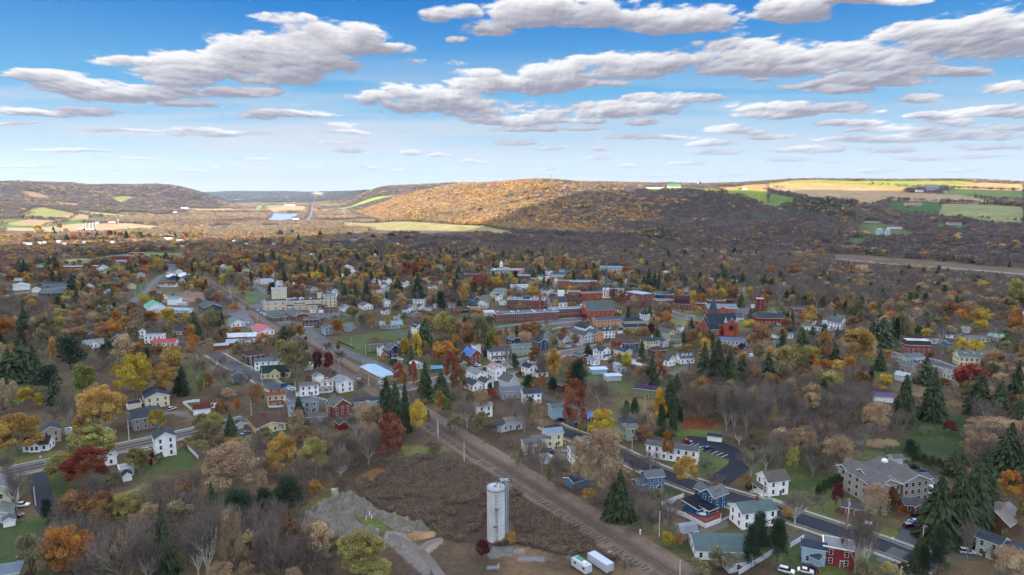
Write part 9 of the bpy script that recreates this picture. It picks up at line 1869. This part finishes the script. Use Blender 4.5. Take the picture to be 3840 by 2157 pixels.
# ------------------------------------------------------------------ labels of the trees
def tree_labels():
 L=np.array([(a[0],a[1],a[5])for a in LAND]);names=[a[2]for a in LAND];ld=np.array([math.hypot(a[3],a[4])for a in LAND]);D={}
 for t in TREES:
  dx=t['px']-L[:,0];dy=(t['py']-L[:,1])*2.2;i=int(np.argmin(np.hypot(dx,dy)));dist=math.hypot(t['x'],t['y'])
  if abs(dx[i])<L[i,2]*1.1:rel='behind' if dist>ld[i]else 'before'
  else:
   far=abs(dx[i])>L[i,2]*1.1+90;rel=('far ' if far else 'just ')+('left of' if dx[i]<0 else 'right of')
  sz='tall ' if t['h']>15.5 else 'small ' if t['h']<6 and t['k']not in 'SK' else ''
  D.setdefault(sz+t['words']+' '+rel+' the '+names[i],[]).append(t)
 O='first second third fourth fifth sixth seventh eighth ninth tenth eleventh twelfth thirteenth fourteenth fifteenth sixteenth seventeenth eighteenth nineteenth twentieth'.split()
 G_=dict(B='bare leafless trees in and around the town',S='brown leafless thicket bushes',K='low leafy shrubs',E='dark green spruces of the town',P='blue-green pines of the town',C='narrow clipped evergreens')
 for lb,ts in D.items():
  ts.sort(key=lambda t:t['px'])
  for n,t in enumerate(ts):
   s=lb
   if len(ts)>1:s+=', leftmost' if n==0 else ', rightmost' if n==len(ts)-1 else ', middle one' if len(ts)==3 else ', '+O[n]+' from left' if n<20 else ', '+O[len(ts)-1-n]+' from right' if len(ts)-1-n<20 else ', in the midst'
   tag(t['o'],s,{'S':'bush','K':'shrub'}.get(t['k'],'tree'),G_.get(t['k'],'autumn-coloured trees of the town'))
tree_labels()
from collections import Counter
_c=Counter(o['label']for o in COL.objects if o.parent is None and 'label' in o and 'group' not in o)
print('DUP',[k for k,v in _c.items()if v>1]);_w=[k for k in set(o['label']for o in COL.objects if 'label' in o)if not 4<=len(k.split())<=16];print('LEN',_w[:20],len(_w))
_c=Counter(o['label']for o in COL.objects if o.parent is None and 'label' in o);print('DUP2',[(k,v)for k,v in _c.items()if v>1][:9])
SUNE=4.7;SKYS=.12;EXPO=1.75;HAZE=1.8e-5;CLTR=.12;ZEN=3.2
SKY=[(1.85,2.04,2.15),(1.38,1.82,2.12),(.36,1.16,2.0),(.07,.60,1.70),(.025,.42,1.50)]
CLD=[(2.45,2.42,2.42),(1.45,1.42,1.54),(.80,.78,.95)];VEIL=(1.62,1.78,1.94)
# ------------------------------------------------------------------ sky, sun, clouds, camera
cam=bpy.data.cameras.new('camera');co=bpy.data.objects.new('camera',cam);COL.objects.link(co);co.location=(0,0,H);co.rotation_euler=(math.pi/2-PITCH,0,0)
cam.sensor_width=36;cam.lens=24;cam.clip_end=60000;cam.clip_start=1;SC.camera=co
SUN_AZ=R(-118);SUN_EL=R(30)
sdir=Vector((math.sin(SUN_AZ)*math.cos(SUN_EL),math.cos(SUN_AZ)*math.cos(SUN_EL),math.sin(SUN_EL)))
sl=bpy.data.lights.new('sun','SUN');so=bpy.data.objects.new('sun',sl);COL.objects.link(so);sl.energy=SUNE;sl.angle=R(.53);sl.color=(1,.90,.76)
so.rotation_euler=sdir.to_track_quat('Z','Y').to_euler();so.location=(-300,-200,500)
def world():
 w=bpy.data.worlds.new('World');SC.world=w;w.use_nodes=True;nt=w.node_tree;L=nt.links
 bg=nt.nodes['Background'];out=nt.nodes['World Output']
 sky=N(nt,'ShaderNodeTexSky',sky_type='NISHITA',sun_disc=False);sky.sun_elevation=SUN_EL;sky.sun_rotation=SUN_AZ;sky.altitude=300;sky.air_density=1.0;sky.dust_density=.6;sky.ozone_density=2.2
 tc=N(nt,'ShaderNodeTexCoord');sx=N(nt,'ShaderNodeSeparateXYZ');L.new(tc.outputs['Generated'],sx.inputs[0])
 gr=N(nt,'ShaderNodeValToRGB');gr.color_ramp.elements[0].position=0;gr.color_ramp.elements[0].color=(*SKY[0],1);gr.color_ramp.elements[1].position=1;gr.color_ramp.elements[1].color=(*SKY[-1],1)
 for i,p in((1,.17),(2,.45),(3,.8)):
  q=gr.color_ramp.elements.new(p);q.color=(*SKY[i],1)
 em=N(nt,'ShaderNodeMapRange');em.inputs[1].default_value=0;em.inputs[2].default_value=.30;L.new(sx.outputs[2],em.inputs[0]);L.new(em.outputs[0],gr.inputs[0])
 up=N(nt,'ShaderNodeMapRange',interpolation_type='SMOOTHSTEP');up.inputs[1].default_value=.30;up.inputs[2].default_value=.55;L.new(sx.outputs[2],up.inputs[0])
 gn=N(nt,'ShaderNodeVectorMath',operation='SCALE');gn.inputs['Scale'].default_value=ZEN;L.new(sky.outputs[0],gn.inputs[0])
 ds=N(nt,'ShaderNodeHueSaturation');ds.inputs['Saturation'].default_value=.38;L.new(gn.outputs[0],ds.inputs['Color'])
 tint=N(nt,'ShaderNodeMix',data_type='RGBA');L.new(up.outputs[0],tint.inputs[0]);L.new(gr.outputs[0],tint.inputs[6]);L.new(ds.outputs[0],tint.inputs[7])
 L.new(tint.outputs[2],bg.inputs[0]);bg.inputs[1].default_value=SKYS
def fbm(x,y,seed,octs=7,rough=.52):
 out=0;amp=1;tot=0;rs=np.random.RandomState(seed)
 for o in range(octs):
  g=rs.rand(128,128);i=np.floor(x).astype(int);j=np.floor(y).astype(int);fa=x-i;fb=y-j;fa=fa*fa*fa*(fa*(fa*6-15)+10);fb=fb*fb*fb*(fb*(fb*6-15)+10);i0=i%128;i1=(i+1)%128;j0=j%128;j1=(j+1)%128
  out=out+amp*((g[i0,j0]*(1-fa)+g[i1,j0]*fa)*(1-fb)+(g[i0,j1]*(1-fa)+g[i1,j1]*fa)*fb);tot+=amp;amp*=rough
  x,y=(x*1.62-y*1.18)+17.3,(x*1.18+y*1.62)+5.1
 return out/tot
def clouds():
 nu,nv=2100,560;us=np.linspace(-.95,.95,nu);vs=np.linspace(-.004,.40,nv);U,V=np.meshgrid(us,vs,indexing='ij')
 q=V+.075;k=1.35;X=U/q*k+40;W=np.log(q)*k*2.5+40
 wx=fbm(X*1.3,W*1.3,1,4)-.5;wy=fbm(X*1.3+9,W*1.3+7,2,4)-.5
 Uw=U+wx*q*.22;Vw=V+wy*q*.06
 S=np.full(U.shape,-1.0);S2=np.full(U.shape,-1.0)
 for it in CLOUDS:
  cx,cy,rx,ry=it[:4];wt=it[5]if len(it)>5 else 1.
  dx,dy,dz=ray(cx*3840/2576,cy*3840/2576);u,v=dx/dy,dz/dy;kk=1.06/1717.
  a=(Uw-u)/(rx*kk);b=(Vw-v)/(ry*kk);b=np.where(b<0,b*1.35,b*.95)
  e=1-np.sqrt(a*a+b*b);e=np.where(e>0,np.sqrt(np.maximum(e,0))*.9,e)*(1 if wt==1 else wt)-(1-wt)*.45
  h=np.clip(.5+.5*(S-e)/.2,0,1);S=e*(1-h)+S*h+.2*h*(1-h)*.5
 n=fbm(X*3.0,W*3.0,5,8,.56)-.5;bill=0;am=1;fr=4.2
 for o in range(5):bill=bill+am*(np.abs(fbm(X*fr+o*7,W*fr+o*3,30+o,2,.4)*2-1)*2.2-.5);am*=.55;fr*=2.1
 n3=fbm(X*11,W*11,12,4,.6)-.5
 D=S-.04+n*1.45+bill*.24+n3*.25
 D=np.where(S<-.9,S,D);dense=np.clip(D,0,1.2)
 def march(steps,su,sv):
  t=np.zeros_like(D)
  for s in range(1,steps+1):
   du=int(round(s*su));dv=int(round(s*sv));sh=np.zeros_like(D);a0,a1=max(du,0),nu+min(du,0);b0,b1=max(dv,0),nv+min(dv,0)
   sh[a0:a1,b0:b1]=dense[a0-du:a1-du,b0-dv:b1-dv];t+=sh
  return t
 up=march(14,.9,-3.2);dn=march(14,0,3.2);hgt=(dn+.35)/(up+dn+.7);em=dense-march(1,3,-5);em2=dense-march(1,1.5,-2.5)
 lum=.08+.68*np.clip((hgt-.22)/.66,0,1)**1.15+.24*np.exp(-.55*up)+np.clip(em,-.4,.4)*.42+np.clip(em2,-.3,.3)*.35
 lum=np.clip(lum,0,1);al=np.clip((D+.04+n3*.25)/.48,0,1);al=al*al*(3-2*al)*.985
 veil=np.clip((fbm(U*3+20,V*44+9,21,7,.55)-.41)*3.6,0,.9)*np.clip((.20-V)/.12,0,1)*np.clip(V/.02,0.25,1)*(.55+.45*np.clip(-U*2+.3,0,1))
 stops=np.array([0,.42,1]);col=np.stack([np.interp(lum,stops,[CLD[2][c],CLD[1][c],CLD[0][c]])for c in range(3)],-1)
 f=np.clip((.11-V)/.11,0,1)[...,None]*.75;col=col*(1-f)+np.array(VEIL)*f
 A=1-(1-al)*(1-veil);col=(col*al[...,None]+np.array(VEIL)*(veil*(1-al))[...,None])/np.maximum(A,1e-3)[...,None]
 L_=45000/np.sqrt(1+U*U+V*V);P=np.stack([U*L_,L_,V*L_+H],-1).reshape(-1,3).astype(np.float32)
 me=bpy.data.meshes.new('sky');me.vertices.add(len(P));me.vertices.foreach_set('co',P.ravel())
 i,j=np.meshgrid(np.arange(nu-1),np.arange(nv-1),indexing='ij');a=(i*nv+j).ravel();F=np.stack([a,a+1,a+nv+1,a+nv],-1);nf=len(F)
 me.loops.add(nf*4);me.loops.foreach_set('vertex_index',F.astype(np.int32).ravel());me.polygons.add(nf);me.polygons.foreach_set('loop_start',np.arange(0,nf*4,4,dtype=np.int32));me.update(calc_edges=True)
 ca=me.color_attributes.new('cloud','FLOAT_COLOR','POINT');c4=np.concatenate([col,A[...,None]],-1).reshape(-1,4).astype(np.float32);ca.data.foreach_set('color',c4.ravel())
 m,nt,b=newmat('sky_clouds');nt.nodes.remove(b);L=nt.links;at=N(nt,'ShaderNodeAttribute',attribute_name='cloud');e=N(nt,'ShaderNodeEmission');e.inputs[1].default_value=SKYS;L.new(at.outputs['Color'],e.inputs[0]);t=N(nt,'ShaderNodeBsdfTransparent');mx=N(nt,'ShaderNodeMixShader');L.new(at.outputs['Alpha'],mx.inputs[0]);L.new(t.outputs[0],mx.inputs[1]);L.new(e.outputs[0],mx.inputs[2]);L.new(mx.outputs[0],nt.nodes['Material Output'].inputs[0]);m.cycles.emission_sampling='NONE'
 me.materials.append(m);struct(link('sky',me))
CLOUDS=[(790,125,175,62),(880,110,110,50),(500,165,210,38),(470,190,110,32),(330,150,130,16),(710,190,110,30),(980,125,95,16),(730,52,100,16,0,.8),(610,120,80,30),(600,235,90,16),
(110,190,110,16),(190,215,120,18),(350,238,170,24),(470,262,80,10),(150,283,150,14),(560,334,120,9),(500,322,80,8),(720,292,105,14),(850,318,45,10),(870,335,80,8),
(1170,38,80,26),(1240,75,60,22),(1550,35,280,38),(1680,60,150,34),(1400,55,140,22),(2000,45,110,26),(1970,20,90,20),(2200,0,170,16),
(2420,105,210,48),(2540,90,120,50),(2150,150,190,36),(1950,140,190,38),(1700,165,210,28),(1500,165,130,24),(1380,180,80,22),(1560,190,120,18),(1300,215,180,26),(1900,175,190,24),
(1080,255,150,36),(1190,270,130,32),(1300,302,130,18),(1000,240,80,20),(1540,278,180,22),(1680,252,150,14),(1430,305,80,10),(1340,325,90,9),
(2200,200,130,20),(2330,180,150,14),(2120,225,90,14),(2000,272,190,16),(1950,290,110,14),(2520,222,60,18),(2320,245,60,14),(2520,285,110,16),(2350,295,80,10),
(1080,160,90,14,0,.75),(1200,185,80,12,0,.8),(1840,325,80,13),(1790,360,80,8),(1800,382,75,8),(2030,380,95,10),(2250,325,130,12),(2200,352,150,10),(2420,340,130,14),(2240,378,70,8),(2480,370,90,10),(1625,312,40,12),(1650,345,90,6),(1560,350,60,5),
(875,378,42,8),(1025,385,28,8),(1510,378,22,7),(930,422,28,5),(1010,430,22,4),(1580,418,26,6),(775,422,28,4),(540,420,16,4),(1500,400,30,4),(2100,410,30,4),(1900,330,40,8),(1430,325,80,6),(2030,215,40,10),(1980,225,30,8),(1900,205,30,8),(1540,215,40,8),(1170,98,26,10),(860,360,70,3),(300,330,110,6),(60,315,80,4),(1300,360,60,7),(1400,375,40,5),(1720,410,50,6),(1980,405,60,6),(2330,400,80,7),(2480,395,70,6),(2200,430,50,5),(1350,430,40,4),(1200,410,36,5),(640,400,60,5),(350,400,90,5),(180,380,110,6),(60,420,80,5),(470,430,60,4),(1850,440,50,4),(2420,430,60,5),(1660,440,40,4),(1100,395,40,5),(2140,310,90,10),(1940,345,70,8),(2400,310,80,10),(2540,320,60,9)]
# ------------------------------------------------------------------ the big cloud above the town, outside the frame, whose shadow lies on the town
def shadow_cloud():
 B=[GC('S',x,y)for x,y in((-700,955),(0,948),(300,936),(800,918),(1200,900),(1500,880),(1760,862),(1850,835),(1930,805),(2040,765),(2140,740),(2230,724),(2420,716),(2700,716),(2900,722),(3060,712),(3200,716),(3420,712),(3840,716),(4500,722))]
 B+=[(2600,700,0),(1900,-250,0),(400,-500,0),(-900,-350,0)]
 alt=1500.;Q=[]
 for p in B:
  s=(alt-p[2])/sdir.z;q=Vector(p)+sdir*s;Q.append((q.x,q.y))
 cx=sum(p[0]for p in Q)/len(Q);cy=sum(p[1]for p in Q)/len(Q)
 rs=random.Random(4);ring=[]
 n=len(Q)
 for i in range(n):
  a=Q[i];b=Q[(i+1)%n];m=max(1,int(math.hypot(a[0]-b[0],a[1]-b[1])/60))
  for k in range(m):
   t=k/m;ring.append((a[0]+(b[0]-a[0])*t,a[1]+(b[1]-a[1])*t))
 mb=MB();m=len(ring);prof=((.0,0),(.55,-60),(.85,-45),(1.0,0),(.93,60),(.6,170),(.0,240));
 V=[]
 for f,dz in prof[1:-1]:
  for i,(x,y)in enumerate(ring):
   j=.5+.5*math.sin(i*.7)*math.sin(i*.23+1);ff=f*(1+rs.uniform(-.006,.006))
   V.append((cx+(x-cx)*ff,cy+(y-cy)*ff,alt+dz*(.6+.8*j)+rs.uniform(-12,12)))
 V.append((cx,cy,alt-50));V.append((cx,cy,alt+230));F=[]
 for r in range(len(prof)-3):
  for i in range(m):F.append((r*m+i,r*m+(i+1)%m,(r+1)*m+(i+1)%m,(r+1)*m+i))
 c0=len(V)-2
 for i in range(m):F.append((c0,(i+1)%m,i));F.append((c0+1,(len(prof)-3)*m+i,(len(prof)-3)*m+(i+1)%m))
 mb.v=V;mb.f=F;mb.m=[0]*len(F)
 m_,nt,b=newmat('cloud_vapour');b.inputs['Base Color'].default_value=(.85,.85,.86,1);b.inputs['Roughness'].default_value=1;tr=N(nt,'ShaderNodeBsdfTranslucent');tr.inputs[0].default_value=(.9,.9,.92,1);mx=N(nt,'ShaderNodeMixShader');mx.inputs[0].default_value=.5;nt.links.new(b.outputs[0],mx.inputs[1]);nt.links.new(tr.outputs[0],mx.inputs[2])
 tp=N(nt,'ShaderNodeBsdfTransparent');mz=N(nt,'ShaderNodeMixShader');mz.inputs[0].default_value=CLTR;nt.links.new(mx.outputs[0],mz.inputs[1]);nt.links.new(tp.outputs[0],mz.inputs[2]);nt.links.new(mz.outputs[0],nt.nodes['Material Output'].inputs[0])
 o=struct(mb.obj('cloud',m_));
world();clouds();shadow_cloud()
def haze():
 mb=MB();mb.box(-15000,15000,-2500,14500,-3,700);m,nt,b=newmat('haze_air');nt.nodes.remove(b);pv=N(nt,'ShaderNodeVolumePrincipled');pv.inputs['Color'].default_value=(.62,.78,1,1);pv.inputs['Density'].default_value=HAZE;pv.inputs['Anisotropy'].default_value=.2
 nt.links.new(pv.outputs[0],nt.nodes['Material Output'].inputs['Volume']);o=mb.obj('haze',m);o['kind']='stuff'
if HAZE:haze()
SC.view_settings.view_transform='Standard';SC.view_settings.look='None';SC.view_settings.exposure=EXPO;SC.view_settings.gamma=1
SC.render.engine='CYCLES';SC.cycles.use_denoising=True;SC.cycles.max_bounces=5;SC.cycles.diffuse_bounces=2;SC.cycles.glossy_bounces=2;SC.cycles.transmission_bounces=2;SC.cycles.volume_bounces=0;SC.cycles.transparent_max_bounces=8
SC.cycles.sample_clamp_indirect=6
